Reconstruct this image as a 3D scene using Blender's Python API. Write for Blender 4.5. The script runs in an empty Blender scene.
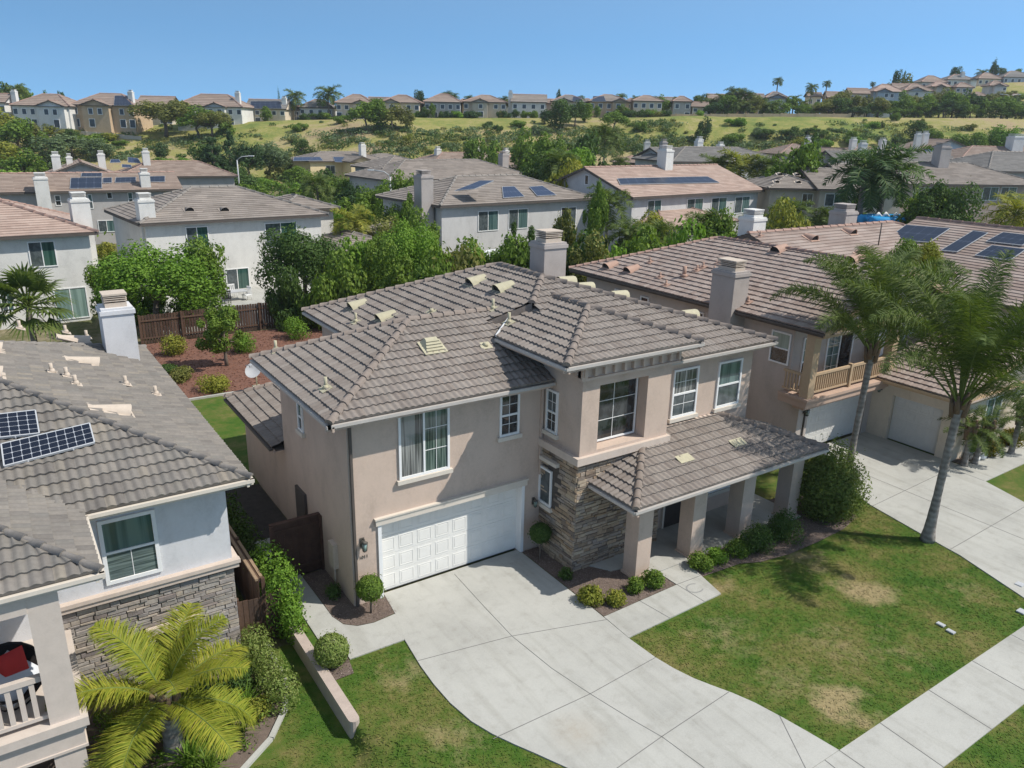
import bpy, math, random
from mathutils import Vector, Matrix
SC = bpy.context.scene
COL = SC.collection
R = math.radians
V3 = Vector

# ------------------------------------------------------------------ camera
CAM_H = 13.3
FPX = 775.0
YAW, PITCH, ROLL = R(34.1), R(18.3), R(1.3)
_f = V3((math.sin(YAW)*math.cos(PITCH), math.cos(YAW)*math.cos(PITCH), -math.sin(PITCH)))
_r = V3((math.cos(YAW), -math.sin(YAW), 0)); _u = _r.cross(_f)
CR = _r*math.cos(ROLL)+_u*math.sin(ROLL); CU = _u*math.cos(ROLL)-_r*math.sin(ROLL); CF = _f
cam = bpy.data.cameras.new('camera'); cam.sensor_width = 36; cam.lens = FPX/1024*36; cam.clip_end = 4000; cam.clip_start = .1
camo = bpy.data.objects.new('camera', cam); COL.objects.link(camo)
camo.matrix_world = Matrix(((CR.x, CU.x, -CF.x, 0), (CR.y, CU.y, -CF.y, 0), (CR.z, CU.z, -CF.z, CAM_H), (0, 0, 0, 1)))
SC.camera = camo
# ------------------------------------------------------------------ light
SUN_AZ, SUN_EL = R(-39.5), R(50.5)
S = V3((math.cos(SUN_AZ)*math.cos(SUN_EL), math.sin(SUN_AZ)*math.cos(SUN_EL), math.sin(SUN_EL)))
W = bpy.data.worlds.new('World'); SC.world = W; W.use_nodes = True
sky = W.node_tree.nodes.new('ShaderNodeTexSky'); sky.sky_type = 'NISHITA'; sky.sun_disc = False
sky.sun_elevation = SUN_EL; sky.sun_rotation = math.atan2(S.x, S.y); sky.altitude = 100; sky.air_density = 1.0; sky.dust_density = .2; sky.ozone_density = 1.0
bg = W.node_tree.nodes['Background']; bg.inputs[1].default_value = .15
_tc = W.node_tree.nodes.new('ShaderNodeTexCoord'); _mp = W.node_tree.nodes.new('ShaderNodeMapping'); _mp.inputs['Scale'].default_value = (1, 1, 2); _mp.inputs['Location'].default_value = (0, 0, .34)
W.node_tree.links.new(_tc.outputs['Generated'], _mp.inputs[0]); W.node_tree.links.new(_mp.outputs[0], sky.inputs[0])
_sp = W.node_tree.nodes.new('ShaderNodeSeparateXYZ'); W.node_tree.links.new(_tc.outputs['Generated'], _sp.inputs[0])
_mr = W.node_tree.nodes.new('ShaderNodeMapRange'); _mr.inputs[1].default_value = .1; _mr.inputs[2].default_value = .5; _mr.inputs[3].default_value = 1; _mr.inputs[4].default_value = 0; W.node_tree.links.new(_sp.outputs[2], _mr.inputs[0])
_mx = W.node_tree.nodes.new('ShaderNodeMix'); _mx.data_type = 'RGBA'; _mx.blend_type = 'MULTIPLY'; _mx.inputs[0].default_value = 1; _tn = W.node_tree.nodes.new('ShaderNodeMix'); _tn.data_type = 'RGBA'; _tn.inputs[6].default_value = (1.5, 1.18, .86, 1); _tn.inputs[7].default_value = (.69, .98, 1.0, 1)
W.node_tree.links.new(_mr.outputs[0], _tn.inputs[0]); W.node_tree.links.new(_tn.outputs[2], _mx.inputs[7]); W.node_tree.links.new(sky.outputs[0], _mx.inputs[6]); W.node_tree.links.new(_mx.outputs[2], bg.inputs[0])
sl = bpy.data.lights.new('sun', 'SUN'); sl.energy = 3.1; sl.angle = R(.5); sl.color = (1, .95, .87)
so = bpy.data.objects.new('sun', sl); COL.objects.link(so); so.rotation_euler = S.to_track_quat('Z', 'Y').to_euler(); so.location = (40, -30, 60)
SC.view_settings.view_transform = 'Standard'; SC.view_settings.look = 'None'; SC.view_settings.exposure = 0.68; SC.view_settings.gamma = 1
SC.cycles.max_bounces = 6; SC.cycles.transparent_max_bounces = 4
SC.cycles.use_denoising = True

# ------------------------------------------------------------------ survey helpers: photo points to real ground / wall points
def ray(px, py): return (CF*FPX+CR*(px-512)-CU*(py-384)).normalized()
def G(px, py, z=0.):
    d = ray(px, py); t = (z-CAM_H)/d.z; return V3((d.x*t, d.y*t, z))
def VY(px, py, y):
    d = ray(px, py); t = y/d.y; return V3((d.x*t, y, CAM_H+d.z*t))
def VX(px, py, x):
    d = ray(px, py); t = x/d.x; return V3((x, d.y*t, CAM_H+d.z*t))
def PL(px, py, p0, n):
    d = ray(px, py); o = V3((0, 0, CAM_H)); t = (p0-o).dot(n)/d.dot(n); return o+d*t
FW = V3((math.sin(YAW), math.cos(YAW), 0)); LT = V3((math.cos(YAW), -math.sin(YAW), 0))
def AU(px, py, u):
    d = ray(px, py); t = u/d.dot(FW); return V3((0, 0, CAM_H))+d*t
def hor(px): return 116+.0232*px
def ss(a, b, x):
    t = min(1, max(0, (x-a)/(b-a))); return t*t*(3-2*t)
def lerp(a, b, t): return a+(b-a)*t
RIDGE = [(-500, 8), (0, 9.6), (130, 10.8), (250, 13.2), (400, 15.1), (600, 16.5), (760, 17.8), (860, 18.2), (1024, 18.6), (1500, 19)]
def ridge_z(px):
    for (a, za), (b, zb) in zip(RIDGE, RIDGE[1:]):
        if px <= b: return lerp(za, zb, max(0, (px-a)/(b-a)))
    return 19
def terrain(x, y):
    u = x*FW.x+y*FW.y; l = x*LT.x+y*LT.y
    px = 512+FPX*l/max(u, 1)*.97 if u > 60 else 512
    # near lots: the left neighbour's side is a step lower than the main lot
    a = lerp(.06, 2.6, ss(14.2, 10.5, y)) if y < 14.2 else .06
    z = -.42+.37*ss(5.3-a, 5.3+a, x)
    z += 1.3*ss(30, 52, x)*ss(40, 54, y)+.8*ss(70, 100, x)*ss(35, 50, y)
    if u > 150:
        h = ss(166, 224, u)*.75+.25*ss(170, 205, u)
        top = ridge_z(px)
        wob = .7*math.sin(l*.07+u*.05)+.5*math.sin(l*.17-u*.09+1)
        z = lerp(z, top, h)+wob*ss(170, 185, u)*(1-ss(212, 224, u))
        z += ss(244, 330, u)*ss(790, 960, px)*17
    return z
def ground_hit(px, py):
    d = ray(px, py); o = V3((0, 0, CAM_H)); t = 40
    if d.z > .03: return None
    while t < 420:
        p = o+d*t
        if p.z <= terrain(p.x, p.y): return V3((p.x, p.y, terrain(p.x, p.y)))
        t += 1.0
    return None

# ------------------------------------------------------------------ object helpers
ORG = {}
class MB:
    def __init__(s): s.v = []; s.f = []; s.m = []; s.uv = {}; s.s = []
    def face(s, idx, mi=0, sm=False): s.f.append(tuple(idx)); s.m.append(mi); s.s.append(sm)
    def poly(s, pts, mi=0, uv=None, sm=False):
        b = len(s.v); s.v += [V3(p) for p in pts]
        if uv: s.uv[len(s.f)] = uv
        s.face(range(b, b+len(pts)), mi, sm)
    def obox(s, o, a, b, c, mi=0):
        o, a, b, c = V3(o), V3(a), V3(b), V3(c)
        if a.cross(b).dot(c) < 0: a, b = b, a
        k = len(s.v); s.v += [o, o+a, o+a+b, o+b, o+c, o+a+c, o+a+b+c, o+b+c]
        for q in ((0, 3, 2, 1), (4, 5, 6, 7), (0, 1, 5, 4), (1, 2, 6, 5), (2, 3, 7, 6), (3, 0, 4, 7)): s.face([k+i for i in q], mi)
    def box(s, x0, y0, z0, x1, y1, z1, mi=0): s.obox((x0, y0, z0), (x1-x0, 0, 0), (0, y1-y0, 0), (0, 0, z1-z0), mi)
    def prism(s, pts, z0, z1, mi=0):
        n = len(pts); k = len(s.v)
        ar = sum(pts[i][0]*pts[(i+1) % n][1]-pts[(i+1) % n][0]*pts[i][1] for i in range(n))
        if ar < 0: pts = pts[::-1]
        s.v += [V3((p[0], p[1], z0)) for p in pts]+[V3((p[0], p[1], z1)) for p in pts]
        s.face([k+i for i in range(n)][::-1], mi); s.face([k+n+i for i in range(n)], mi)
        for i in range(n): j = (i+1) % n; s.face((k+i, k+j, k+n+j, k+n+i), mi)
    def tube(s, pts, rad, n=8, mi=0, cap=True, sm=True):
        pts = [V3(p) for p in pts]; k = len(s.v)
        for i, p in enumerate(pts):
            d = (pts[min(i+1, len(pts)-1)]-pts[max(i-1, 0)]).normalized()
            a = d.orthogonal().normalized() if abs(d.z) < .95 else V3((1, 0, 0)); a = (a-d*a.dot(d)).normalized(); b = d.cross(a)
            r = rad[i] if isinstance(rad, (list, tuple)) else rad
            for j in range(n): t = 2*math.pi*j/n; s.v.append(p+(a*math.cos(t)+b*math.sin(t))*r)
        for i in range(len(pts)-1):
            for j in range(n):
                q = (j+1) % n; s.face((k+i*n+j, k+i*n+q, k+(i+1)*n+q, k+(i+1)*n+j), mi, sm)
        if cap:
            s.face([k+j for j in range(n)][::-1], mi); e = k+(len(pts)-1)*n; s.face([e+j for j in range(n)], mi)
    def build(s, name, mats, parent=None, org=None):
        if org is None: org = ORG[parent.name] if parent else V3((0, 0, 0))
        org = V3(org)
        me = bpy.data.meshes.new(name)
        me.from_pydata([tuple(p-org) for p in s.v], [], s.f)
        for m in (mats if isinstance(mats, (list, tuple)) else [mats]): me.materials.append(m)
        me.polygons.foreach_set('material_index', s.m); me.polygons.foreach_set('use_smooth', s.s)
        if s.uv:
            ul = me.uv_layers.new(name='UVMap')
            for i, p in enumerate(me.polygons):
                if i in s.uv:
                    for li, c in zip(p.loop_indices, s.uv[i]): ul.data[li].uv = c
        o = bpy.data.objects.new(name, me); COL.objects.link(o)
        if parent: o.parent = parent
        else: o.location = org
        ORG[o.name] = org
        return o
LABELS = {}
def tag(o, label, cat, group=None):
    o['label'] = label; o['category'] = cat
    if group: o['group'] = group
    LABELS.setdefault(label, []).append(o.name)
    return o
def thing(name, label, cat, loc, group=None, rot=0, local=False):
    o = bpy.data.objects.new(name, None); COL.objects.link(o); o.location = loc; o.rotation_euler = (0, 0, rot); o.empty_display_size = .2
    ORG[o.name] = V3((0, 0, 0)) if local else V3(loc)
    return tag(o, label, cat, group)
def struct(o): o['kind'] = 'structure'; return o
def stuff(o): o['kind'] = 'stuff'; return o
def dup(root, loc, rot=0, sc=1.0, label=None, cat=None, group=None):
    r = root.copy(); COL.objects.link(r); r.location = loc; r.rotation_euler = (0, 0, rot); r.scale = (sc, sc, sc) if not isinstance(sc, tuple) else sc
    if label: tag(r, label, cat or root['category'], group)
    for ch in root.children:
        c = ch.copy(); COL.objects.link(c); c.parent = r
        for g in ch.children: d = g.copy(); COL.objects.link(d); d.parent = c
    return r

# ------------------------------------------------------------------ materials
MAT = {}
def _base(name, rough=.85, spec=.25):
    m = bpy.data.materials.new(name); m.use_nodes = True; nt = m.node_tree; b = nt.nodes['Principled BSDF']
    b.inputs['Roughness'].default_value = rough; b.inputs['Specular IOR Level'].default_value = spec
    MAT[name] = m; return m, nt, b
def N(nt, t, **kw):
    n = nt.nodes.new(t)
    for k, v in kw.items(): setattr(n, k, v)
    return n
def ramp(nt, fac, stops, interp='LINEAR'):
    n = N(nt, 'ShaderNodeValToRGB'); n.color_ramp.interpolation = interp
    e = n.color_ramp.elements
    while len(e) < len(stops): e.new(.5)
    for i, (p, c) in enumerate(stops): e[i].position = p; e[i].color = (*c, 1)
    nt.links.new(fac, n.inputs[0]); return n.outputs[0]
def noise(nt, scale, detail=4, rough=.6, vec=None):
    n = N(nt, 'ShaderNodeTexNoise'); n.inputs['Scale'].default_value = scale; n.inputs['Detail'].default_value = detail; n.inputs['Roughness'].default_value = rough
    if vec is not None: nt.links.new(vec, n.inputs['Vector'])
    return n.outputs[0]
def mixc(nt, fac, a, b, blend='MIX'):
    n = N(nt, 'ShaderNodeMix', data_type='RGBA', blend_type=blend)
    for i, x in ((0, fac), (6, a), (7, b)):
        if isinstance(x, (int, float)): n.inputs[i].default_value = x
        elif isinstance(x, tuple): n.inputs[i].default_value = (*x, 1)
        else: nt.links.new(x, n.inputs[i])
    return n.outputs[2]
def math_(nt, op, a, b=0., c=None):
    n = N(nt, 'ShaderNodeMath', operation=op)
    for i, x in enumerate((a, b, c)):
        if x is None: continue
        if isinstance(x, (int, float)): n.inputs[i].default_value = x
        else: nt.links.new(x, n.inputs[i])
    return n.outputs[0]
def bump(nt, b, h, strength=.3, dist=.02):
    n = N(nt, 'ShaderNodeBump'); n.inputs['Strength'].default_value = strength; n.inputs['Distance'].default_value = dist
    nt.links.new(h, n.inputs['Height']); nt.links.new(n.outputs[0], b.inputs['Normal'])
def pos(nt): return N(nt, 'ShaderNodeNewGeometry').outputs['Position']
def sc3(c, k): return tuple(min(1, x*k) for x in c)
def plain(name, col, rough=.8, var=.18, scale=2.5, bs=0, bstr=.3, spec=.25, bd=.01):
    m, nt, b = _base(name, rough, spec); p = pos(nt)
    n1 = noise(nt, scale, 5, .65, p); n2 = noise(nt, scale*9, 3, .6, p)
    f = math_(nt, 'ADD', math_(nt, 'MULTIPLY', n1, .65), math_(nt, 'MULTIPLY', n2, .35))
    nt.links.new(ramp(nt, f, [(.3, sc3(col, 1-var)), (.5, col), (.72, sc3(col, 1+var))]), b.inputs['Base Color'])
    if bs: bump(nt, b, noise(nt, bs, 3, .7, p), bstr, bd)
    return m
def stucco(name, col):
    m, nt, b = _base(name, .92, .15); p = pos(nt)
    mp = N(nt, 'ShaderNodeMapping'); mp.inputs['Scale'].default_value = (1, 1, .6); nt.links.new(p, mp.inputs[0])
    a = noise(nt, 1.1, 5, .7, mp.outputs[0]); c = noise(nt, 14, 4, .7, p)
    f = math_(nt, 'ADD', math_(nt, 'MULTIPLY', a, .7), math_(nt, 'MULTIPLY', c, .3))
    nt.links.new(ramp(nt, f, [(.3, sc3(col, .80)), (.5, col), (.72, sc3(col, 1.11))]), b.inputs['Base Color'])
    bump(nt, b, noise(nt, 45, 3, .75, p), .55, .012); return m
def tile(name, cols, dirt=.25):
    m, nt, b = _base(name, .88, .2)
    uv = N(nt, 'ShaderNodeUVMap').outputs[0]
    fl = N(nt, 'ShaderNodeVectorMath', operation='FLOOR'); nt.links.new(uv, fl.inputs[0])
    wn = N(nt, 'ShaderNodeTexWhiteNoise', noise_dimensions='3D'); nt.links.new(fl.outputs[0], wn.inputs['Vector'])
    c = ramp(nt, wn.outputs['Value'], [(i/(len(cols)-1), k) for i, k in enumerate(cols)])
    p = pos(nt); d = noise(nt, .7, 5, .7, p); d2 = noise(nt, 12, 3, .6, p)
    k = ramp(nt, math_(nt, 'ADD', math_(nt, 'MULTIPLY', d, .6), math_(nt, 'MULTIPLY', d2, .4)), [(.3, (1-dirt,)*3), (.65, (1.12, 1.12, 1.12))])
    nt.links.new(mixc(nt, 1.0, c, k, 'MULTIPLY'), b.inputs['Base Color'])
    bump(nt, b, noise(nt, 60, 2, .6, p), .25, .008); return m
def island(name, cols, rough=.9, trans=0, bs=0):
    m, nt, b = _base(name, rough, .2)
    g = N(nt, 'ShaderNodeNewGeometry'); oi = N(nt, 'ShaderNodeObjectInfo')
    f = math_(nt, 'ADD', math_(nt, 'MULTIPLY', g.outputs['Random Per Island'], .8), math_(nt, 'MULTIPLY', oi.outputs['Random'], .2))
    c = ramp(nt, f, [(i/(len(cols)-1), k) for i, k in enumerate(cols)])
    if bs:
        c = mixc(nt, .5, c, ramp(nt, noise(nt, bs, 4, .7, g.outputs['Position']), [(.3, (.55,)*3), (.7, (1.25,)*3)]), 'MULTIPLY')
        bump(nt, b, noise(nt, bs*1.5, 4, .7, g.outputs['Position']), .7, .02)
    nt.links.new(c, b.inputs['Base Color'])
    if trans:
        t = N(nt, 'ShaderNodeBsdfTranslucent'); nt.links.new(mixc(nt, 1.0, c, (1.5, 1.6, .7), 'MULTIPLY'), t.inputs[0])
        mx = N(nt, 'ShaderNodeMixShader'); mx.inputs[0].default_value = trans
        nt.links.new(b.outputs[0], mx.inputs[1]); nt.links.new(t.outputs[0], mx.inputs[2])
        nt.links.new(mx.outputs[0], nt.nodes['Material Output'].inputs[0])
    return m
def glass(name, dark, light, axis=None, scale=9):
    m, nt, b = _base(name, .06, .6)
    b.inputs['Coat Weight'].default_value = .4; b.inputs['Coat Roughness'].default_value = .02
    p = pos(nt); mp = N(nt, 'ShaderNodeMapping')
    mp.inputs['Scale'].default_value = (1, 1, .03) if axis == 'v' else (.05, .05, 1) if axis == 'h' else (.5, .5, .35)
    nt.links.new(p, mp.inputs[0])
    nt.links.new(ramp(nt, noise(nt, scale, 2, .5, mp.outputs[0]), [(.42, dark), (.6, light)]), b.inputs['Base Color'])
    return m
M = {}
M['stucco_taupe'] = stucco('taupe_stucco', (.545, .43, .352))
M['stucco_grey'] = stucco('pale_grey_stucco', (.60, .60, .61))
M['stucco_white'] = stucco('white_stucco', (.66, .645, .61))
M['stucco_mid'] = stucco('grey_stucco', (.42, .40, .385))
M['stucco_lav'] = stucco('light_grey_stucco', (.54, .53, .52))
M['stucco_beige'] = stucco('beige_stucco', (.50, .44, .36))
M['stucco_pink'] = stucco('pinkish_stucco', (.43, .335, .29))
M['stucco_rh'] = stucco('warm_grey_stucco', (.46, .405, .365))
M['stucco_yellow'] = stucco('yellow_stucco', (.68, .55, .34))
M['stucco_tan'] = stucco('tan_stucco', (.52, .39, .26))
M['stucco_cream'] = stucco('cream_stucco', (.62, .53, .42))
M['stucco_blue'] = stucco('blue_grey_stucco', (.42, .47, .54))
M['chimney_grey'] = stucco('chimney_stucco', (.40, .36, .335))
M['trim'] = plain('cream_trim', (.62, .56, .48), .7, .08)
M['white'] = plain('white_paint', (.78, .78, .77), .5, .05, 3)
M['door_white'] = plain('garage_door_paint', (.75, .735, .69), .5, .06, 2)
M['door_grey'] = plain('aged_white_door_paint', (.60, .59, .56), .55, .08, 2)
M['ledge'] = plain('ledge_cap', (.56, .47, .40), .8, .12, 4, 30)
M['gutter'] = plain('gutter_paint', (.46, .43, .40), .5, .1, 3)
M['gutter_dark'] = plain('dark_fascia', (.10, .085, .075), .6, .2, 3)
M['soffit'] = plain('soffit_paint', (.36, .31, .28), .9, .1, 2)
M['tan_wood'] = plain('tan_painted_wood', (.46, .335, .215), .7, .12, 5)
M['balcony_cream'] = plain('cream_balcony_paint', (.55, .48, .42), .7, .1, 4)
M['t_main'] = tile('taupe_roof_tile', [(.212, .18, .157), (.235, .203, .18), (.262, .23, .203), (.22, .19, .167)])
M['t_left'] = tile('grey_roof_tile', [(.165, .15, .135), (.195, .178, .16), (.225, .203, .178), (.18, .168, .152), (.25, .22, .182)])
M['t_right'] = tile('reddish_roof_tile', [(.27, .205, .175), (.31, .245, .212), (.35, .288, .252), (.29, .225, .195)])
M['t_mid'] = tile('grey_brown_roof_tile', [(.215, .185, .16), (.255, .222, .195), (.295, .255, .222)])
M['t_brown'] = tile('brown_roof_tile', [(.25, .19, .155), (.29, .225, .185), (.33, .26, .215)])
M['t_red'] = tile('pink_brown_roof_tile', [(.35, .255, .21), (.39, .29, .24), (.43, .33, .275)])
M['t_slate'] = tile('slate_roof_tile', [(.175, .165, .155), (.205, .195, .182), (.235, .222, .205)])
M['ridge_main'] = plain('ridge_tile_taupe', (.225, .188, .163), .85, .3, 6, 40)
M['ridge_left'] = plain('ridge_tile_grey', (.22, .20, .18), .85, .3, 6, 40)
M['ridge_right'] = plain('ridge_tile_red', (.30, .20, .165), .85, .3, 6, 40)
M['vent_cream'] = plain('cream_vent_paint', (.44, .405, .285), .75, .15, 8)
M['vent_tan'] = plain('tan_vent_paint', (.52, .44, .36), .75, .1, 8)
M['vent_red'] = plain('terracotta_vent_paint', (.40, .265, .205), .8, .15, 8)
M['black'] = plain('black_metal', (.02, .02, .02), .5, .2)
M['dark'] = plain('dark_opening', (.025, .024, .024), .8, .2)
M['steel'] = plain('galvanised_steel', (.45, .46, .47), .4, .1, 4, spec=.5)
M['conc'] = None
M['stone'] = island('ledgestone', [(.12, .098, .08), (.31, .235, .165), (.44, .34, .24), (.31, .27, .24), (.50, .41, .30), (.20, .165, .14), (.40, .28, .17)], .95, 0, 9)
M['stone_grey'] = island('grey_ledgestone', [(.20, .185, .175), (.33, .30, .265), (.42, .38, .34), (.29, .265, .255), (.46, .395, .32), (.24, .21, .20), (.38, .29, .22)], .95, 0, 9)
M['mortar'] = plain('dark_mortar', (.09, .078, .07), .95, .2, 8)
M['wood_fence'] = island('weathered_fence_wood', [(.04, .025, .018), (.08, .048, .034), (.13, .08, .055), (.06, .042, .034)], .9, 0, 4)
M['wood_gate'] = island('dark_gate_wood', [(.075, .042, .032), (.095, .055, .042), (.085, .05, .038)], .9, 0, 4)
M['wood_pale'] = plain('pale_rail_wood', (.28, .20, .13), .8, .2, 5)
M['g_teal'] = glass('teal_curtain_glass', (.05, .095, .095), (.12, .19, .18), 'v', 6)
M['g_pale'] = glass('pale_green_glass', (.16, .24, .21), (.26, .36, .32), 'v', 5)
M['g_blind'] = glass('vertical_blind_glass', (.05, .055, .055), (.26, .27, .255), 'v', 16)
M['g_tealblind'] = glass('teal_blind_glass', (.03, .055, .05), (.15, .20, .175), 'v', 16)
M['g_hblind'] = glass('slatted_blind_glass', (.06, .085, .085), (.17, .22, .21), 'h', 14)
M['g_screen'] = glass('screened_glass', (.06, .075, .08), (.10, .12, .125))
M['g_dark'] = glass('dark_glass', (.012, .015, .017), (.045, .052, .055))
M['g_green'] = glass('deep_green_glass', (.018, .06, .048), (.05, .11, .09), 'v', 7)
M['far_glass'] = plain('far_window_glass', (.07, .09, .11), .2, .3, 1)
def solar_mat(name, cell, line):
    m, nt, b = _base(name, .3, .35)
    uv = N(nt, 'ShaderNodeUVMap').outputs[0]; sp = N(nt, 'ShaderNodeSeparateXYZ'); nt.links.new(uv, sp.inputs[0])
    ds = [math_(nt, 'ABSOLUTE', math_(nt, 'SUBTRACT', math_(nt, 'FRACT', sp.outputs[i]), .5)) for i in (0, 1)]
    mx = math_(nt, 'MAXIMUM', ds[0], ds[1]); sm = math_(nt, 'ADD', ds[0], ds[1])
    f = math_(nt, 'MAXIMUM', math_(nt, 'GREATER_THAN', mx, .475), math_(nt, 'GREATER_THAN', sm, .84))
    nt.links.new(mixc(nt, f, cell, line), b.inputs['Base Color']); return m
M['solar_cell'] = solar_mat('mono_solar_cells', (.008, .012, .024), (.38, .40, .43))
M['solar_dark'] = solar_mat('dark_solar_cells', (.012, .02, .04), (.05, .065, .10))
M['solar_blue'] = solar_mat('blue_solar_cells', (.02, .035, .075), (.07, .09, .14))
# concrete
def concrete(name, col):
    m, nt, b = _base(name, .85, .25); p = pos(nt)
    a = noise(nt, .35, 6, .65, p); c = noise(nt, 2.3, 6, .7, p); d = noise(nt, 26, 3, .6, p)
    k = ramp(nt, a, [(.32, sc3(col, .86)), (.5, col), (.7, sc3(col, 1.08))])
    st = ramp(nt, c, [(.28, (.84, .83, .81)), (.48, (1, 1, 1)), (.8, (1.05, 1.05, 1.04))])
    k = mixc(nt, .85, k, st, 'MULTIPLY'); k = mixc(nt, .6, k, ramp(nt, d, [(.3, (.9,)*3), (.6, (1.04,)*3)]), 'MULTIPLY')
    mp = N(nt, 'ShaderNodeMapping'); mp.inputs['Scale'].default_value = (2.6, .22, 1); nt.links.new(p, mp.inputs[0]); k = mixc(nt, .8, k, ramp(nt, noise(nt, 1.0, 4, .6, mp.outputs[0]), [(.34, (.86, .855, .84)), (.5, (1, 1, 1))]), 'MULTIPLY')
    # rusty oil mark
    vm = N(nt, 'ShaderNodeVectorMath', operation='DISTANCE'); nt.links.new(p, vm.inputs[0]); vm.inputs[1].default_value = (9.55, 11.1, .0)
    mr = math_(nt, 'MULTIPLY', math_(nt, 'MAXIMUM', math_(nt, 'SUBTRACT', .8, vm.outputs['Value']), 0.), math_(nt, 'MULTIPLY', noise(nt, 5, 5, .7, p), .75))
    k = mixc(nt, mr, k, (.27, .20, .12))
    nt.links.new(k, b.inputs['Base Color']); bump(nt, b, d, .15, .004); return m
M['conc'] = concrete('broom_finished_concrete', (.41, .405, .372))
M['conc_wall'] = plain('garden_wall_concrete', (.43, .355, .305), .9, .15, 3, 25)
M['joint'] = plain('dark_control_joint', (.17, .168, .16), .95, .2)
M['stain'] = plain('damp_stain', (.27, .27, .26), .8, .2)
M['mulch'] = island('bark_chips', [(.09, .065, .055), (.19, .14, .12), (.32, .25, .22), (.15, .11, .095)])
M['mulch_red'] = island('red_bark_chips', [(.10, .04, .025), (.19, .085, .055), (.25, .13, .09), (.13, .06, .045)])
M['soil'] = plain('dark_garden_soil', (.15, .115, .095), .95, .35, 5, 30, .6)
M['soil_red'] = plain('red_bark_soil', (.17, .085, .06), .95, .4, 4, 30, .6)
M['soil_shaded'] = plain('shade_darkened_soil', (.06, .052, .045), .95, .35, 4, 25, .6)  # soil colour darkened to put the side yard's shade into it
M['bronze'] = plain('weathered_bronze', (.11, .10, .085), .55, .3, 12)
M['seal'] = plain('grey_rubber', (.16, .16, .155), .8, .1)
M['asphalt'] = plain('asphalt', (.05, .05, .05), .9, .2, 8)
def grass_mat(name, blades=False):
    m, nt, b = _base(name, .9, .15); p = pos(nt)
    a = noise(nt, .55, 5, .65, p); c = noise(nt, 3.2, 5, .7, p); d = noise(nt, 30, 3, .7, p)
    f = math_(nt, 'ADD', math_(nt, 'MULTIPLY', a, .55), math_(nt, 'ADD', math_(nt, 'MULTIPLY', c, .28), math_(nt, 'MULTIPLY', d, .17)))
    k = ramp(nt, f, [(.37, (.034, .088, .010)), (.455, (.060, .112, .016)), (.52, (.098, .122, .026)), (.60, (.165, .148, .052))])
    tot = None; wv = N(nt, 'ShaderNodeTexNoise'); wv.inputs['Scale'].default_value = 1.1; wv.inputs['Detail'].default_value = 5; nt.links.new(p, wv.inputs['Vector']); wm = N(nt, 'ShaderNodeVectorMath', operation='MULTIPLY_ADD'); nt.links.new(wv.outputs['Color'], wm.inputs[0]); wm.inputs[1].default_value = (2.2, 2.2, 0); wm.inputs[2].default_value = (-1.1, -1.1, 0); wa = N(nt, 'ShaderNodeVectorMath', operation='ADD'); nt.links.new(p, wa.inputs[0]); nt.links.new(wm.outputs[0], wa.inputs[1])
    for (x, y, r, w) in ((15.65, 8.45, 1.15, .95), (20.7, 11.0, 1.25, .85), (20.9, 13.15, 1.0, .75), (15.4, 11.8, 1.6, .42), (17.2, 13.2, .8, .6), (17.6, 9.6, 1.9, .36), (7.0, 14.9, .9, .45), (7.1, 12.6, 1.3, .42), (23.6, 9.3, 1.8, .3), (19, 8.8, 1.5, .32), (15.2, 9.8, 1.5, .35)):
        vm = N(nt, 'ShaderNodeVectorMath', operation='DISTANCE'); nt.links.new(wa.outputs[0], vm.inputs[0]); vm.inputs[1].default_value = (x, y, 0)
        q = math_(nt, 'MULTIPLY', math_(nt, 'MAXIMUM', math_(nt, 'SUBTRACT', 1., math_(nt, 'DIVIDE', vm.outputs['Value'], r)), 0.), w)
        tot = q if tot is None else math_(nt, 'MAXIMUM', tot, q)
    dn = noise(nt, 2.6, 6, .75, p)
    f2 = ramp(nt, math_(nt, 'ADD', math_(nt, 'MULTIPLY', tot, .9), math_(nt, 'SUBTRACT', dn, .5)), [(.14, (0,)*3), (.60, (.85,)*3)])
    k = mixc(nt, f2, k, (.32, .25, .135))
    if blades:
        g = N(nt, 'ShaderNodeNewGeometry')
        k = mixc(nt, 1.0, k, ramp(nt, g.outputs['Random Per Island'], [(0, (.75, .8, .75)), (1, (1.25, 1.22, 1.2))]), 'MULTIPLY')
    else: bump(nt, b, d, .35, .03)
    nt.links.new(k, b.inputs['Base Color']); return m
M['grass'] = grass_mat('lawn_grass'); M['blades'] = grass_mat('lawn_blades', True)
def hill_mat():
    m, nt, b = _base('dry_hill_grass', .95, .1); p = pos(nt)
    a = noise(nt, .028, 6, .65, p); c = noise(nt, .16, 5, .7, p); d = noise(nt, 1.3, 4, .7, p)
    f = math_(nt, 'ADD', math_(nt, 'MULTIPLY', a, .5), math_(nt, 'ADD', math_(nt, 'MULTIPLY', c, .32), math_(nt, 'MULTIPLY', d, .18)))
    k = ramp(nt, f, [(.36, (.09, .135, .035)), (.43, (.16, .195, .05)), (.49, (.255, .245, .075)), (.545, (.34, .285, .14)), (.60, (.32, .235, .15)), (.68, (.17, .19, .06))])
    # garden soil near the lots
    sx = N(nt, 'ShaderNodeVectorMath', operation='DOT_PRODUCT'); nt.links.new(p, sx.inputs[0]); sx.inputs[1].default_value = tuple(FW)
    w = N(nt, 'ShaderNodeMapRange'); w.inputs[1].default_value = 140; w.inputs[2].default_value = 172; nt.links.new(sx.outputs['Value'], w.inputs[0])
    s2 = ramp(nt, noise(nt, .35, 5, .7, p), [(.35, (.06, .085, .025)), (.5, (.13, .125, .06)), (.65, (.25, .21, .14))])
    nt.links.new(mixc(nt, w.outputs[0], s2, k), b.inputs['Base Color']); bump(nt, b, d, .7, .3); return m
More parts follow.
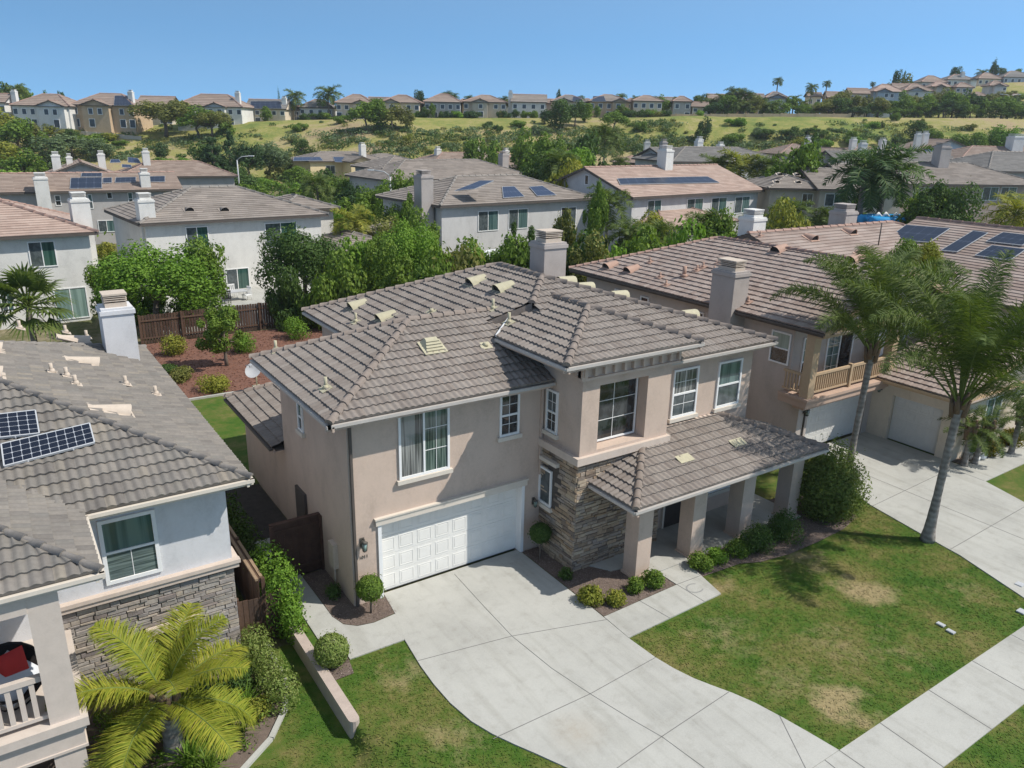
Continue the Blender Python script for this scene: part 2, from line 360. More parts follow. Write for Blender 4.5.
M['hill'] = hill_mat()
LEAF = {
 'olive2': [(.05, .075, .016), (.085, .115, .026), (.13, .155, .04)],
 'mid': [(.046, .084, .011), (.082, .132, .018), (.13, .18, .030)],
 'bright': [(.055, .110, .012), (.095, .170, .020), (.14, .22, .03)],
 'dark': [(.027, .054, .012), (.046, .082, .018), (.075, .114, .028)],
 'deep': [(.020, .044, .015), (.034, .066, .022), (.055, .092, .03)],
 'yellow': [(.095, .115, .016), (.155, .165, .025), (.22, .205, .035)],
 'sage': [(.062, .092, .040), (.09, .125, .058), (.125, .16, .078)],
 'olive': [(.07, .08, .02), (.11, .118, .03), (.16, .155, .045)],
 'palm': [(.032, .054, .012), (.058, .086, .018), (.11, .135, .035)],
 'palm_yellow': [(.15, .20, .02), (.24, .27, .03), (.38, .345, .05)],
 'variegated': [(.12, .18, .035), (.19, .25, .06), (.29, .32, .11)],
 'red': [(.16, .035, .02), (.24, .07, .03), (.20, .10, .03)],
 'flower': [(.30, .20, .02), (.12, .13, .02), (.06, .09, .02)],
}
for k in LEAF: LEAF[k] = [sc3(q, 1.0 if k in ('palm_yellow', 'variegated', 'red', 'flower') else 1.5) for q in LEAF[k]]
for k, c in LEAF.items(): M['l_'+k] = island('leaves_'+k, c, .62, .25)
M['bark'] = plain('grey_bark', (.16, .13, .105), .95, .3, 6, 25, .6)
def trunk_mat():
    m, nt, b = _base('ringed_palm_trunk', .95, .15); p = pos(nt); wv = N(nt, 'ShaderNodeTexWave', bands_direction='Z'); wv.inputs['Scale'].default_value = 1.6; wv.inputs['Distortion'].default_value = 1.2; wv.inputs['Detail'].default_value = 3; wv.inputs['Detail Scale'].default_value = 2; nt.links.new(p, wv.inputs['Vector'])
    n1 = noise(nt, 4, 5, .7, p); f = math_(nt, 'ADD', math_(nt, 'MULTIPLY', wv.outputs['Fac'], .14), math_(nt, 'MULTIPLY', n1, .86))
    nt.links.new(ramp(nt, f, [(.25, (.13, .11, .095)), (.5, (.25, .225, .20)), (.75, (.36, .335, .305))]), b.inputs['Base Color']); bump(nt, b, f, .8, .04); return m
M['palm_trunk'] = trunk_mat()
M['palm_boot'] = plain('brown_palm_boot', (.17, .115, .075), .9, .4, 8, 20, .8)
M['petiole'] = plain('green_petiole', (.12, .16, .035), .7, .2, 5)
M['red_cloth'] = plain('red_cushion_cloth', (.55, .05, .045), .9, .1)
M['grey_cloth'] = plain('pale_grey_cushion_cloth', (.55, .57, .60), .9, .1)
M['wicker'] = plain('black_wicker', (.025, .022, .022), .7, .3, 20, 60)
M['blue'] = plain('blue_vinyl', (.03, .30, .62), .4, .1)
M['car_paint'] = plain('silver_car_paint', (.35, .38, .40), .25, .05, spec=.6)

# ------------------------------------------------------------------ roof builders
def plane_axes(P):
    P = [V3(p) for p in P]
    n = (P[1]-P[0]).cross(P[2]-P[0]).normalized()
    if n.z < 0: n = -n
    u = (P[1]-P[0]).normalized(); v = n.cross(u)
    if v.z < 0: u = -u; v = -v
    return P, n, u, v
def urange(pts, y):
    xs = []
    for i in range(len(pts)):
        (ax, ay), (bx, by) = pts[i], pts[(i+1) % len(pts)]
        if (ay-y)*(by-y) <= 0 and abs(ay-by) > 1e-9: xs.append(ax+(bx-ax)*(y-ay)/(by-ay))
    return (min(xs), max(xs)) if len(xs) > 1 else None
def tile_plane(mb, P, row=.34, w=.30, amp=.028, step=.04, ns=6, mi=0, seed=0):
    P, n, u, v = plane_axes(P); o = P[0]
    q = [((p-o).dot(u), (p-o).dot(v)) for p in P]; vm = max(y for x, y in q); k = 0
    rr = random.Random(seed+len(mb.v))
    while k*row < vm-.03:
        v0 = k*row; v1 = min(v0+row, vm); ra = urange(q, v0+.004); rb = urange(q, v1-.004)
        if not ra or not rb: k += 1; continue
        if ns:
            du = w/ns; lo = min(ra[0], rb[0]); hi = max(ra[1], rb[1]); i0 = math.floor(lo/du); i1 = math.ceil(hi/du)
            us = [i*du for i in range(i0, i1+1)]
            pb = []; jit = {}
            for x in us:
                ti = math.floor((x+1e-6)/w)
                if ti not in jit: jit[ti] = rr.uniform(-.009, .009)
                h = amp*(.5-.5*math.cos(2*math.pi*x/w))+jit[ti]
                xb = min(max(x, ra[0]), ra[1]); xt = min(max(x, rb[0]), rb[1])
                pb.append((o+u*xb+v*v0+n*(step+h), o+u*xt+v*v1+n*(.006+h), o+u*xb+v*v0-n*.012, xb, xt))
        else:
            pb = [(o+u*ra[j]+v*v0+n*step, o+u*rb[j]+v*v1+n*.006, o+u*ra[j]+v*v0-n*.01, ra[j], rb[j]) for j in (0, 1)]
            seg = max(1, int((ra[1]-ra[0])/1.2)) if row < .5 else 1
            if seg > 1:
                L = []
                for j in range(seg+1):
                    t = j/seg; L.append(tuple(pb[0][i].lerp(pb[1][i], t) for i in range(3))+(lerp(ra[0], ra[1], t), lerp(rb[0], rb[1], t)))
                pb = L
        kk = len(mb.v)
        for a, b, c, _, _ in pb: mb.v += [a, b]
        for i in range(len(pb)-1):
            if pb[i+1][3]-pb[i][3] < 1e-5 and pb[i+1][4]-pb[i][4] < 1e-5: continue
            t = math.floor(((pb[i][3]+pb[i+1][3])/2)/w)+.5; uv = [(t, k+.5)]*4
            a = kk+2*i; mb.uv[len(mb.f)] = uv; mb.face((a, a+2, a+3, a+1), mi, bool(ns))
            if pb[i+1][3]-pb[i][3] > 1e-5: mb.poly([pb[i][2], pb[i+1][2], pb[i+1][0], pb[i][0]], mi, uv)
        k += 1
def caps(mb, p, q, r=.12, seg=.42, n=5, up=.03, mi=0):
    p, q = V3(p), V3(q); d = q-p; L = d.length; d.normalize(); c = max(1, round(L/seg)); s = d.cross(V3((0, 0, 1))).normalized(); t = s.cross(d)
    for i in range(c):
        a = p+d*(L*i/c-.03); b = p+d*(L*(i+1)/c+.03); k = len(mb.v)
        for e, rr, lift in ((a, r*1.12, up+.025), (b, r*.92, up)):
            for j in range(n+1):
                an = math.pi*j/n; mb.v.append(e+t*(lift+rr*math.sin(an)-.03)+s*(rr*math.cos(an)))
        for j in range(n): mb.face((k+j, k+j+1, k+n+2+j, k+n+1+j), mi, True)
        mb.face([k+j for j in range(n+1)], mi)
def gutter(mb, p, q, out, h=.085, d=.10, drop=.03):
    p, q, out = V3(p), V3(q), V3(out); mb.obox(p-V3((0, 0, drop+h))-out*.02, q-p, out*d, (0, 0, h))
    mb.obox(p-V3((0, 0, drop+h+.10))-out*.10, q-p, out*.06, (0, 0, h+.06), 1)
def roof(root, planes, tm, rm, ridges, gut, gm, soff=[], ns=5, row=.34, amp=.042, step=.055, sm='soffit', w=.205, cr=.11, fm=None):
    mb = MB()
    for i, P in enumerate(planes): tile_plane(mb, P, row, w, amp, step, ns, 0, i*7)
    for s in soff: mb.poly(s, 1)
    ro = mb.build('roof', [tm, M[sm]], root)
    if ridges:
        for p, q in ridges: c = MB(); caps(c, p, q, cr); c.build('ridge_tiles', rm, ro)
    if gut:
        for p, q, o in gut: g = MB(); gutter(g, p, q, o); g.build('gutter', [gm, fm or gm], ro)
    return ro
def barrel_vent(ro, p, P, mat, r=.28, L=.8, tp=.72):
    _, n, u, v = plane_axes(P); p = V3(p); mb = MB(); k = len(mb.v); m = 7
    for e, rr, zz in ((p, r, 0), (p+v*L, r*tp, -r*.35)):
        for j in range(m+1): a = math.pi*j/m; mb.v.append(e+n*(rr*math.sin(a)*1.05+zz+.03)+u*(rr*math.cos(a)))
    for j in range(m): mb.face((k+j, k+j+1, k+m+2+j, k+m+1+j), 0, True)
    b = p+v*.05
    mb.poly([b+n*(r*.95*math.sin(math.pi*j/m)+.03)+u*(r*.95*math.cos(math.pi*j/m)) for j in range(m+1)], 1)
    mb.obox(p-u*r*1.25-v*.12+n*.035, u*r*2.5, v*(L+.1), n*.02)
    return mb.build('roof_vent', [mat, M['dark']], ro)
def pipe_vent(ro, p, P, mat, h=.45, r=.05, pl=.32):
    _, n, u, v = plane_axes(P); p = V3(p); mb = MB()
    mb.obox(p-u*pl*.6-v*pl*.5+n*.05, u*pl*1.2, v*pl, n*.02); mb.tube([p, p+V3((0, 0, h))], r, 8)
    mb.tube([p+n*.04, p+n*.04+V3((0, 0, .12))], [r*2, r*1.2], 8)
    return mb.build('vent_pipe', mat, ro)
def solar(ro, c4, nx, ny, mat='solar_dark', lift=.12, frame='steel', name='solar_panel'):
    """one panel from its four corners (bl, br, tr, tl) on the roof plane"""
    a, b, c, d = [V3(p) for p in c4]; n = (b-a).cross(d-a).normalized()
    if n.z < 0: n = -n
    a, b, c, d = [p+n*lift for p in (a, b, c, d)]; mb = MB(); mb.poly([p+n*.012 for p in (a, b, c, d)], 0, [(0, 0), (nx, 0), (nx, ny), (0, ny)])
    for p, q in ((a, b), (b, c), (c, d), (d, a)): s = (q-p).normalized().cross(n)*.03; mb.obox(p-n*.04-s*.5, q-p, s, n*.058, 1)
    for t in (.25, .75):
        e = a.lerp(b, t); mb.tube([e-n*lift, e], .025, 6, 1); e = d.lerp(c, t); mb.tube([e-n*lift, e], .025, 6, 1)
    mb.poly([p-n*.03 for p in (d, c, b, a)], 2)
    return mb.build(name, [M[mat], M[frame], M['dark']], ro)
def chimney(root, x0, y0, x1, y1, z0, z1, mat='chimney_grey', cap=True, cm=None):
    mb = MB(); mb.box(x0, y0, z0, x1, y1, z1-.32); c = cm or M[mat]
    o = mb.build('chimney', M[mat], root); t = MB()
    t.box(x0-.05, y0-.05, z1-.32, x1+.05, y1+.05, z1-.18); t.box(x0+.0, y0+.0, z1-.18, x1, y1, z1-.1)
    t.build('chimney_cap', c, o)
    if cap:
        w = MB(); a = .16
        w.box(x0+a, y0+a, z1-.1, x1-a, y1-a, z1+.05); w.box(x0+a-.04, y0+a-.04, z1+.3, x1-a+.04, y1-a+.04, z1+.36)
        for i in range(3): w.box(x0+a-.02, y0+a-.02, z1+.1+i*.07, x1-a+.02, y1-a+.02, z1+.13+i*.07)
        w.build('spark_arrestor', M['vent_tan'] if not cm else cm, o)
    return o
# ------------------------------------------------------------------ windows and doors
def ub(mb, o, u, n, a0, a1, b0, b1, z0, z1, mi=0): mb.obox(o+u*a0+n*b0+V3((0, 0, z0)), u*(a1-a0), n*(b1-b0), V3((0, 0, z1-z0)), mi)
def window(root, o, u, n, w, h, style='slider', panes=('g_screen', 'g_teal'), sill=True, fw=.07, lites=None, frame='white', trim=None, name='window'):
    o, u, n = V3(o), V3(u), V3(n); mb = MB(); e = .015
    def q(a0, a1, z0, z1, mi): mb.poly([o+u*a0+n*e+V3((0, 0, z0)), o+u*a1+n*e+V3((0, 0, z0)), o+u*a1+n*e+V3((0, 0, z1)), o+u*a0+n*e+V3((0, 0, z1))], mi)
    if style == 'slider': q(0, w*.49, 0, h, 0); q(w*.49, w, 0, h, 1)
    elif style == 'hung': q(0, w, 0, h*.48, 0); q(0, w, h*.48, h, 1)
    else: q(0, w, 0, h, 0)
    wo = mb.build(name, [M[p] for p in panes], root)
    f = MB(); ub(f, o, u, n, -fw, 0, 0, .055, -fw, h+fw); ub(f, o, u, n, w, w+fw, 0, .055, -fw, h+fw); ub(f, o, u, n, 0, w, 0, .055, -fw, 0); ub(f, o, u, n, 0, w, 0, .055, h, h+fw)
    if style == 'slider': ub(f, o, u, n, w*.49-.03, w*.49+.03, .005, .045, 0, h)
    if style == 'hung': ub(f, o, u, n, 0, w, .005, .045, h*.48-.03, h*.48+.03)
    if lites:
        nx, ny, (za, zb, xa, xb) = lites; za, zb, xa, xb = za*h, zb*h, xa*w, xb*w
        for i in range(1, nx): x = lerp(xa, xb, i/nx); ub(f, o, u, n, x-.008, x+.008, .008, .022, za, zb)
        for i in range(1, ny): z = lerp(za, zb, i/ny); ub(f, o, u, n, xa, xb, .008, .025, z-.008, z+.008)
    f.build('frame', M[frame], wo)
    if sill:
        s = MB(); ub(s, o, u, n, -fw-.08, w+fw+.08, 0, .11, -fw-.13, -fw-.004); s.build('sill', M[trim or 'trim'], wo)
    return wo
XN = (V3((1, 0, 0)), V3((0, -1, 0)))      # wall facing the street
XL = (V3((0, -1, 0)), V3((-1, 0, 0)))     # wall facing left
def win_y(root, y, tl, br, **k):
    a = VY(tl[0], tl[1], y); b = VY(br[0], br[1], y); return window(root, (a.x, y, b.z), XN[0], XN[1], b.x-a.x, a.z-b.z, **k)
def win_x(root, x, tl, br, **k):
    a = VX(tl[0], tl[1], x); b = VX(br[0], br[1], x); return window(root, (x, a.y, b.z), XL[0], XL[1], a.y-b.y, a.z-b.z, **k)
def stone_wall(mb, o, u, n, w, z0, z1, rr, depth=.05, hole=None):
    """stacked ledgestone: one block per stone, each with its own depth"""
    z = z0; o, u, n = V3(o), V3(u), V3(n)
    while z < z1-.02:
        h = min(rr.uniform(.055, .135), z1-z); x = -rr.uniform(0, .25)
        while x < w:
            L = rr.uniform(.16, .52); a, b = max(x, 0), min(x+L-.02, w)
            if b-a > .03 and not (hole and hole[0] < (a+b)/2 < hole[1] and hole[2] < z+h/2 < hole[3]):
                d = depth*rr.uniform(.5, 1.35); k = len(mb.v); j = lambda: rr.uniform(-.006, .006)
                ub(mb, o+V3((0, 0, z)), u, n, a, b, -.02, d, 0, h-.016)
                for i in range(8): mb.v[k+i] = mb.v[k+i]+u*j()+n*j()*1.6+V3((0, 0, j()))
            x += L
        z += h+.006
def door_sectional(root, o, u, n, w, h, cols, rows, mat, name='garage_door', lites=False):
    o, u, n = V3(o), V3(u), V3(n); mb = MB(); ub(mb, o, u, n, 0, w, -.05, 0, 0, h)
    sh = h/rows; cw = w/cols
    for r in range(rows):
        ub(mb, o, u, n, 0, w, 0, .012, r*sh+.008, (r+1)*sh-.004)
        for c in range(cols):
            a, b, z0, z1 = c*cw+.07, (c+1)*cw-.07, r*sh+.09, (r+1)*sh-.08
            for q in ((a, b, z0, z0+.03), (a, b, z1-.03, z1), (a, a+.03, z0+.03, z1-.03), (b-.03, b, z0+.03, z1-.03)): ub(mb, o, u, n, q[0], q[1], .012, .021, q[2], q[3])
            ub(mb, o, u, n, a+.06, b-.06, 0.012, .020, z0+.06, z1-.06)
    d = mb.build(name, mat, root)
    s = MB(); ub(s, o, u, n, 0, w, 0, .02, -.0, .02); s.build('bottom_seal', M['seal'], d)
    return d
def lantern(root, p, n, s=1.0):
    p, n = V3(p), V3(n); u = n.cross(V3((0, 0, 1))); mb = MB(); c = p+n*.14*s
    ub(mb, p-V3((0, 0, .1*s)), u, n, -.05*s, .05*s, 0, .03, 0, .24*s); mb.tube([p+V3((0, 0, .1*s)), c+V3((0, 0, .16*s)), c+V3((0, 0, .11*s))], .012*s, 6)
    mb.tube([c+V3((0, 0, .12*s)), c+V3((0, 0, .07*s))], [.02*s, .085*s], 8); mb.tube([c-V3((0, 0, .13*s)), c-V3((0, 0, .16*s))], [.055*s, .03*s], 8)
    for i in range(4): a = math.pi/4+i*math.pi/2; d = V3((math.cos(a), math.sin(a), 0))*.07*s; mb.tube([c+d+V3((0, 0, .07*s)), c+d*.75-V3((0, 0, .13*s))], .008*s, 4)
    l = mb.build('wall_lantern', M['bronze'], root); g = MB(); g.tube([c+V3((0, 0, .06*s)), c-V3((0, 0, .12*s))], [.06*s, .045*s], 8); g.build('lamp_glass', M['g_pale'], l)
    return l
def text_mesh(root, s, p, u, n, size, mat, name='house_number', depth=.01):
    cu = bpy.data.curves.new('tmp', 'FONT'); cu.body = s; cu.size = size; cu.extrude = depth
    t = bpy.data.objects.new('tmp', cu); COL.objects.link(t); dg = bpy.context.evaluated_depsgraph_get(); dg.update()
    me = bpy.data.meshes.new_from_object(t.evaluated_get(dg)); bpy.data.objects.remove(t)
    o = bpy.data.objects.new(name, me); COL.objects.link(o); me.materials.clear(); me.materials.append(mat)
    u, n = V3(u), V3(n); z = V3((0, 0, 1)); q = V3(p)-ORG[root.name]
    me.transform(Matrix(((u.x, z.x, n.x, q.x), (u.y, z.y, n.y, q.y), (u.z, z.z, n.z, q.z), (0, 0, 0, 1)))); o.parent = root; return o
# ------------------------------------------------------------------ houses of the middle distance and the ridge (built about their own origin)
def wing_geom(x0, x1, y0, y1, ze, style, pitch):
    """planes (eave edge first), ridge lines, gable triangles"""
    w, d = x1-x0, y1-y0; A, B, Cc, D = (x0, y0), (x1, y0), (x1, y1), (x0, y1)
    def p(xy, z): return V3((xy[0], xy[1], z))
    if style == 'hip' or style == 'ghx':
        if w >= d:
            h = d/2; z = ze+h*pitch; a = (x0+(0 if style == 'ghx' else h), y0+h); b = (x1-h, y0+h)
        else:
            h = w/2; z = ze+h*pitch; a = (x0+h, y0+h); b = (x0+h, y1-h)
        if w >= d:
            pl = [[p(A, ze), p(B, ze), p(b, z), p(a, z)], [p(Cc, ze), p(D, ze), p(a, z), p(b, z)], [p(B, ze), p(Cc, ze), p(b, z)]]
            rg = [(p(a, z), p(b, z)), (p(B, ze), p(b, z)), (p(Cc, ze), p(b, z))]; tri = []
            if style == 'hip': pl.append([p(D, ze), p(A, ze), p(a, z)]); rg += [(p(A, ze), p(a, z)), (p(D, ze), p(a, z))]
            else: tri.append([p(D, ze), p(A, ze), p(a, z)])
        else:
            pl = [[p(A, ze), p(B, ze), p(a, z)], [p(B, ze), p(Cc, ze), p(b, z), p(a, z)], [p(Cc, ze), p(D, ze), p(b, z)], [p(D, ze), p(A, ze), p(a, z), p(b, z)]]
            rg = [(p(a, z), p(b, z)), (p(A, ze), p(a, z)), (p(B, ze), p(a, z)), (p(Cc, ze), p(b, z)), (p(D, ze), p(b, z))]; tri = []
        return pl, rg, tri
    if style == 'gx':
        z = ze+d/2*pitch; ym = (y0+y1)/2; a, b = (x0, ym), (x1, ym)
        return [[p(A, ze), p(B, ze), p(b, z), p(a, z)], [p(Cc, ze), p(D, ze), p(a, z), p(b, z)]], [(p(a, z), p(b, z))], [[p(D, ze), p(A, ze), p(a, z)], [p(B, ze), p(Cc, ze), p(b, z)]]
    z = ze+w/2*pitch; xm = (x0+x1)/2; a, b = (xm, y0), (xm, y1)
    return [[p(D, ze), p(A, ze), p(a, z), p(b, z)], [p(B, ze), p(Cc, ze), p(b, z), p(a, z)]], [(p(a, z), p(b, z))], [[p(A, ze), p(B, ze), p(a, z)], [p(Cc, ze), p(D, ze), p(b, z)]]
FOOT = []
def on_house(x, y, m=1.5):
    for p, r, ws in FOOT:
        c, s = math.cos(-r), math.sin(-r); a, b2 = (x-p.x)*c-(y-p.y)*s, (x-p.x)*s+(y-p.y)*c
        if any(w[0]-m < a < w[1]+m and w[2]-m < b2 < w[3]+m for w in ws): return True
    return False
def house(label, base, rot, wings, wallm, tilem, ridgem='ridge_left', detail=1, wins=[], chims=[], oh=.5, trim='white', name='house', zlow=-5, group=None, fascia='gutter_dark', wallname='wall'):
    """wings: (x0,x1,y0,y1,eave,style,pitch) in eave outline; wins: (face, a, z, w, h, style, panes, wing)"""
    t = thing(name, label, 'house', base, group, rot, local=True); FOOT.append((V3(base), rot, [w_[:4] for w_ in wings]))
    wb = MB(); rb = MB(); cb = MB(); gb = MB(); RG = []
    for i, (x0, x1, y0, y1, ze, st, pit) in enumerate(wings):
        pl, rg, tri = wing_geom(x0, x1, y0, y1, ze, st, pit); o = oh
        wb.box(x0+o, y0+o, zlow, x1-o, y1-o, ze-.16-.004*i)
        for T in tri:
            c = sum(T, V3((0, 0, 0)))/3; d = V3(((x0+x1)/2-c.x, (y0+y1)/2-c.y, 0)); nn = (T[1]-T[0]).cross(V3((0, 0, 1))).normalized(); nn = nn if nn.dot(d) > 0 else -nn
            q = [p+nn*o-V3((0, 0, .1)) for p in T]; q[0] = q[0]-V3((0, 0, .15)); q[1] = q[1]-V3((0, 0, .15)); wb.poly(q)
            for e in (0, 1):   # barge boards
                a, b = T[e], T[2]; gb.obox(a-V3((0, 0, .24))-nn*.03, b-a, nn*.05, (0, 0, .22))
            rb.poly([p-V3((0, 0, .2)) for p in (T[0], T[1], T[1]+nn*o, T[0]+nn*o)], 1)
        for P in pl: tile_plane(rb, P, .36 if detail else .9, .6, 0, .045 if detail else .06, 0)
        for p, q in rg: caps(cb, p, q, .13 if detail else .18, .8 if detail else 2.5, 3)
        RG.append(cb); cb = MB()
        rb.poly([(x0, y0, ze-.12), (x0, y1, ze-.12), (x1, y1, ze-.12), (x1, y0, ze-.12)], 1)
        for P in pl:
            a, b = P[0], P[1]; c = (P[0]+P[1]+P[2])/3; ou = (b-a).cross(V3((0, 0, 1))).normalized(); ou = ou if ou.dot(a-V3(((x0+x1)/2, (y0+y1)/2, a.z))) > 0 else -ou
            gb.obox(a-V3((0, 0, .2))-ou*.06, b-a, ou*.1, (0, 0, .17))
    wl = wb.build(wallname, M[wallm], t, (0, 0, 0)); ro = rb.build('roof', [M[tilem], M['soffit']], t, (0, 0, 0)); [q_.build('ridge_tiles', M[ridgem], ro, (0, 0, 0)) for q_ in RG]; gb.build('fascia', M[fascia], ro, (0, 0, 0))
    for wdef in wins:
        fc, a, z, w, h, st, pn, wi = wdef; x0, x1, y0, y1, ze, _, _ = wings[wi]
        if fc == 'f': o, u, n = V3((a, y0+oh, z)), V3((1, 0, 0)), V3((0, -1, 0))
        elif fc == 'l': o, u, n = V3((x0+oh, a, z)), V3((0, -1, 0)), V3((-1, 0, 0))
        else: o, u, n = V3((x1-oh, a, z)), V3((0, 1, 0)), V3((1, 0, 0))
        if detail: window(t, o, u, n, w, h, st, pn, sill=False, frame=trim)
        else:
            f = MB(); ub(f, o, u, n, 0, w, 0, .05, 0, h); fo = f.build('window', M[pn[0]], t, (0, 0, 0)); g = MB()
            for q in ((-.12, 0, -.12, h+.12), (w, w+.12, -.12, h+.12), (0, w, -.12, 0), (0, w, h, h+.12)): ub(g, o, u, n, q[0], q[1], 0, .09, q[2], q[3])
            g.build('frame', M[trim], fo, (0, 0, 0))
    for (x, y, w, z0, z1, m) in chims:
        ORG[t.name] = V3((0, 0, 0)); chimney(t, x-w/2, y-w/2, x+w/2, y+w/2, z0, z1, m, True, M[m])
    return t, ro
def w2l(t, p):
    q = V3(p)-t.location; c, s = math.cos(-t.rotation_euler.z), math.sin(-t.rotation_euler.z); return V3((q.x*c-q.y*s, q.x*s+q.y*c, q.z))
def l2w(t, p):
    c, s = math.cos(t.rotation_euler.z), math.sin(t.rotation_euler.z); return V3((p[0]*c-p[1]*s, p[0]*s+p[1]*c, p[2]))+t.location
def solar_px(t, ro, P, px, nx, ny, mat='solar_dark', world=False):
    """solar panel whose four photo corners are carried onto the roof plane P (house frame)"""
    Pw = [V3(p) if world else l2w(t, p) for p in P]; n = (Pw[1]-Pw[0]).cross(Pw[2]-Pw[0]).normalized()
    c = [PL(x, y, Pw[0], n) for x, y in px]
    return solar(ro, c if world else [w2l(t, p) for p in c], nx, ny, mat)
# ------------------------------------------------------------------ plants
def leaf(mb, c, n, L, Wd, rr, mi=0, sides=4):
    a = n.orthogonal().normalized(); t = rr.uniform(0, 6.283); b = n.cross(a); d = a*math.cos(t)+b*math.sin(t); e = n.cross(d); k = len(mb.v)
    f = n*(L*rr.uniform(-.18, .18))
    mb.v += [c-d*L*.5, c+e*Wd*.5+f, c+d*L*.5, c-e*Wd*.5+f]; mb.face((k, k+1, k+2, k+3), mi)
def rdir(rr):
    z = rr.uniform(-1, 1); t = rr.uniform(0, 6.283); s = math.sqrt(1-z*z); return V3((s*math.cos(t), s*math.sin(t), z))
def foliage(mb, lobes, n, L, rr, asp=.55, shell=.72, loose=.5, mi=0):
    wt = [r[0]*r[1]+r[2]*r[0] for c, r in lobes]; tot = sum(wt)
    for (c, r), w in zip(lobes, wt):
        for i in range(int(n*w/tot)):
            d = rdir(rr); k = rr.uniform(shell, 1.06) if rr.random() < .8 else rr.uniform(.3, 1.32)
            p = V3((c[0]+d.x*r[0]*k, c[1]+d.y*r[1]*k, c[2]+d.z*r[2]*k)); nn = (d+rdir(rr)*loose).normalized(); s = L*rr.uniform(.65, 1.35)
            leaf(mb, p, nn, s, s*asp, rr, mi)
PROTO = {}
def crown_lobes(kind, rr):
    Ls = []
    if kind == 'broad':
        for i in range(24):
            d = rdir(rr); d.z = abs(d.z)*.9-.25; k = rr.uniform(.4, .95); r = rr.uniform(.16, .38); Ls.append(((d.x*k, d.y*k, .62+d.z*.36*k/.6), (r, r, r*.62)))
    elif kind == 'round':
        for i in range(22):
            d = rdir(rr); k = rr.uniform(.4, .85); r = rr.uniform(.18, .38); Ls.append(((d.x*k*.9, d.y*k*.9, .58+d.z*.36*k/.7), (r, r, r*.6)))
    elif kind == 'conifer':
        for i in range(22):
            z = rr.uniform(.12, .97); k = (1-z)*.85+.06; a = rr.uniform(0, 6.28); r = rr.uniform(.18, .3)*(1.15-z*.6); Ls.append(((math.cos(a)*k*.75, math.sin(a)*k*.75, z), (r, r, r*.38)))
    elif kind == 'column':
        for i in range(10):
            z = i/9; r = .9*(1-z)**.6+.12; Ls.append(((rr.uniform(-.1, .1), rr.uniform(-.1, .1), .06+z*.9), (r*.9, r*.9, .1)))
    elif kind == 'loose':
        for i in range(19):
            d = rdir(rr); k = rr.uniform(.35, 1.05); r = rr.uniform(.12, .32); Ls.append(((d.x*k, d.y*k, .6+d.z*.36*k/.8), (r, r, r*.55)))
    elif kind == 'high':
        for i in range(9): d = rdir(rr); k = rr.uniform(.3, .65); r = rr.uniform(.4, .55); Ls.append(((d.x*k, d.y*k, .87+d.z*.05), (r, r, .075)))
    else:  # shrub: dome on the ground
        for i in range(18):
            d = rdir(rr); k = rr.uniform(.3, .8); r = rr.uniform(.2, .42); Ls.append(((d.x*k, d.y*k, .42+d.z*.42*k/.7), (r, r, r*.75)))
    return Ls
ASP = {'shrub': 1.0, 'high': 7.0, 'column': 6.0, 'conifer': 2.4}
def tree_proto(kind, tone, lod, var):
    """unit tree: crown radius 1, height 1; scaled by (r, r, h) when placed"""
    key = (kind, tone, lod, var)
    if key in PROTO: return PROTO[key]
    rr = random.Random(hash((kind, lod, var)) % 9999 if False else sum(map(ord, kind))*7+lod*31+var*101)
    Ls = crown_lobes(kind, rr); n, L = {0: (420, .20), 1: (1900, .16), 2: (5600, .10), 3: (14000, .068)}[lod]
    A_s = ASP.get(kind, 2.2); Ls = [((q[0], q[1], q[2]*A_s), (w[0], w[1], w[2]*A_s)) for q, w in Ls]
    mb = MB(); foliage(mb, Ls, n, L, rr, .6, .7, .7); tb = None
    for i in range(len(mb.v)): pass
    if kind != 'shrub':
        tb = MB(); top = .62*A_s; b = [(0, 0, -.05*A_s)]
        for i in range(1, 5): b.append((rr.uniform(-.05, .05), rr.uniform(-.05, .05), top*i/4))
        tb.tube(b, [.075, .06, .05, .04, .025], 6)
        for i in range(6):
            c, r = rr.choice(Ls); s = V3(b[2]).lerp(V3(b[3]), rr.random()); e = V3(c); tb.tube([s, s.lerp(e, .5)+V3((0, 0, .03)), e], [.03, .02, .008], 5)
    o = []
    cm = mb.build('crown' if kind != 'shrub' else 'foliage', M['l_'+tone], None); COL.objects.unlink(cm); o.append(cm.data); bpy.data.objects.remove(cm)
    if tb: tm = tb.build('trunk', M['bark'], None); COL.objects.unlink(tm); o.append(tm.data); bpy.data.objects.remove(tm)
    PROTO[key] = o; return o
TREES = []
_tv = [0]
def place_tree(kind, tone, base, h, r, label, lod=1, group=None, name=None, cat=None):
    _tv[0] += 1; var = _tv[0] % (3 if lod < 2 else 2); ms = tree_proto(kind, tone, lod, var)
    nm = name or ('shrub' if kind == 'shrub' else 'cypress_tree' if kind == 'column' else 'conifer_tree' if kind == 'conifer' else 'leafy_tree')
    rr = random.Random(_tv[0]); a = rr.uniform(0, 6.28)
    t = thing(nm, label, cat or ('shrub' if kind == 'shrub' else 'tree'), base, group, a, local=True); t.scale = (r, r, h/ASP.get(kind, 2.2))
    for m, n2 in zip(ms, ('crown' if kind != 'shrub' else 'foliage', 'trunk')):
        c = bpy.data.objects.new(n2, m); COL.objects.link(c); c.parent = t
    return t
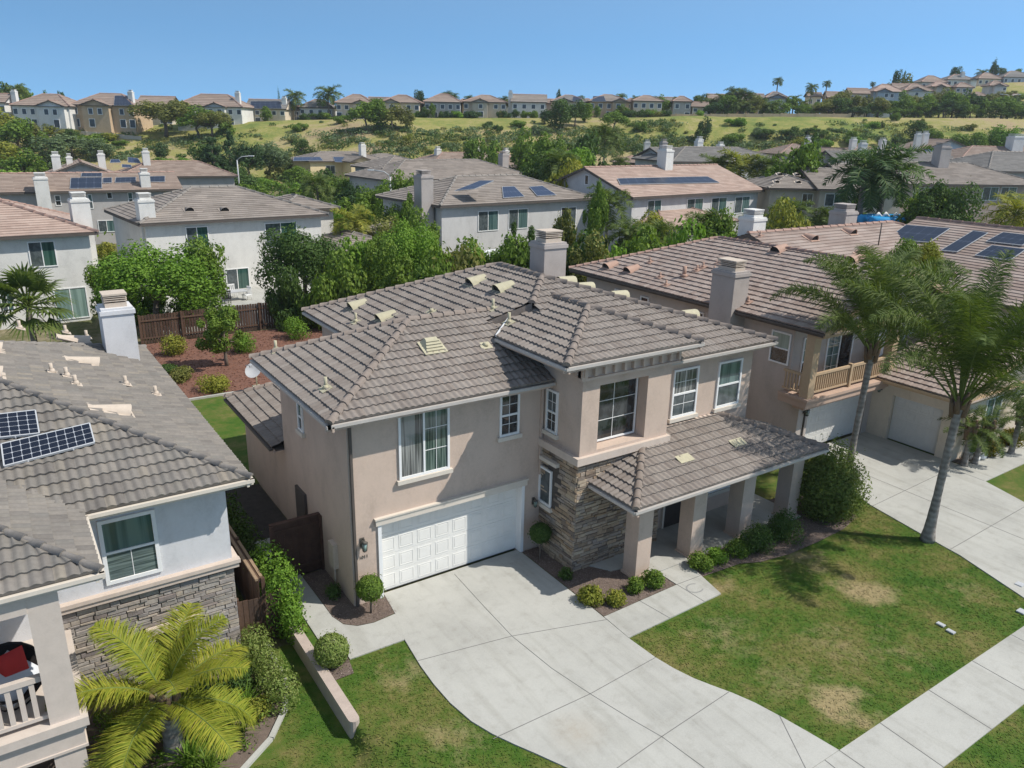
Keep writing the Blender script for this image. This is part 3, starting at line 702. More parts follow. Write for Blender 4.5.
def frond(mb, base, az, elev, L, droop, n, ll, rr, mi=0, mp=1, wid=.035, sag=.6, plum=.35, thick=.025, pet=.16, twist=0, dexp=1.25):
    """one feather frond: a bending midrib with leaflets down both sides"""
    p = V3(base); pts = [p]; N_ = 14; ds = []
    for i in range(N_):
        t = (i+.5)/N_; e = elev-droop*t**dexp; d = V3((math.cos(az)*math.cos(e), math.sin(az)*math.cos(e), math.sin(e))); ds.append(d); p = p+d*(L/N_); pts.append(p)
    mb.tube(pts, [thick*(1.1-.95*i/N_) for i in range(N_+1)], 5, mp, False)
    side0 = V3((-math.sin(az), math.cos(az), 0))
    for i in range(n):
        t = pet+(1-pet)*(i+rr.random()*.6)/n; f = min(N_-1e-3, t*N_); k = int(f); c = pts[k].lerp(pts[k+1], f-k); d = ds[k]; up = side0.cross(d); up = up if up.z > 0 else -up
        s = math.sin(math.pi*min(1, (t-pet)/(1-pet)*.92+.08))**.5; l = ll*s*rr.uniform(.85, 1.1)
        for sg in (-1, 1):
            v = rr.uniform(-plum, plum)+twist; o = (side0*sg*math.cos(v)+up*(math.sin(v)+.12)+d*rr.uniform(.35, .75)).normalized()
            w = d*wid*.5; k0 = len(mb.v); q = c; dd = o
            pr = [(c-w*.6, c+w*.6)]
            for j, ww in ((1, 1.), (2, .75), (3, .12)):
                q = q+dd*(l/3); dd = (dd-V3((0, 0, sag*.5*j/2))).normalized(); pr.append((q-w*ww, q+w*ww))
            for a, b in pr: mb.v += [a, b]
            for j in range(3): mb.face((k0+2*j, k0+2*j+1, k0+2*j+3, k0+2*j+2), mi)
def fan_leaf(mb, base, az, elev, L, R_, rr, mi=0, mp=1, n=18):
    d = V3((math.cos(az)*math.cos(elev), math.sin(az)*math.cos(elev), math.sin(elev))); c = V3(base)+d*L; mb.tube([base, V3(base)+d*L*.5+V3((0, 0, .02)), c], .018, 5, mp, False)
    s = V3((-math.sin(az), math.cos(az), 0)); up = d.cross(s)
    for i in range(n):
        a = -2.1+4.2*i/(n-1); e = (d*math.cos(a)+s*math.sin(a)); l = R_*(.75+.25*math.cos(a))*rr.uniform(.9, 1.05); w = s*math.cos(a)-d*math.sin(a); k = len(mb.v)
        m = c+e*l*.55+up*.03; tip = c+e*l-V3((0, 0, .18*l)); mb.v += [c-w*.012, c+w*.012, m+w*.05*R_, tip+w*.004, tip-w*.004, m-w*.05*R_]
        mb.face((k, k+1, k+2, k+5), mi); mb.face((k+5, k+2, k+3, k+4), mi)
def palm_proto(kind, tone, var):
    key = ('palm', kind, tone, var)
    if key in PROTO: return PROTO[key]
    rr = random.Random(var*17+len(kind)); mb = MB(); tb = MB()
    if kind == 'queen':     # unit height 1 trunk scaled by z separately is avoided: crown about the trunk top at the origin
        for i in range(20):
            frond(mb, (0, 0, 0), i*2.399+rr.uniform(-.2, .2), lerp(1.35, -.35, i/19)+rr.uniform(-.1, .1), rr.uniform(.9, 1.08), rr.uniform(1.2, 1.9), 40, .30, rr, wid=.03, sag=.5, thick=.016, plum=.6)
    elif kind == 'fan':
        for i in range(30): fan_leaf(mb, (0, 0, 0), i*2.399, lerp(1.4, -.6, i/29)+rr.uniform(-.1, .1), .55, .5, rr)
    else:                   # date: stiff arching
        for i in range(26):
            frond(mb, (0, 0, 0), i*2.399, lerp(1.3, -.3, i/25)+rr.uniform(-.1, .1), rr.uniform(.85, 1.05), rr.uniform(.7, 1.2), 26, .17, rr, wid=.02, sag=.15, thick=.014)
    cm = mb.build('crown', [M['l_'+tone], M['petiole']], None); COL.objects.unlink(cm)
    tb.tube([(0, 0, -1), (.0, 0, -.5), (0, 0, -.05)], [.9, .8, .7], 7); tb.tube([(0, 0, -.06), (0, 0, .03)], [.9, .4], 7)
    tm = tb.build('trunk', M['palm_trunk'], None); COL.objects.unlink(tm)
    PROTO[key] = [cm.data, tm.data]; bpy.data.objects.remove(cm); bpy.data.objects.remove(tm); return PROTO[key]
def place_palm(kind, tone, base, h, r, label, trunk=.16, group=None, name=None):
    """h: height of the trunk, r: frond length"""
    _tv[0] += 1; ms = palm_proto(kind, tone, _tv[0] % 2); rr = random.Random(_tv[0])
    t = thing(name or ('fan_palm' if kind == 'fan' else 'palm_tree'), label, 'palm', base, group, rr.uniform(0, 6.28), local=True)
    c = bpy.data.objects.new('crown', ms[0]); COL.objects.link(c); c.parent = t; c.location = (0, 0, h); c.scale = (r, r, r)
    k = bpy.data.objects.new('trunk', ms[1]); COL.objects.link(k); k.parent = t; k.location = (0, 0, h); k.scale = (trunk, trunk, h+.3)
    return t

# ================================================================== GROUND
def lines(segs):
    out = []
    for a, b, s in segs:
        n = max(1, round((b-a)/s)); out += [a+(b-a)*i/n for i in range(n)]
    return out+[segs[-1][1]]
xs = lines([(-420, -60, 24), (-60, -10, 5), (-10, 4.6, 1.2), (4.6, 6, .1), (6, 40, 1.5), (40, 120, 4), (120, 520, 7), (520, 900, 25)])
ys = lines([(-120, -10, 15), (-10, 9, 1.5), (9, 15, .4), (15, 40, 1.5), (40, 90, 4), (90, 420, 7), (420, 800, 25)])
mb = MB(); nx = len(xs)
for y in ys:
    for x in xs: mb.v.append(V3((x, y, terrain(x, y))))
for j in range(len(ys)-1):
    for i in range(nx-1): a = j*nx+i; mb.face((a, a+1, a+nx+1, a+nx), 0, True)
struct(mb.build('terrain', M['hill'], None, (0, 0, 0)))
def sheet(name, x0, x1, y0, y1, rx, ry, mat, dz=.05, zf=None):
    X = lines([(x0, x1, rx)]) if not isinstance(rx, list) else rx; Y = lines([(y0, y1, ry)]); mb = MB(); n = len(X)
    for y in Y:
        for x in X: mb.v.append(V3((x, y, (zf or terrain)(x, y)+dz)))
    for j in range(len(Y)-1):
        for i in range(n-1): a = j*n+i; mb.face((a, a+1, a+n+1, a+n), 0, True)
    return mb.build(name, mat, None, (0, 0, 0))
def gz(x, y): return terrain(x, y)+.05
struct(sheet('front_lawn', 1.5, 47, -6, 18.3, lines([(1.5, 4.9, .3), (4.9, 5.7, .05), (5.7, 47, .45)]), .3, M['grass']))
def poly_sheet(name, pts, z, mat): 
    mb = MB(); mb.poly([(x, y, z) for x, y in pts]); return struct(mb.build(name, mat, None, (0, 0, 0)))
def slab(name, pts, top, mat, bot=-.35):
    mb = MB(); mb.prism(pts, bot, top); return struct(mb.build(name, mat, None, (0, 0, 0)))
def joints(parent, segs, z, w=.022):
    mb = MB()
    for p in segs:
        for (a, b), (c, d) in zip(p, p[1:]):
            t = V3((c-a, d-b, 0)).normalized(); s = V3((-t.y, t.x, 0))*w; mb.obox(V3((a, b, z))-s*.5-t*.005, V3((c-a, d-b, 0))+t*.01, s, (0, 0, .004))
    return mb.build('control_joint', M['joint'], parent)
DL = [(8.14, 18.6), (7.98, 17.4), (7.69, 16.26), (7.56, 15.1), (7.52, 14.3), (7.54, 13.5), (7.66, 12.7), (7.86, 12.1), (8.12, 11.55), (8.38, 11.05), (8.7, 10.4), (9.1, 9.5), (9.6, 8.5), (10.2, 7.46)]
DR = [(12.98, 18.6), (12.97, 14.36), (12.93, 13.1), (12.98, 12.1), (13.08, 11.5), (13.24, 10.95), (13.44, 10.5), (13.66, 10.05), (13.86, 9.5), (14.02, 8.8), (14.15, 8.1), (14.25, 7.46)]
drive = slab('driveway', DL+DR[::-1], .035, M['conc'])
joints(drive, [[(10.45, 18.4), (10.33, 16.5), (10.25, 14.86), (10.38, 13.2), (10.62, 11.92), (10.9, 10.7), (11.12, 9.9), (11.25, 8.8), (11.3, 7.46)],
               [(7.6, 15.3), (10.25, 14.86), (12.97, 14.05)], [(7.8, 11.95), (10.62, 11.92), (12.98, 12.08)], [(9.1, 9.72), (11.16, 9.93), (13.6, 10.12)], [(14.0, 8.9), (13.1, 7.46)]], .0352, .018)
walk = slab('sidewalk', [(-30, 5.9), (70, 5.9), (70, 7.452), (-30, 7.452)], .031, M['conc'])
joints(walk, [[(15.85+2.13*i, 7.45), (15.79+2.13*i, 5.9)] for i in range(-12, 14)]+[[(14.25, 7.45), (14.3, 5.9)], [(10.2, 7.45), (10.1, 5.9)]], .0314, .02)
slab('driveway_apron', [(9.9, 4.35), (14.9, 4.35), (14.35, 5.897), (10.1, 5.897)], .028, M['conc'])
slab('street_kerb', [(-30, 4.2), (70, 4.2), (70, 4.35), (-30, 4.35)], .04, M['conc'])
slab('street', [(-60, -8), (110, -8), (110, 4.2), (-60, 4.2)], -.09, M['asphalt'], -.6)
fw_ = slab('front_walk', [(12.985, 14.2), (12.94, 13.1), (16.77, 13.22), (17.2, 15.09), (15.97, 15.09), (15.98, 14.28)], .039, M['conc'])
joints(fw_, [[(14.4, 14.23), (14.55, 13.15)], [(15.98, 14.28), (16.02, 13.2)], [(15.98, 14.28), (16.98, 14.25)]], .0394, .018)
st = MB(); ring = [(math.cos(a)*.30, math.sin(a)*.24) for a in [i*.25 for i in range(3, 23)]]
for (a, b), (c, d) in zip(ring, ring[1:]): st.poly([(16.3+a*.82, 13.85+b*.82, .0425), (16.3+a, 13.85+b, .0425), (16.3+c, 13.85+d, .0425), (16.3+c*.82, 13.85+d*.82, .0425)])
st.build('damp_ring', M['stain'], fw_)
slab('porch_floor', [(15.65, 15.1), (23.1, 15.1), (23.1, 17.3), (13.9, 17.3), (14.4, 16.5), (14.75, 15.95), (15.65, 15.75)], .06, M['conc'])
slab('side_path', [(5.75, 20.9), (5.72, 17.4), (6.12, 16.95), (6.13, 16.31), (7.8, 16.29), (8.06, 17.5), (7.3, 17.42), (6.85, 17.52), (6.55, 17.8), (6.42, 18.3), (6.4, 20.9)], .0325, M['conc'])
slab('side_yard_path', [(5.75, 22.0), (6.9, 22.0), (6.9, 23.6), (5.75, 23.6)], .03, M['conc'])
struct(sheet('side_yard_soil', 4.7, 7.2, 20.9, 28, .6, .8, M['soil_shaded'], .05))  # soil with shade painted into its tone
rd = slab('neighbour_driveway', [(24.3, 7.455), (25.4, 10.52), (25.72, 12.15), (26.2, 14.3), (26.7, 15.4), (27.5, 16.6), (27.6, 18.95), (33.05, 18.95), (33.0, 14.5), (46, 14.3), (46, 13.2), (32.25, 13.06), (31.6, 11.3), (31.3, 7.455)], .033, M['conc'])
joints(rd, [[(28.6, 18.9), (28.4, 7.5)], [(26.2, 14.2), (32.9, 14.5)], [(25.5, 10.9), (31.5, 11.1)], [(32.25, 13.1), (32.3, 14.3)]], .0334, .02)
B1 = [(13.01, 14.23), (15.95, 14.31), (15.95, 15.08), (15.66, 15.09), (15.66, 15.76), (14.74, 15.94), (14.38, 16.5), (14.2, 16.58), (13.66, 16.58), (13.66, 18.4), (13.01, 18.4)]
B2 = [(16.9, 14.2), (17.6, 14.15), (18.6, 14.1), (19.3, 13.8), (20.5, 13.62), (22, 13.62), (23.6, 13.7), (24.9, 14.0), (25.1, 14.9), (24.4, 16.6), (23.15, 16.6), (23.15, 15.08), (17.22, 15.08)]
B3 = [(6.43, 20.8), (6.44, 18.3), (6.57, 17.82), (6.86, 17.55), (7.3, 17.45), (8.06, 17.54), (8.16, 18.44), (7.16, 18.44), (7.16, 20.8)]
B4 = [(5.47, 16.9), (5.5, 15.75), (6.0, 15.75), (6.1, 16.3), (6.1, 16.92), (5.75, 17.2), (5.5, 17.25)]
B5 = [(33.1, 14.52), (46, 14.33), (46, 15), (33.1, 14.95)]
def inpoly(x, y, P):
    c = False
    for (a, b), (d, e) in zip(P, P[1:]+P[:1]):
        if (b > y) != (e > y) and x < (d-a)*(y-b)/(e-b)+a: c = not c
    return c
def chips(name, polys, n, mat, seed, z=.028, s=.035):
    rr = random.Random(seed); mb = MB()
    for P in polys:
        ar = abs(sum(a*e-d*b for (a, b), (d, e) in zip(P, P[1:]+P[:1])))/2; x0, x1 = min(p[0] for p in P), max(p[0] for p in P); y0, y1 = min(p[1] for p in P), max(p[1] for p in P); c = 0
        while c < n*ar:
            x, y = rr.uniform(x0, x1), rr.uniform(y0, y1)
            if not inpoly(x, y, P): continue
            c += 1; nn = (V3((0, 0, 1))+rdir(rr)*.6).normalized(); leaf(mb, V3((x, y, z+rr.uniform(0, .015))), nn, s*rr.uniform(.7, 1.8), s*.6, rr)
    return stuff(mb.build(name, mat, None, (0, 0, 0)))
for i, P in enumerate((B1, B2, B3, B4, B5)): poly_sheet('mulch_bed', P, .024, M['soil'])
tag(chips('bark_mulch', [B1, B2, B3, B4, B5], 420, M['mulch'], 5), 'grey brown bark chips covering the front planting beds', 'mulch')
# back garden
struct(sheet('back_lawn', 4.7, 11, 28, 39.2, 1, 1, M['grass'], .052))
BB = [(4.7, 39.25), (12, 39.25), (30, 38), (30, 51.2), (4.7, 51.2)]
poly_sheet('back_bark_bed', BB, .02, M['soil_red'])
tag(chips('red_bark_mulch', [[(4.7, 39.25), (12, 39.25), (22, 38), (22, 51.2), (4.7, 51.2)]], 34, M['mulch_red'], 6, .03, .11), 'red brown bark chips over the sloping back garden bed', 'mulch')
slab('bed_edging', [(4.7, 39.1), (12, 39.1), (12, 39.25), (4.7, 39.25)], .1, M['conc'])
slab('patio_slab', [(8.5, 52.3), (31, 52.9), (31, 70), (8.5, 68)], .02, M['conc'])
# short blades of the front lawns
def in_hard(x, y):
    if 5.85 < y < 7.5: return True
    return any(inpoly(x, y, P) for P in (DRIVE, B1, B2, B3, B4, RDRIVE)) or (12.9 < x < 16.9 and 13.1 < y < 15.1) or (y > 16.25 and x > 5.4) or (5.05 < x < 5.5 and y > 13.9)
DRIVE = DL+DR[::-1]; RDRIVE = [(24.3, 7.455), (25.4, 10.52), (25.72, 12.15), (26.2, 14.3), (26.7, 15.4), (27.5, 16.6), (33, 16), (31.3, 7.455)]
rr = random.Random(3); mb = MB(); n = 0
while n < 42000:
    x, y = rr.uniform(2.6, 27), rr.uniform(4.6, 17.8)
    if in_hard(x, y) or (x < 3.9 and y > 14.5): continue
    n += 1; z = gz(x, y); h = rr.uniform(.02, .05); a = rr.uniform(0, 6.28); w = rr.uniform(.012, .03); l = rr.uniform(-.04, .04); k = len(mb.v); c, s = math.cos(a)*w, math.sin(a)*w
    q = rr.uniform(.05, .10); mb.v += [V3((x-c, y-s, z+.004)), V3((x+c, y+s, z+.004)), V3((x-s/w*q, y+c/w*q, z+h*.7))]; mb.face((k, k+1, k+2), 0, True)
g = stuff(mb.build('lawn_grass', M['blades'], None, (0, 0, 0))); g.data.normals_split_custom_set_from_vertices([(0, 0, 1)]*len(g.data.vertices)); tag(g, 'mown green lawn grass with brown dry patches around the driveway', 'grass')

# ================================================================== MAIN HOUSE
mh = thing('stucco_house', 'two storey taupe stucco house with stone entry tower and white garage door', 'house', (7.15, 18.45, 0))
w = MB()
w.box(7.15, 18.85, -.3, 13.9, 24.1, 5.86); w.box(7.15, 18.45, -.3, 8.05, 18.85, 5.86); w.box(12.95, 18.45, -.3, 13.9, 18.85, 5.86); w.box(8.05, 18.45, 2.44, 12.95, 18.85, 5.86)
w.box(10.6, 22.2, -.3, 14.0, 29.4, 5.95); w.box(13.9, 17.15, -.3, 21.9, 29.39, 6.22)
garage_wall = w.build('wall', M['stucco_taupe'], mh)
w = MB()   # tower with its deep window niche
w.box(13.7, 17.0, -.3, 17.28, 20.4, 6.93); w.box(13.7, 16.55, 3.9, 14.36, 17.0, 6.93); w.box(16.3, 16.55, 3.9, 17.28, 17.0, 6.93); w.box(14.36, 16.55, 6.12, 16.3, 17.0, 6.93); w.box(14.36, 16.55, 3.9, 16.3, 17.0, 4.06)
w.box(13.7, 16.6, -.3, 17.28, 17.0, 3.9)
w.build('tower_wall', M['stucco_taupe'], mh)
w = MB(); rr = random.Random(11)
stone_wall(w, (13.7, 16.6, 0), V3((1, 0, 0)), V3((0, -1, 0)), 3.58, 0, 3.72, rr)
stone_wall(w, (13.7, 18.43, 0), V3((0, -1, 0)), V3((-1, 0, 0)), 1.86, 0, 3.72, rr, .05, (.28, .95, 1.85, 3.3))
w.build('stone_veneer', M['stone'], mh)
w = MB(); w.box(13.688, 16.585, -.2, 17.2, 16.62, 3.72); w.box(13.68, 16.62, -.2, 13.699, 18.44, 3.72); w.build('mortar_backing', M['mortar'], mh)
w = MB(); w.box(13.54, 16.42, 3.72, 17.36, 17.1, 3.96); w.box(13.54, 17.1, 3.72, 13.7, 18.44, 3.96); w.build('stone_ledge', M['ledge'], mh)
w = MB(); w.box(17.28, 17.05, 3.72, 20.6, 17.15, 3.97); w.build('wall_flashing', M['ledge'], mh)
# corbel band under the tower eaves
w = MB(); w.box(13.5, 16.35, 6.42, 17.45, 16.55, 6.5); w.box(13.45, 16.3, 6.82, 17.5, 20, 6.93); w.box(13.5, 16.35, 6.5, 13.7, 20, 6.82)
w.box(13.5, 16.42, 6.5, 17.45, 16.56, 6.82)
for i in range(11): x = 13.55+i*.375; w.box(x, 16.3, 6.55, x+.09, 16.55, 6.82)
for i in range(9): y = 16.55+i*.36; w.box(13.44, y, 6.55, 13.7, y+.09, 6.82)
w.build('corbel_band', M['stucco_taupe'], mh)
zE, A_, E_ = 6.0, V3((10.5, 21.35, 7.53)), V3((15, 21.35, 7.53)); C_, B_ = V3((15.7, 21.5, 8.42)), V3((15.7, 24.3, 8.42))
GF = [(6.5, 17.88, 6), (15, 17.88, 6), E_, A_]; GL = [(6.5, 24.7, 6), (6.5, 17.88, 6), A_]; GB = [(15, 24.7, 6), (6.5, 24.7, 6), A_, E_]
yN = V3((0, -1, 0)); xN = V3((-1, 0, 0)); xP = V3((1, 0, 0))
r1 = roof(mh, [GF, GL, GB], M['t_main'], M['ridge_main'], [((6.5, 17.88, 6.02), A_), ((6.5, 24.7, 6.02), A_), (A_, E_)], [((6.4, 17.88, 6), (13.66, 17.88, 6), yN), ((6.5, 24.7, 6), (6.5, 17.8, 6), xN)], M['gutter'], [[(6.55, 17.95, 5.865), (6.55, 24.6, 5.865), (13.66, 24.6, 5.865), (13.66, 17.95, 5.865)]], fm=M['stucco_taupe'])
ML = [(10.1, 30, 6.1), (10.1, 21.9, 6.1), (14.4, 20.2, 7.88), C_, B_]; MF = [(14.4, 16.65, 6.4), (22.4, 16.65, 6.4), C_, (14.4, 20.2, 7.88)]
MR = [(22.4, 16.65, 6.4), (22.4, 30, 6.4), B_, C_]; MBk = [(22.4, 30, 6.4), (10.1, 30, 6.1), B_]
r2 = roof(mh, [ML, MF, MR, MBk], M['t_main'], M['ridge_main'], [((10.1, 30, 6.12), B_), (C_, B_), ((14.4, 20.2, 7.88), C_), ((22.4, 16.65, 6.42), C_), ((22.4, 30, 6.42), B_)], [((17.3, 16.65, 6.4), (22.45, 16.65, 6.4), yN), ((10.1, 30, 6.1), (10.1, 24.6, 6.1), xN), ((22.4, 16.65, 6.4), (22.4, 30, 6.4), xP)], M['gutter'], [[(17.0, 16.7, 6.24), (17.0, 29.9, 6.24), (22.35, 29.9, 6.24), (22.35, 16.7, 6.24)], [(10.2, 22, 5.955), (10.2, 29.9, 5.955), (14, 29.9, 5.955), (14, 22, 5.955)]], fm=M['stucco_taupe'])
cl = MB(); cl.poly([(10.1, 21.9, 6.1), (14.4, 20.2, 7.9), (14.4, 20.2, 7.3), (10.1, 21.9, 5.9)]); cl.build('step_flashing', M['ridge_main'], r2)
T_, T2 = V3((15.42, 18.6, 7.97)), V3((15.42, 21.3, 7.97))
TF = [(12.75, 16.15, 7.05), (18.09, 16.15, 7.05), T_]; TL = [(12.75, 19.75, 7.05), (12.75, 16.15, 7.05), T_, T2, (14.3, 20.9, 7.59)]; TR = [(18.09, 16.15, 7.05), (18.09, 21.3, 7.05), T2, T_]
r3 = roof(mh, [TF, TL, TR], M['t_main'], M['ridge_main'], [((12.75, 16.15, 7.07), T_), ((18.09, 16.15, 7.07), T_), (T_, T2)], [((12.7, 16.15, 7.05), (18.14, 16.15, 7.05), yN), ((12.75, 19.75, 7.05), (12.75, 16.1, 7.05), xN), ((18.09, 16.1, 7.05), (18.09, 19, 7.05), xP)], M['gutter'], [[(12.8, 16.2, 6.94), (12.8, 20, 6.94), (18.0, 20, 6.94), (18.0, 16.2, 6.94)]], fm=M['stucco_taupe'])
fl = MB(); fl.obox((12.75, 19.76, 7.06), (1.55, 1.15, .54), (0, .06, 0), (0, 0, .07)); fl.build('rake_flashing', M['white'], r3)
PFp = [(14.15, 14.45, 3.0), (23.0, 14.45, 3.0), (20.2, 17.15, 3.945), (16.85, 17.15, 3.945)]; PLp = [(14.15, 17.1, 3.0), (14.15, 14.45, 3.0), (16.82, 17.12, 3.945)]; PRp = [(23.0, 14.45, 3.0), (23.0, 17.14, 3.0), (20.2, 17.14, 3.945)]
r4 = roof(mh, [PFp, PLp, PRp], M['t_main'], M['ridge_main'], [((14.15, 14.45, 3.02), (16.25, 16.53, 3.735)), ((23.0, 14.45, 3.02), (20.2, 17.13, 3.945))], [((14.1, 14.45, 3.0), (23.05, 14.45, 3.0), yN), ((14.15, 16.5, 3.0), (14.15, 14.4, 3.0), xN), ((23.0, 14.4, 3.0), (23.0, 17.1, 3.0), xP)], M['gutter'], [[(14.25, 14.6, 2.84), (14.25, 17.1, 2.84), (22.9, 17.1, 2.84), (22.9, 14.6, 2.84)]], fm=M['stucco_taupe'])
w = MB(); w.box(14.7, 15.2, 2.6, 22.9, 15.7, 2.83); w.box(22.5, 15.7, 2.6, 22.9, 17.1, 2.83); w.build('porch_beam', M['stucco_taupe'], mh)
for cx in (15.33, 17.7, 20.05, 22.62): w = MB(); w.box(cx-.29, 15.16, 0, cx+.29, 15.74, 2.6); w.box(cx-.33, 15.12, .0, cx+.33, 15.78, .12); w.build('porch_column', M['stucco_taupe'], mh)
# low side wing
LW = [(6.75, 30.0, 3.0), (6.75, 24.1, 3.0), (10.6, 24.1, 4.35), (10.6, 27.5, 4.35)]; LB = [(10.6, 30, 3.0), (6.75, 30, 3.0), (10.6, 27.5, 4.35)]
w = MB(); w.box(7.25, 24.1, -.3, 10.6, 29.4, 2.86); w.build('side_wing_wall', M['stucco_taupe'], mh)
r5 = roof(mh, [LW, LB], M['t_main'], M['ridge_main'], [((6.75, 30, 3.02), (10.6, 27.5, 4.35))], [((6.75, 30, 3.0), (6.75, 24.15, 3.0), xN)], M['gutter_dark'], [[(6.8, 24.1, 2.865), (6.8, 29.9, 2.865), (10.5, 29.9, 2.865), (10.5, 24.1, 2.865)]], fm=M['stucco_taupe'])
# garage opening
door_sectional(mh, (8.05, 18.72, .03), XN[0], XN[1], 4.9, 2.41, 8, 4, M['door_white'])
w = MB(); w.box(7.88, 18.36, 2.44, 13.12, 18.45, 2.62); w.box(7.85, 18.33, 2.62, 13.15, 18.45, 2.67); w.build('door_head_trim', M['trim'], mh)
for x in (7.95, 12.94): w = MB(); w.box(x, 18.4, .03, x+.11, 18.72, 2.44); w.build('door_jamb', M['white'], mh)
win_y(mh, 18.45, (399.5, 412), (447, 466), style='slider', panes=('g_blind', 'g_tealblind'), lites=(2, 3, (0, 1, .52, 1)), trim='trim')
win_y(mh, 18.45, (501.5, 396), (516.5, 431), style='hung', panes=('g_dark', 'g_dark'), lites=(2, 4, (0, 1, 0, 1)), trim='trim')
win_x(mh, 13.7, (549, 390), (556, 432), style='hung', panes=('g_dark', 'g_screen'), lites=(2, 4, (0, 1, 0, 1)))
wl = win_x(mh, 13.66, (541.5, 467), (550, 505), style='fixed', panes=('g_screen',)); w = MB(); w.box(13.5, 17.42, 3.3, 13.66, 18.3, 3.42); w.build('lintel', M['trim'], mh)
window(mh, (14.42, 17.0, 4.16), XN[0], XN[1], 1.78, 1.88, 'fixed', ('g_dark',), False, .05, (2, 3, (0, 1, 0, 1)))
win_y(mh, 17.15, (675, 372), (693, 411), style='hung', panes=('g_screen', 'g_blind'), lites=(2, 4, (0, 1, 0, 1)))
win_y(mh, 17.15, (720, 364), (736, 401), style='hung', panes=('g_screen', 'g_teal'))
win_x(mh, 7.15, (298.5, 402), (303.5, 430), style='hung', panes=('g_dark', 'g_green'))
w = MB(); w.box(7.06, 22.1, 0, 7.15, 22.98, 2.05); w.build('side_door', M['gutter_dark'], mh)
w = MB(); w.box(18.1, 17.08, .06, 19.1, 17.15, 2.3); d = w.build('front_door', plain('dark_front_door', (.06, .05, .045), .5, .2), mh)
w = MB(); w.box(18.02, 17.06, .06, 18.1, 17.15, 2.38); w.box(19.1, 17.06, .06, 19.18, 17.15, 2.38); w.box(18.1, 17.06, 2.3, 19.1, 17.15, 2.38); w.build('door_frame', M['trim'], d)
window(mh, (20.0, 17.15, .9), XN[0], XN[1], 1.6, 1.3, 'slider', ('g_dark', 'g_screen'))
lantern(mh, (7.47, 18.45, 2.0), (0, -1, 0), 1.25); lantern(mh, (13.42, 18.45, 1.75), (0, -1, 0), 1.0)
text_mesh(mh, '1011', (7.36, 18.445, 1.5), (1, 0, 0), (0, -1, 0), .14, M['bronze'])
for (x, y, z0, z1) in ((7.2, 18.36, .0, 5.8), (13.58, 18.36, 2.7, 5.8)): w = MB(); w.box(x, y, z0, x+.07, y+.08, z1); w.build('downspout', M['gutter_dark'] if x < 8 else M['stucco_taupe'], mh)
w = MB(); w.box(7.0, 19.55, .7, 7.15, 19.95, 1.5); w.tube([(7.08, 19.7, .7), (7.08, 19.7, 0)], .03); w.build('utility_meter_box', M['vent_tan'], mh)
chimney(mh, 18.35, 25.0, 19.45, 26.0, 6.5, 9.05)
# roof vents placed where the photo shows them
def onp(P, px, py): Q, n, _, _ = plane_axes(P); return PL(px, py, Q[0], n)
for P, ro, L in ((ML, r2, [((351, 310), 0), ((379, 322), 0), ((470, 286), 0), ((497, 293), 0)]),):
    for (a, b), k in L: barrel_vent(ro, onp(P, a, b), P, M['vent_cream'], .28, .7)
barrel_vent(r2, (18.9, 22.7, onp(MR, 560, 270).z*0+7.45), MR, M['vent_cream'], .28, .7)
for a, b in ((585, 285), (625, 297), (678, 312)): 
    p = V3((lerp(16.4, 20.6, (a-560)/118.), lerp(22.6, 18.9, (a-560)/118.), 0)); p.z = 8.42-(p.x-15.7)*.3015+.02; barrel_vent(r2, p, MR, M['vent_cream'], .28, .7)
p = onp(GF, 433, 350); q = MB(); _, nn, uu, vv = plane_axes(GF); q.obox(p-uu*.38-vv*.25+nn*.05, uu*.76, vv*.62, nn*.03)
q.poly([p-uu*.3-vv*.15+nn*.08, p+uu*.3-vv*.15+nn*.08, p+uu*.2+vv*.2+nn*.26, p-uu*.2+vv*.2+nn*.26]); q.poly([p-uu*.3-vv*.15+nn*.08, p-uu*.2+vv*.2+nn*.26, p-uu*.2+vv*.3+nn*.26, p-uu*.3+vv*.35+nn*.08]); q.poly([p+uu*.3-vv*.15+nn*.08, p+uu*.2+vv*.2+nn*.26, p+uu*.2+vv*.3+nn*.26, p+uu*.3+vv*.35+nn*.08]); q.poly([p-uu*.2+vv*.2+nn*.26, p+uu*.2+vv*.2+nn*.26, p+uu*.2+vv*.3+nn*.26, p-uu*.2+vv*.3+nn*.26])
for i in range(4): t = i/4; q.obox(p-uu*(.29-.09*t)-vv*(.15-.35*t)+nn*(.085+.18*t), uu*(.58-.18*t), vv*.03, nn*.035)
q.build('louvred_vent', M['vent_cream'], r1)
for P, ro, a, b in ((GL, r1, 276, 352), (GL, r1, 326, 390), (ML, r2, 356, 323), (ML, r2, 493, 310), (GF, r1, 485, 347), (ML, r2, 432, 313), (TL, r3, 509, 324)): pipe_vent(ro, onp(P, a, b), P, M['vent_cream'], .38 if a not in (485, 432) else .12)
for a, b in ((684, 460), (737, 444)): p = onp(PFp, a, b); _, nn, uu, vv = plane_axes(PFp); q = MB(); q.obox(p-uu*.3-vv*.17+nn*.06, uu*.6, vv*.34, nn*.03); q.build('flat_roof_vent', M['vent_cream'], r4)
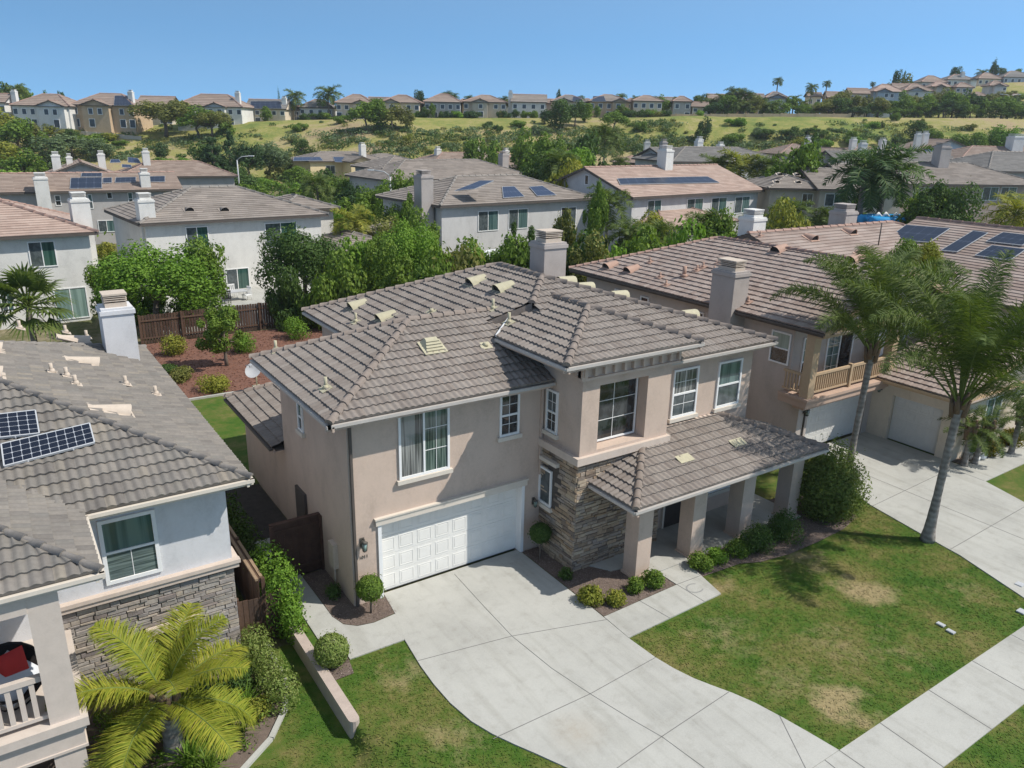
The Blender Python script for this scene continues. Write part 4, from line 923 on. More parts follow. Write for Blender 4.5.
# satellite dish
sd = onp(LW, 257, 387); dish = thing('satellite_dish', 'pale grey oval satellite dish on the low side roof', 'satellite dish', sd)
w = MB(); w.tube([sd, sd+V3((0, 0, .45)), sd+V3((-.1, -.08, .6))], .03, 6); w.box(sd.x-.15, sd.y-.15, sd.z, sd.x+.15, sd.y+.15, sd.z+.05); w.build('mast', M['vent_cream'], dish)
w = MB(); c = sd+V3((-.12, -.1, .75)); ax = V3((-.35, -.75, .55)).normalized(); e1 = ax.orthogonal().normalized(); e2 = ax.cross(e1); k = len(w.v); w.v.append(c-ax*.08)
for r_, dz in ((.15, -.045), (.29, 0.0)):
    for j in range(16): a = j*math.pi/8; w.v.append(c+(e1*math.cos(a)*1.15+e2*math.sin(a))*r_+ax*dz)
for j in range(16): w.face((k, k+1+j, k+1+(j+1) % 16), 0, True); w.face((k+1+j, k+17+j, k+17+(j+1) % 16, k+1+(j+1) % 16), 0, True)
w.build('reflector', M['steel'], dish); w = MB(); w.tube([c-e2*.35, c+ax*.45-e2*.1, c+ax*.5], .015, 5); w.box(c.x+ax.x*.5-.05, c.y+ax.y*.5-.05, c.z+ax.z*.5-.05, c.x+ax.x*.5+.05, c.y+ax.y*.5+.05, c.z+ax.z*.5+.05); w.build('feed_arm', M['steel'], dish)

# ================================================================== LEFT NEIGHBOUR
lh = thing('stucco_house', 'pale grey stucco house with grey ledgestone base and roof solar panels, nearest left', 'house', (3.95, 18.6, -.42))
w = MB(); w.box(-9, 18.6, -.8, 3.95, 31, 4.86); w.box(-9, 17.4, 1.86, -1.9, 18.6, 4.855); w.build('wall', M['stucco_grey'], lh)
w = MB(); rr = random.Random(21); stone_wall(w, (.02, 18.6, -.45), V3((1, 0, 0)), V3((0, -1, 0)), 3.93, 0, 2.78, rr, .05, (1.75, 2.9, .75, 1.75)); w.build('stone_veneer', M['stone_grey'], lh)
w = MB(); w.box(.0, 18.585, -.5, 3.94, 18.599, 2.33); w.build('mortar_backing', M['mortar'], lh)
w = MB(); w.box(-.1, 18.46, 2.33, 4.08, 18.6, 2.46); w.box(-.1, 18.42, 2.46, 4.12, 18.6, 2.56); w.box(3.95, 18.6, 2.33, 4.1, 19.2, 2.56); w.build('stone_ledge', M['ledge'], lh)
win_y(lh, 18.6, (101, 524), (158, 568), style='hung', panes=('g_hblind', 'g_teal'), sill=False, fw=.09, lites=(2, 1, (0, .48, 0, 1)))
window(lh, (1.85, 18.6, .2), XN[0], XN[1], 1.0, .85, 'fixed', ('g_hblind',), False)
w = MB(); w.box(1.72, 18.44, 1.08, 2.98, 18.6, 1.26); w.build('lintel', M['ledge'], lh)
LF = [(-9, 17.9, 5), (4.42, 17.9, 5), (-2.4, 24.7, 7.75), (-9, 24.7, 7.75)]; LR = [(4.42, 17.9, 5), (4.3, 31.5, 5), (-2.4, 24.7, 7.75)]; LBk = [(4.3, 31.5, 5), (-9, 31.5, 5), (-9, 24.7, 7.75), (-2.4, 24.7, 7.75)]
l1 = roof(lh, [LF, LR, LBk], M['t_left'], M['ridge_left'], [((4.42, 17.9, 5.02), (-2.4, 24.7, 7.75)), ((4.3, 31.5, 5.02), (-2.4, 24.7, 7.75)), ((-9, 24.7, 7.75), (-2.4, 24.7, 7.75))], [((.75, 17.9, 5), (4.5, 17.9, 5), yN), ((4.42, 17.85, 5), (4.3, 31.5, 5), xP)], M['trim'], [[(.1, 18, 4.865), (.1, 31.4, 4.865), (4.3, 31.4, 4.865), (4.35, 18, 4.865)]], row=.36, cr=.085)
LWF = [(-9, 15.2, 5), (.78, 15.2, 5), (-4.1, 20.1, 6.96), (-9, 20.1, 6.96)]; LWR = [(.78, 15.2, 5), (.78, 23.5, 5), (-4.1, 23.5, 6.96), (-4.1, 20.1, 6.96)]
l2 = roof(lh, [LWF, LWR], M['t_left'], M['ridge_left'], [((.78, 15.2, 5.02), (-4.1, 20.1, 6.96))], [((-9, 15.2, 5), (.85, 15.2, 5), yN), ((.78, 15.15, 5), (.78, 17.85, 5), xP)], M['trim'], [[(-9, 15.3, 4.87), (-9, 18.5, 4.87), (.7, 18.5, 4.87), (.7, 15.3, 4.87)]], row=.36, cr=.085)
w = MB(); w.box(-.5, 15.3, 1.86, .03, 15.85, 4.86); w.build('balcony_column', M['balcony_cream'], lh)
w = MB(); w.box(-9, 15.28, 4.45, -.5, 15.6, 4.86); w.build('balcony_beam', M['balcony_cream'], lh)
w = MB(); w.box(-9, 15.18, 1.66, .16, 18.6, 1.86); w.box(-9, 15.24, 1.56, .1, 18.6, 1.66); w.box(-9, 15.3, 1.16, .05, 18.6, 1.56); w.box(-9, 15.27, 1.1, .08, 18.6, 1.16); w.build('balcony_slab', M['balcony_cream'], lh)
w = MB(); w.box(-.55, 15.32, -.7, .02, 15.9, 1.1); w.box(-9, 18.2, -.7, -.5, 18.6, 1.1); w.build('porch_column', M['balcony_cream'], lh)
w = MB(); w.box(-9, 15.38, 2.86, -.5, 15.5, 2.98); w.box(-9, 15.38, 1.98, -.5, 15.5, 2.06)
for i in range(40): x = -.68-i*.2; w.box(x-.045, 15.4, 2.06, x+.045, 15.48, 2.86)
w.build('balcony_railing', M['balcony_cream'], lh)
chimney(lh, 2.75, 28.8, 3.75, 29.8, 4.9, 7.3, 'stucco_grey')
for px in ([(5, 470), (95, 446), (90, 427), (2, 448)], [(-60, 448), (40, 437), (36, 414), (-60, 425)]): solar_px(lh, l1, LF, px, 10, 4 if px[0][0] > 0 else 5, 'solar_cell', True)
for a, b in ((88, 344), (97, 366), (128, 415), (0, 377), (0, 352)): barrel_vent(l1, onp(LR, a, b), LR, M['vent_tan'], .26, 1.0, .5)
for a, b in ((66, 334), (52, 374), (67, 378), (76, 386), (87, 339), (126, 386), (156, 396), (20, 330)): pipe_vent(l1, onp(LR, a, b), LR, M['vent_tan'], .32, .05, .28)
# chair on the balcony
pc = V3((-1.05, 16.5, 1.86)); ch = thing('bowl_chair', 'round black wicker bowl chair on the left balcony', 'chair', pc)
w = MB(); c = pc+V3((0, 0, .62)); ax = V3((.25, -.6, .76)).normalized(); e1 = ax.orthogonal().normalized(); e2 = ax.cross(e1); k = 0; w.v.append(c-ax*.22)
for r_, dz in ((.3, -.16), (.52, -.02), (.62, .14)):
    for j in range(18): a = j*math.pi/9; w.v.append(c+(e1*math.cos(a)+e2*math.sin(a))*r_+ax*dz)
for j in range(18):
    q = (j+1) % 18; w.face((0, 1+j, 1+q), 0, True)
    for L in (0, 1): w.face((1+L*18+j, 19+L*18+j, 19+L*18+q, 1+L*18+q), 0, True)
w.tube([c+(e1*math.cos(a)+e2*math.sin(a))*.62+ax*.14 for a in [i*math.pi/9 for i in range(19)]], .03, 6)
w.build('basket', M['wicker'], ch); w = MB(); w.tube([pc+V3((math.cos(a)*.35, math.sin(a)*.35, .02)) for a in [i*math.pi/6 for i in range(13)]], .02, 6)
for i in range(4): a = i*math.pi/2+.4; w.tube([pc+V3((math.cos(a)*.35, math.sin(a)*.35, .02)), c-ax*.2], .02, 6)
w.build('stand', M['wicker'], ch)
def cushion(label, p, u, v, n, sx, sy, th, mat):
    mb = MB(); m = 6; k0 = 0
    for s in (1, -1):
        for i in range(m+1):
            for j in range(m+1):
                a, b = i/m*2-1, j/m*2-1; f = (1-a**4)**.5*(1-b**4)**.5 if abs(a) < 1 and abs(b) < 1 else 0; mb.v.append(p+u*a*sx*.5+v*b*sy*.5+n*s*th*.5*f)
    for s in (0, 1):
        for i in range(m):
            for j in range(m): a = s*(m+1)**2+i*(m+1)+j; q = (a, a+m+1, a+m+2, a+1); mb.face(q if s == 0 else q[::-1], 0, True)
    return tag(mb.build('cushion', mat, None, p), label, 'cushion')
c2 = c-ax*.06; cushion('red square cushion leaning in the round black chair', c2+e2*.0+ax*.22+V3((.05, .1, .12)), V3((.8, .2, .1)).normalized(), V3((-.1, .35, .85)).normalized(), V3((.1, -.9, .4)).normalized(), .5, .5, .16, M['red_cloth'])
cushion('pale grey seat cushion lying in the round black chair', c2+ax*.04+V3((0, -.12, -.02)), e1, e2, ax, .95, .8, .2, M['grey_cloth'])

# ================================================================== RIGHT NEIGHBOUR
rh = thing('stucco_house', 'house with reddish tile roof and tan balcony over a garage behind two tall palms', 'house', (27.6, 18.6, 0))
w = MB(); w.box(27.6, 19.6, -.3, 37.5, 33.5, 5.7); w.box(27.6, 18.9, -.3, 28.3, 19.6, 2.46); w.box(32.6, 18.9, -.3, 33.0, 19.6, 2.46); w.box(28.3, 18.9, 2.1, 32.6, 19.6, 2.46); w.poly([(27.3, 18.6, 5.75), (37.7, 18.6, 5.75), (32.5, 18.6, 7.8)]); w.build('wall', M['stucco_rh'], rh)
RL = [(26.9, 34.2, 5.85), (26.9, 17.75, 5.85), (32.5, 17.75, 7.95), (32.5, 28.6, 7.95)]; RR = [(38.1, 17.75, 5.85), (38.1, 34.2, 5.85), (32.5, 28.6, 7.95), (32.5, 17.75, 7.95)]; RB = [(38.1, 34.2, 5.85), (26.9, 34.2, 5.85), (32.5, 28.6, 7.95)]
q1 = roof(rh, [RL, RR, RB], M['t_right'], M['ridge_right'], [((26.9, 34.2, 5.87), (32.5, 28.6, 7.95)), ((32.5, 17.75, 7.95), (32.5, 28.6, 7.95))], [((26.9, 34.2, 5.85), (26.9, 17.75, 5.85), xN)], M['gutter_dark'], [[(26.95, 17.8, 5.7), (26.95, 34.1, 5.7), (38, 34.1, 5.7), (38, 17.8, 5.7)]], ns=4, amp=.014, step=.055, row=.36, cr=.1)
w = MB()
for s in (1, -1): w.obox((32.5-5.6*s, 17.72, 5.62), (5.6*s, 0, 2.1), (0, .08, 0), (0, 0, .24))
w.box(27.0, 17.9, 5.55, 33.4, 18.2, 5.78); w.build('gable_board', M['tan_wood'], q1)
w = MB(); w.box(27.0, 18.2, 2.5, 33.35, 19.6, 2.78); w.box(26.95, 18.12, 2.78, 33.4, 19.6, 2.9); w.box(27.1, 18.35, 2.36, 33.2, 18.9, 2.5)
w.build('balcony_slab', plain('terracotta_balcony', (.46, .33, .255), .8, .1), rh)
for x in (27.08, 32.85): w = MB(); w.box(x, 18.25, 2.9, x+.42, 18.65, 5.6); w.build('balcony_post', M['tan_wood'], rh)
w = MB()
for (a, b) in ((27.5, 30.1), (30.2, 32.85)):
    w.box(a, 18.38, 3.78, b, 18.5, 3.88); w.box(a, 18.4, 3.02, b, 18.48, 3.1)
    n = int((b-a)/.14)
    for i in range(n): x = a+.07+i*(b-a)/n; w.box(x-.025, 18.41, 3.1, x+.025, 18.47, 3.78)
w.box(30.08, 18.34, 2.9, 30.22, 18.52, 3.95)
w.box(27.15, 18.65, 3.78, 27.27, 19.6, 3.88); w.box(27.17, 18.65, 3.02, 27.25, 19.6, 3.1)
for i in range(6): y = 18.75+i*.15; w.box(27.18, y-.025, 3.1, 27.24, y+.025, 3.78)
w.build('balcony_railing', M['tan_wood'], rh)
window(rh, (28.3, 19.6, 3.0), XN[0], XN[1], .9, 2.0, 'hung', ('g_dark', 'g_pale'), False, lites=(2, 4, (0, 1, 0, 1))); window(rh, (30.0, 19.6, 2.95), XN[0], XN[1], 1.8, 2.1, 'slider', ('g_teal', 'g_dark'), False, lites=(2, 4, (0, 1, 0, .5)))
win_x(rh, 27.6, (774, 331), (787, 364), style='hung', panes=('g_dark', 'g_pale'), sill=False)
for tl, br in (((616, 290), (623, 297)), ((642, 297), (648, 303)), ((692, 311), (703, 318))): win_x(rh, 27.6, tl, br, style='fixed', panes=('g_dark',), sill=False)
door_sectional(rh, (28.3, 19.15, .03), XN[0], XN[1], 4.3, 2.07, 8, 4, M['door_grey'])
chimney(rh, 26.65, 22.3, 27.6, 23.6, 0, 7.65)
w = MB(); w.box(33.0, 14.9, -.3, 41.5, 15.2, 2.82); w.box(33.0, 15.2, -.3, 33.3, 15.6, 2.82); w.box(33.0, 17.9, -.3, 33.3, 19.6, 2.82); w.box(33.0, 15.6, 2.16, 33.3, 17.9, 2.82); w.box(33.4, 15.2, -.3, 41.5, 19.5, 2.8); w.poly([(32.9, 15.0, 2.82), (41.7, 15.0, 2.82), (37.3, 15.0, 4.5)]); w.build('garage_wing_wall', M['stucco_cream'], rh)
w = MB(); w.box(33.0, 19.3, 2.9, 37.45, 19.6, 5.7); w.build('upper_siding', M['stucco_white'], rh)
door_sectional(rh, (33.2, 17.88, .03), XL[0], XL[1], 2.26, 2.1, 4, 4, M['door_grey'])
WL = [(32.3, 19.3, 3.0), (32.3, 14.45, 3.0), (37.3, 14.45, 4.65), (37.3, 19.3, 4.65)]; WR = [(42.3, 14.45, 3.0), (42.3, 19.3, 3.0), (37.3, 19.3, 4.65), (37.3, 14.45, 4.65)]
q2 = roof(rh, [WL, WR], M['t_right'], M['ridge_right'], [((37.3, 14.45, 4.65), (37.3, 19.3, 4.65))], [((32.3, 19.0, 3.0), (32.3, 14.45, 3.0), xN)], M['tan_wood'], [[(32.4, 14.5, 2.83), (32.4, 18.8, 2.83), (42.2, 18.8, 2.83), (42.2, 14.5, 2.83)]], ns=4, amp=.014, step=.055, row=.36, cr=.1)
w = MB()
for s in (1, -1): w.obox((37.3-5*s, 14.42, 2.78), (5*s, 0, 1.65), (0, .08, 0), (0, 0, .24))
w.box(32.5, 14.6, 2.68, 42, 14.85, 2.85); w.build('gable_board', M['tan_wood'], q2)
window(rh, (35.2, 14.9, .95), XN[0], XN[1], 1.25, 1.5, 'slider', ('g_teal', 'g_teal'), False)
lantern(rh, (27.95, 18.9, 2.05), (0, -1, 0), 1.3); lantern(rh, (33.0, 18.5, 2.35), (-1, 0, 0), 1.2)
w = MB(); w.box(28.0, 18.84, 0, 28.06, 18.9, 2.4); w.build('downspout', M['gutter_dark'], rh)
for a, b in ((606, 269), (627, 273), (775, 253), (850, 263)): barrel_vent(q1, onp(RL, a, b), RL, M['vent_red'], .3, .8)
for a, b in ((660, 278), (666, 286), (684, 277), (697, 271), (703, 268), (714, 272), (719, 264), (748, 303), (650, 263), (760, 237)): pipe_vent(q1, onp(RL, a, b), RL, M['vent_red'], .55 if a == 684 else .3, .1 if a == 684 else .05)
rd_drain = 0

# ================================================================== FENCES AND LOW WALL NEAR THE HOUSE
lw = MB(); pts = [(5.2, 18.6), (5.2, 14.15)]+[(5.33+.13*math.cos(a), 14.15+.13*math.sin(a)) for a in [math.pi+i*math.pi/6 for i in range(1, 6)]]+[(5.46, 14.15), (5.46, 18.6)]
lw.prism(pts, -.6, .13); tag(lw.build('garden_wall', M['conc_wall'], None, (5.33, 16.4, -.4)), 'low pinkish concrete garden wall between the two front lawns', 'wall')
def picket_fence(label, a, b, h, rr, name='wooden_fence', mat='wood_fence', pw=.14, gap=.012, zb=0., post=2.4, side=1, rails=(.3, 1.4), cat='fence', two=True):
    a, b = V3((*a, 0)), V3((*b, 0)); d = (b-a); L = d.length; d.normalize(); n = V3((d.y, -d.x, 0))*side; f = thing(name, label, cat, (a.x, a.y, zb)); mb = MB(); x = 0
    while x < L-pw*.5:
        hh = h+rr.uniform(-.03, .02); mb.obox(a+d*x+n*rr.uniform(0, .008)+V3((0, 0, zb)), d*(pw-gap), n*.02, (0, 0, hh)); x += pw
    mb.build('pickets', M[mat], f)
    for z in rails: r = MB(); r.obox(a+V3((0, 0, zb+z))+n*.022, d*L, n*.05, (0, 0, .09)); r.build('rail', M[mat], f)
    k = int(L/post)
    for i in range(k+1): p = MB(); c = a+d*(L*i/max(1, k)); p.obox(c-d*.05+n*.073+V3((0, 0, zb)), d*.1, n*.1, (0, 0, h+.04)); p.build('post', M[mat], f)
    return f
rr = random.Random(8)
picket_fence('long weathered dark brown board fence along the back garden', (6.9, 51.4), (34, 52.0), 1.82, rr, pw=.17, gap=.03)
picket_fence('short rusty brown board fence panel beside the stone base on the left', (4.02, 18.85), (5.15, 18.75), 1.45, rr, zb=-.42, post=1.1, side=-1, rails=(.25, 1.2))
f = picket_fence('side boundary board fence with pale top rails behind the clipped hedge', (4.62, 18.9), (4.62, 39), 1.5, rr, side=1)
w = MB(); w.box(4.55, 18.9, 1.48, 4.63, 24.5, 1.54); w.build('top_rail', M['wood_pale'], f); w = MB(); w.box(4.72, 19.1, 1.42, 4.8, 24.5, 1.48); w.build('top_rail', M['wood_pale'], f)
g = picket_fence('dark brown board side gate between the hedge and the garage wall', (5.62, 20.98), (7.13, 20.95), 1.86, rr, 'side_gate', 'wood_gate', .2, .006, 0, 1.5, 1, (.25, 1.6), 'gate')
w = MB(); w.box(5.6, 20.9, 1.86, 7.14, 21.05, 1.92); w.build('cap_board', M['wood_gate'], g)
# utility lids in the lawn
for i, (px, py) in enumerate(((941, 624), (951, 631))):
    p = G(px, py, .05); w = MB(); w.obox(p+V3((-.05, -.09, .0)), (.10, 0, 0), (0, .18, 0), (0, 0, .01)); w.obox(p+V3((-.07, -.11, -.03)), (.14, 0, 0), (0, .22, 0), (0, 0, .035)); tag(w.build('utility_lid', M['steel'], None, p), ('whitish utility lid set in the lawn, farther one of the close pair', 'whitish utility lid set in the lawn, nearer one of the close pair')[i], 'utility lid')
for i, (px, py) in enumerate(((1020, 584), (1022, 611))):
    p = G(px, py, .05); w = MB(); w.obox(p+V3((-.11, -.09, .0)), (.22, 0, 0), (0, .18, 0), (0, 0, .01)); w.obox(p+V3((-.13, -.11, -.03)), (.26, 0, 0), (0, .22, 0), (0, 0, .035)); tag(w.build('utility_lid', M['steel'], None, p), ('pale utility lid at the lawn edge closest to the neighbouring driveway', 'pale utility lid at the right lawn edge closest to the sidewalk')[i], 'utility lid')
# white landscape rocks under the small palms
for i, (px, py) in enumerate(((969, 455), (975, 460), (982, 458))):
    p = G(px, py, .05); w = MB(); rq = random.Random(i); k = 0; lo = []
    for a in range(7):
        for b in range(10):
            th, ph = math.pi*a/6, 2*math.pi*b/10; rr_ = .2*(1+.18*math.sin(3*ph+i)+.1*math.cos(2*th+ph)); w.v.append(p+V3((rr_*1.3*math.sin(th)*math.cos(ph), rr_*math.sin(th)*math.sin(ph), .1+rr_*.8*math.cos(th))))
    for a in range(6):
        for b in range(10): w.face((a*10+b, a*10+(b+1) % 10, (a+1)*10+(b+1) % 10, (a+1)*10+b), 0, True)
    tag(w.build('garden_rock', M['white'], None, p), ('whitish rock leftmost under the small palms by the wing garage', 'whitish rock in the middle under the small palms', 'whitish rock rightmost under the small palms')[i], 'rock')

# ================================================================== FRONT PLANTS
def plant_mesh(name, lobes, n, L, tone, parent, seed, asp=.55, shell=.75, loose=.6):
    mb = MB(); foliage(mb, lobes, n, L, random.Random(seed), asp, shell, loose); return mb.build(name, M['l_'+tone], parent)
def topiary(p, r, zc, tone, label, stem=True, n=4200, leafL=.06, seed=1):
    p = V3(p); t = thing('topiary_shrub', label, 'shrub', p); plant_mesh('foliage', [((p.x, p.y, p.z+zc), (r, r, r*.96))], n, leafL, tone, t, seed, .6, .9, .5)
    mb = MB(); mb.tube([p, p+V3((.02, 0, zc*.5)), p+V3((0, 0, zc))], [.035, .03, .025], 6); mb.build('stem', M['bark'], t); return t
topiary((7.42, 17.9, .02), .37, .82, 'mid', 'small round clipped ball tree on a thin stem at the left garage corner', seed=4)
topiary((5.68, 16.4, .02), .43, .40, 'variegated', 'pale green clipped ball shrub at the end of the side path beside the low wall', n=5200, seed=5)
topiary((13.25, 17.75, .02), .33, .95, 'dark', 'dark clipped ball tree on a thin stem right of the garage door', seed=6)
def bush(p, r, h, tone, label, n=1500, L=.07, seed=0, name='shrub', cat='shrub', group=None, asp=.5, lob=7):
    p = V3(p); t = thing(name, label, cat, p, group); rr = random.Random(seed); ls = []
    for i in range(lob):
        d = rdir(rr); k = .45; q = rr.uniform(.5, .68); ls.append(((p.x+d.x*r*k, p.y+d.y*r*k, p.z+h*(.48+d.z*.2)), (r*q, r*q, h*.5*q/.62)))
    plant_mesh('foliage', ls, int(n*2.0), L*1.15, tone, t, seed, asp, .7, .7)
    mb = MB()
    for i in range(4): a = i*1.6+seed; mb.tube([p, p+V3((math.cos(a)*r*.35, math.sin(a)*r*.35, h*.55))], [.02, .008], 5)
    mb.build('stem', M['bark'], t); return t
bush((13.15, 14.95, 0), .42, .5, 'yellow', 'yellow green spreading shrub at the driveway edge of the entry bed', 900, .08, 2)
bush((13.75, 14.6, 0), .36, .42, 'yellow', 'low yellow green shrub at the front corner of the entry bed', 800, .07, 3)
bush((14.62, 14.72, 0), .33, .42, 'mid', 'small green shrub in the entry bed left of the first porch column', 800, .07, 4)
bush((15.3, 14.68, 0), .38, .5, 'mid', 'small dark green shrub directly in front of the first porch column', 900, .07, 5)
bush((17.3, 14.55, 0), .42, .48, 'mid', 'low green shrub beside the entry walk at the second porch column', 1000, .07, 6)
bush((18.12, 14.62, 0), .4, .45, 'bright', 'low bright green shrub between the second and third porch columns', 900, .07, 7)
bush((18.9, 14.5, 0), .45, .55, 'mid', 'green shrub just left of the large dark ball shrub by the porch', 1000, .07, 8)
bush((19.6, 14.25, 0), .62, .95, 'dark', 'large dark rounded shrub in front of the third porch column', 2200, .06, 9)
bush((21.15, 14.3, 0), .62, 1.0, 'dark', 'dark rounded shrub in front of the fourth porch column', 2400, .06, 10)
bush((24.15, 14.75, 0), 1.32, 2.45, 'olive2', 'tall broad hedge like shrub at the right end of the porch', 11000, .095, 11, lob=16)
bush((27.3, 17.9, 0), .7, .75, 'yellow', 'bright yellow green shrub by the neighbouring balcony garage', 1100, .08, 12)
bush((13.3, 16.4, 0), .25, .35, 'dark', 'small dark plant against the left stone face of the tower', 400, .06, 13)
bush((6.85, 19.2, 0), .3, .4, 'dark', 'dark little plant in the shaded bed along the left garage wall', 400, .06, 14)
# hedges on the left boundary
def hedge(p, sx, sy, h, tone, label, n, L, seed, z0=-.4):
    x, y = p; t = thing('hedge', label, 'hedge', (x, y, z0)); rr = random.Random(seed); ls = []
    k = max(2, int(sy/.5))
    for i in range(k):
        yy = y-sy/2+sy*(i+.5)/k
        for zz in (.3, .72): ls.append(((x+rr.uniform(-.06, .06), yy, z0+h*zz), (sx*.55*rr.uniform(.9, 1.12), sy/k*.85, h*.33*rr.uniform(.9, 1.1))))
    return plant_mesh('foliage', ls, n, L, tone, t, seed, .55, .8, .7)
hedge((5.28, 19.5), .9, 2.1, 2.05, 'bright', 'dense green hedge draped over the fence beside the side gate', 5200, .10, 1)
hedge((5.3, 18.45), .5, .9, 1.3, 'bright', 'hedge end hanging beside the low wall and the rusty fence panel', 2200, .085, 2)
hedge((5.2, 23.6), 1.0, 4.6, 1.65, 'dark', 'dark shaded hedge along the side yard behind the gate', 4200, .1, 3)
hedge((5.1, 29.5), .8, 6.5, 1.3, 'dark', 'dark shaded hedge far along the side yard near the back lawn', 3600, .12, 4)
hedge((4.22, 17.2), .72, 2.9, .8, 'variegated', 'clipped pale green hedge between the stone house front and the left lawn', 6500, .07, 5)
# grassy plants and border under the yellow palm
bl = MB(); bp_ = [(4.55, 18.6), (4.5, 16.9), (4.2, 15.9), (3.6, 15.1), (2.7, 14.45), (1.5, 14.0), (0, 13.7)]
for (a, b), (c, d) in zip(bp_, bp_[1:]): v = V3((c-a, d-b, 0)); s = V3((-v.y, v.x, 0)).normalized()*.12; bl.obox(V3((a, b, -.45)), v, s, (0, 0, .16))
struct(bl.build('bed_border', M['conc'], None, (0, 0, -.4)))
poly_sheet('planting_soil', bp_+[(-3, 13.4), (-3, 18.6)], -.353, M['soil'])
def blade_plant(p, n, L, w, tone, label, seed, spread=.9, name='strappy_plant', cat='plant'):
    p = V3(p); t = thing(name, label, cat, p); rr = random.Random(seed); mb = MB()
    for i in range(n):
        a = rr.uniform(0, 6.28); e = rr.uniform(.5, 1.45); d = V3((math.cos(a)*math.cos(e), math.sin(a)*math.cos(e), math.sin(e))); s = V3((-math.sin(a), math.cos(a), 0)); l = L*rr.uniform(.6, 1.1); q = p+V3((rr.uniform(-.1, .1), rr.uniform(-.1, .1), 0))*spread; k = len(mb.v)
        for j in range(5):
            f = 1-(j/4)**2*.95; mb.v += [q-s*w*f*.5, q+s*w*f*.5]; q = q+d*(l/4); d = (d-V3((0, 0, .32))).normalized()
        for j in range(4): mb.face((k+2*j, k+2*j+1, k+2*j+3, k+2*j+2))
    mb.build('leaves', M['l_'+tone], t); return t
for i, (x, y, n, L, w, tone, lb) in enumerate(((2.9, 15.6, 90, .8, .035, 'mid', 'clump of grassy leaves at the border right of the yellow palm'), (3.4, 16.3, 90, .75, .03, 'bright', 'bright grassy clump near the pale hedge by the yellow palm'), (2.2, 14.9, 80, .8, .03, 'mid', 'grassy clump at the lower border edge in front of the yellow palm'), (1.9, 15.3, 70, .9, .04, 'bright', 'light green strappy clump at the foot of the yellow palm'), (.7, 16.9, 60, .9, .05, 'mid', 'strappy plant by the balcony column behind the yellow palm'))):
    blade_plant((x, y, -.36), n, L, w, tone, lb, i)
bush((3.5, 17.1, -.36), .5, .7, 'dark', 'dark shrub between the yellow palm and the pale hedge', 900, .08, 31); bush((2.5, 16.9, -.36), .6, .8, 'dark', 'dark shrub against the grey stone behind the yellow palm', 1000, .08, 32); bush((3.7, 16.0, -.36), .35, .4, 'yellow', 'low yellow tinged shrub at the curve of the bed border', 600, .06, 33)
mb = MB(); rr = random.Random(9); PB = [(.3, 14.3), (2.6, 14.7), (3.5, 15.35), (4.05, 16.1), (4.3, 17), (4.1, 18.2), (.3, 18.2)]; k = 0
while k < 170:
    x, y = rr.uniform(.3, 4.3), rr.uniform(14.2, 18.2)
    if not inpoly(x, y, PB): continue
    k += 1; s = rr.uniform(.1, .28); foliage(mb, [((x, y, -.36+s*.4), (s, s, s*.9))], 42, .09, rr, .45, .6, .8)
tag(stuff(mb.build('ground_cover', M['l_mid'], None, (0, 0, 0))), 'low leafy ground cover filling the bed below the yellow palm', 'ground cover')
# ================================================================== FOREGROUND PALMS
def big_palm(label, base, h, n, L, tone, seed, elev=(1.4, -.2), droop=(1.5, 2.1), lean=(0, 0), r=(.24, .17, .2), ll=.62, wid=.045, nl=64, pet=.16, boots=8, sag=.6, crownshaft=True, thick=.035, az0=0, plum=.45, dexp=1.25, shadow_fronds=()):
    rr = random.Random(seed); base = V3(base); t = thing('palm_tree', label, 'palm', base); top = base+V3((lean[0], lean[1], h)); mb = MB(); pts = []; rad = []
    for i in range(25):
        f = i/24; pts.append(base+V3((lean[0]*f**1.5, lean[1]*f**1.5, h*f))); rad.append(lerp(r[0], r[1], min(1, f*3))*(1+.035*(i % 2))*(1.25-.25*min(1, f*9)) if f < .86 else lerp(r[1], r[2], (f-.86)/.14))
    mb.tube(pts, rad, 12); mb.build('trunk', M['palm_trunk'], t)
    if boots:
        mb = MB()
        for i in range(boots):
            a = i*2.399; f = i/boots; s = top+V3((math.cos(a)*r[2]*.8, math.sin(a)*r[2]*.8, -.5+.45*f)); e = s+V3((math.cos(a)*.16, math.sin(a)*.16, .42)); mb.tube([s-V3((0, 0, .2)), s.lerp(e, .5), e], [.11, .085, .04], 6)
        mb.build('leaf_base', M['palm_boot'], t)
    for i in range(n):
        f = i/(n-1); mb = MB(); e = lerp(elev[0], elev[1], f)+rr.uniform(-.1, .1); a = az0+i*2.399+rr.uniform(-.15, .15)
        frond(mb, top+V3((math.cos(a)*.06, math.sin(a)*.06, -.1-.2*f)), a, e, L*rr.uniform(.9, 1.08), lerp(droop[0], droop[1], rr.random()), nl, ll, rr, 0, 1, wid, sag, plum, thick, pet, 0, dexp)
        mb.build('frond', [M['l_'+tone], M['petiole']], t)
    for (ea, ee, el, ed) in shadow_fronds:  # fronds added to cast a shadow, beyond the natural crown
        mb = MB(); frond(mb, top+V3((0, 0, -.25)), ea, ee, el, ed, nl, ll, rr, 0, 1, wid, sag, plum, thick, pet, 0, 1.5); mb.build('frond', [M['l_'+tone], M['petiole']], t)
    return t
big_palm('tall feather palm standing in the front lawn beside the neighbouring driveway', (25.46, 11.68, 0), 5.15, 21, 5.9, 'palm', 2, (1.53, .8), (1.1, 2.0), (.35, .05), (.2, .128, .19), .72, .030, 210, .22, sag=1.1, plum=.9, dexp=2.3, shadow_fronds=((R(-130), .78, 4.6, 1.3),))  # one low frond is added for the curved shadow on the lawn
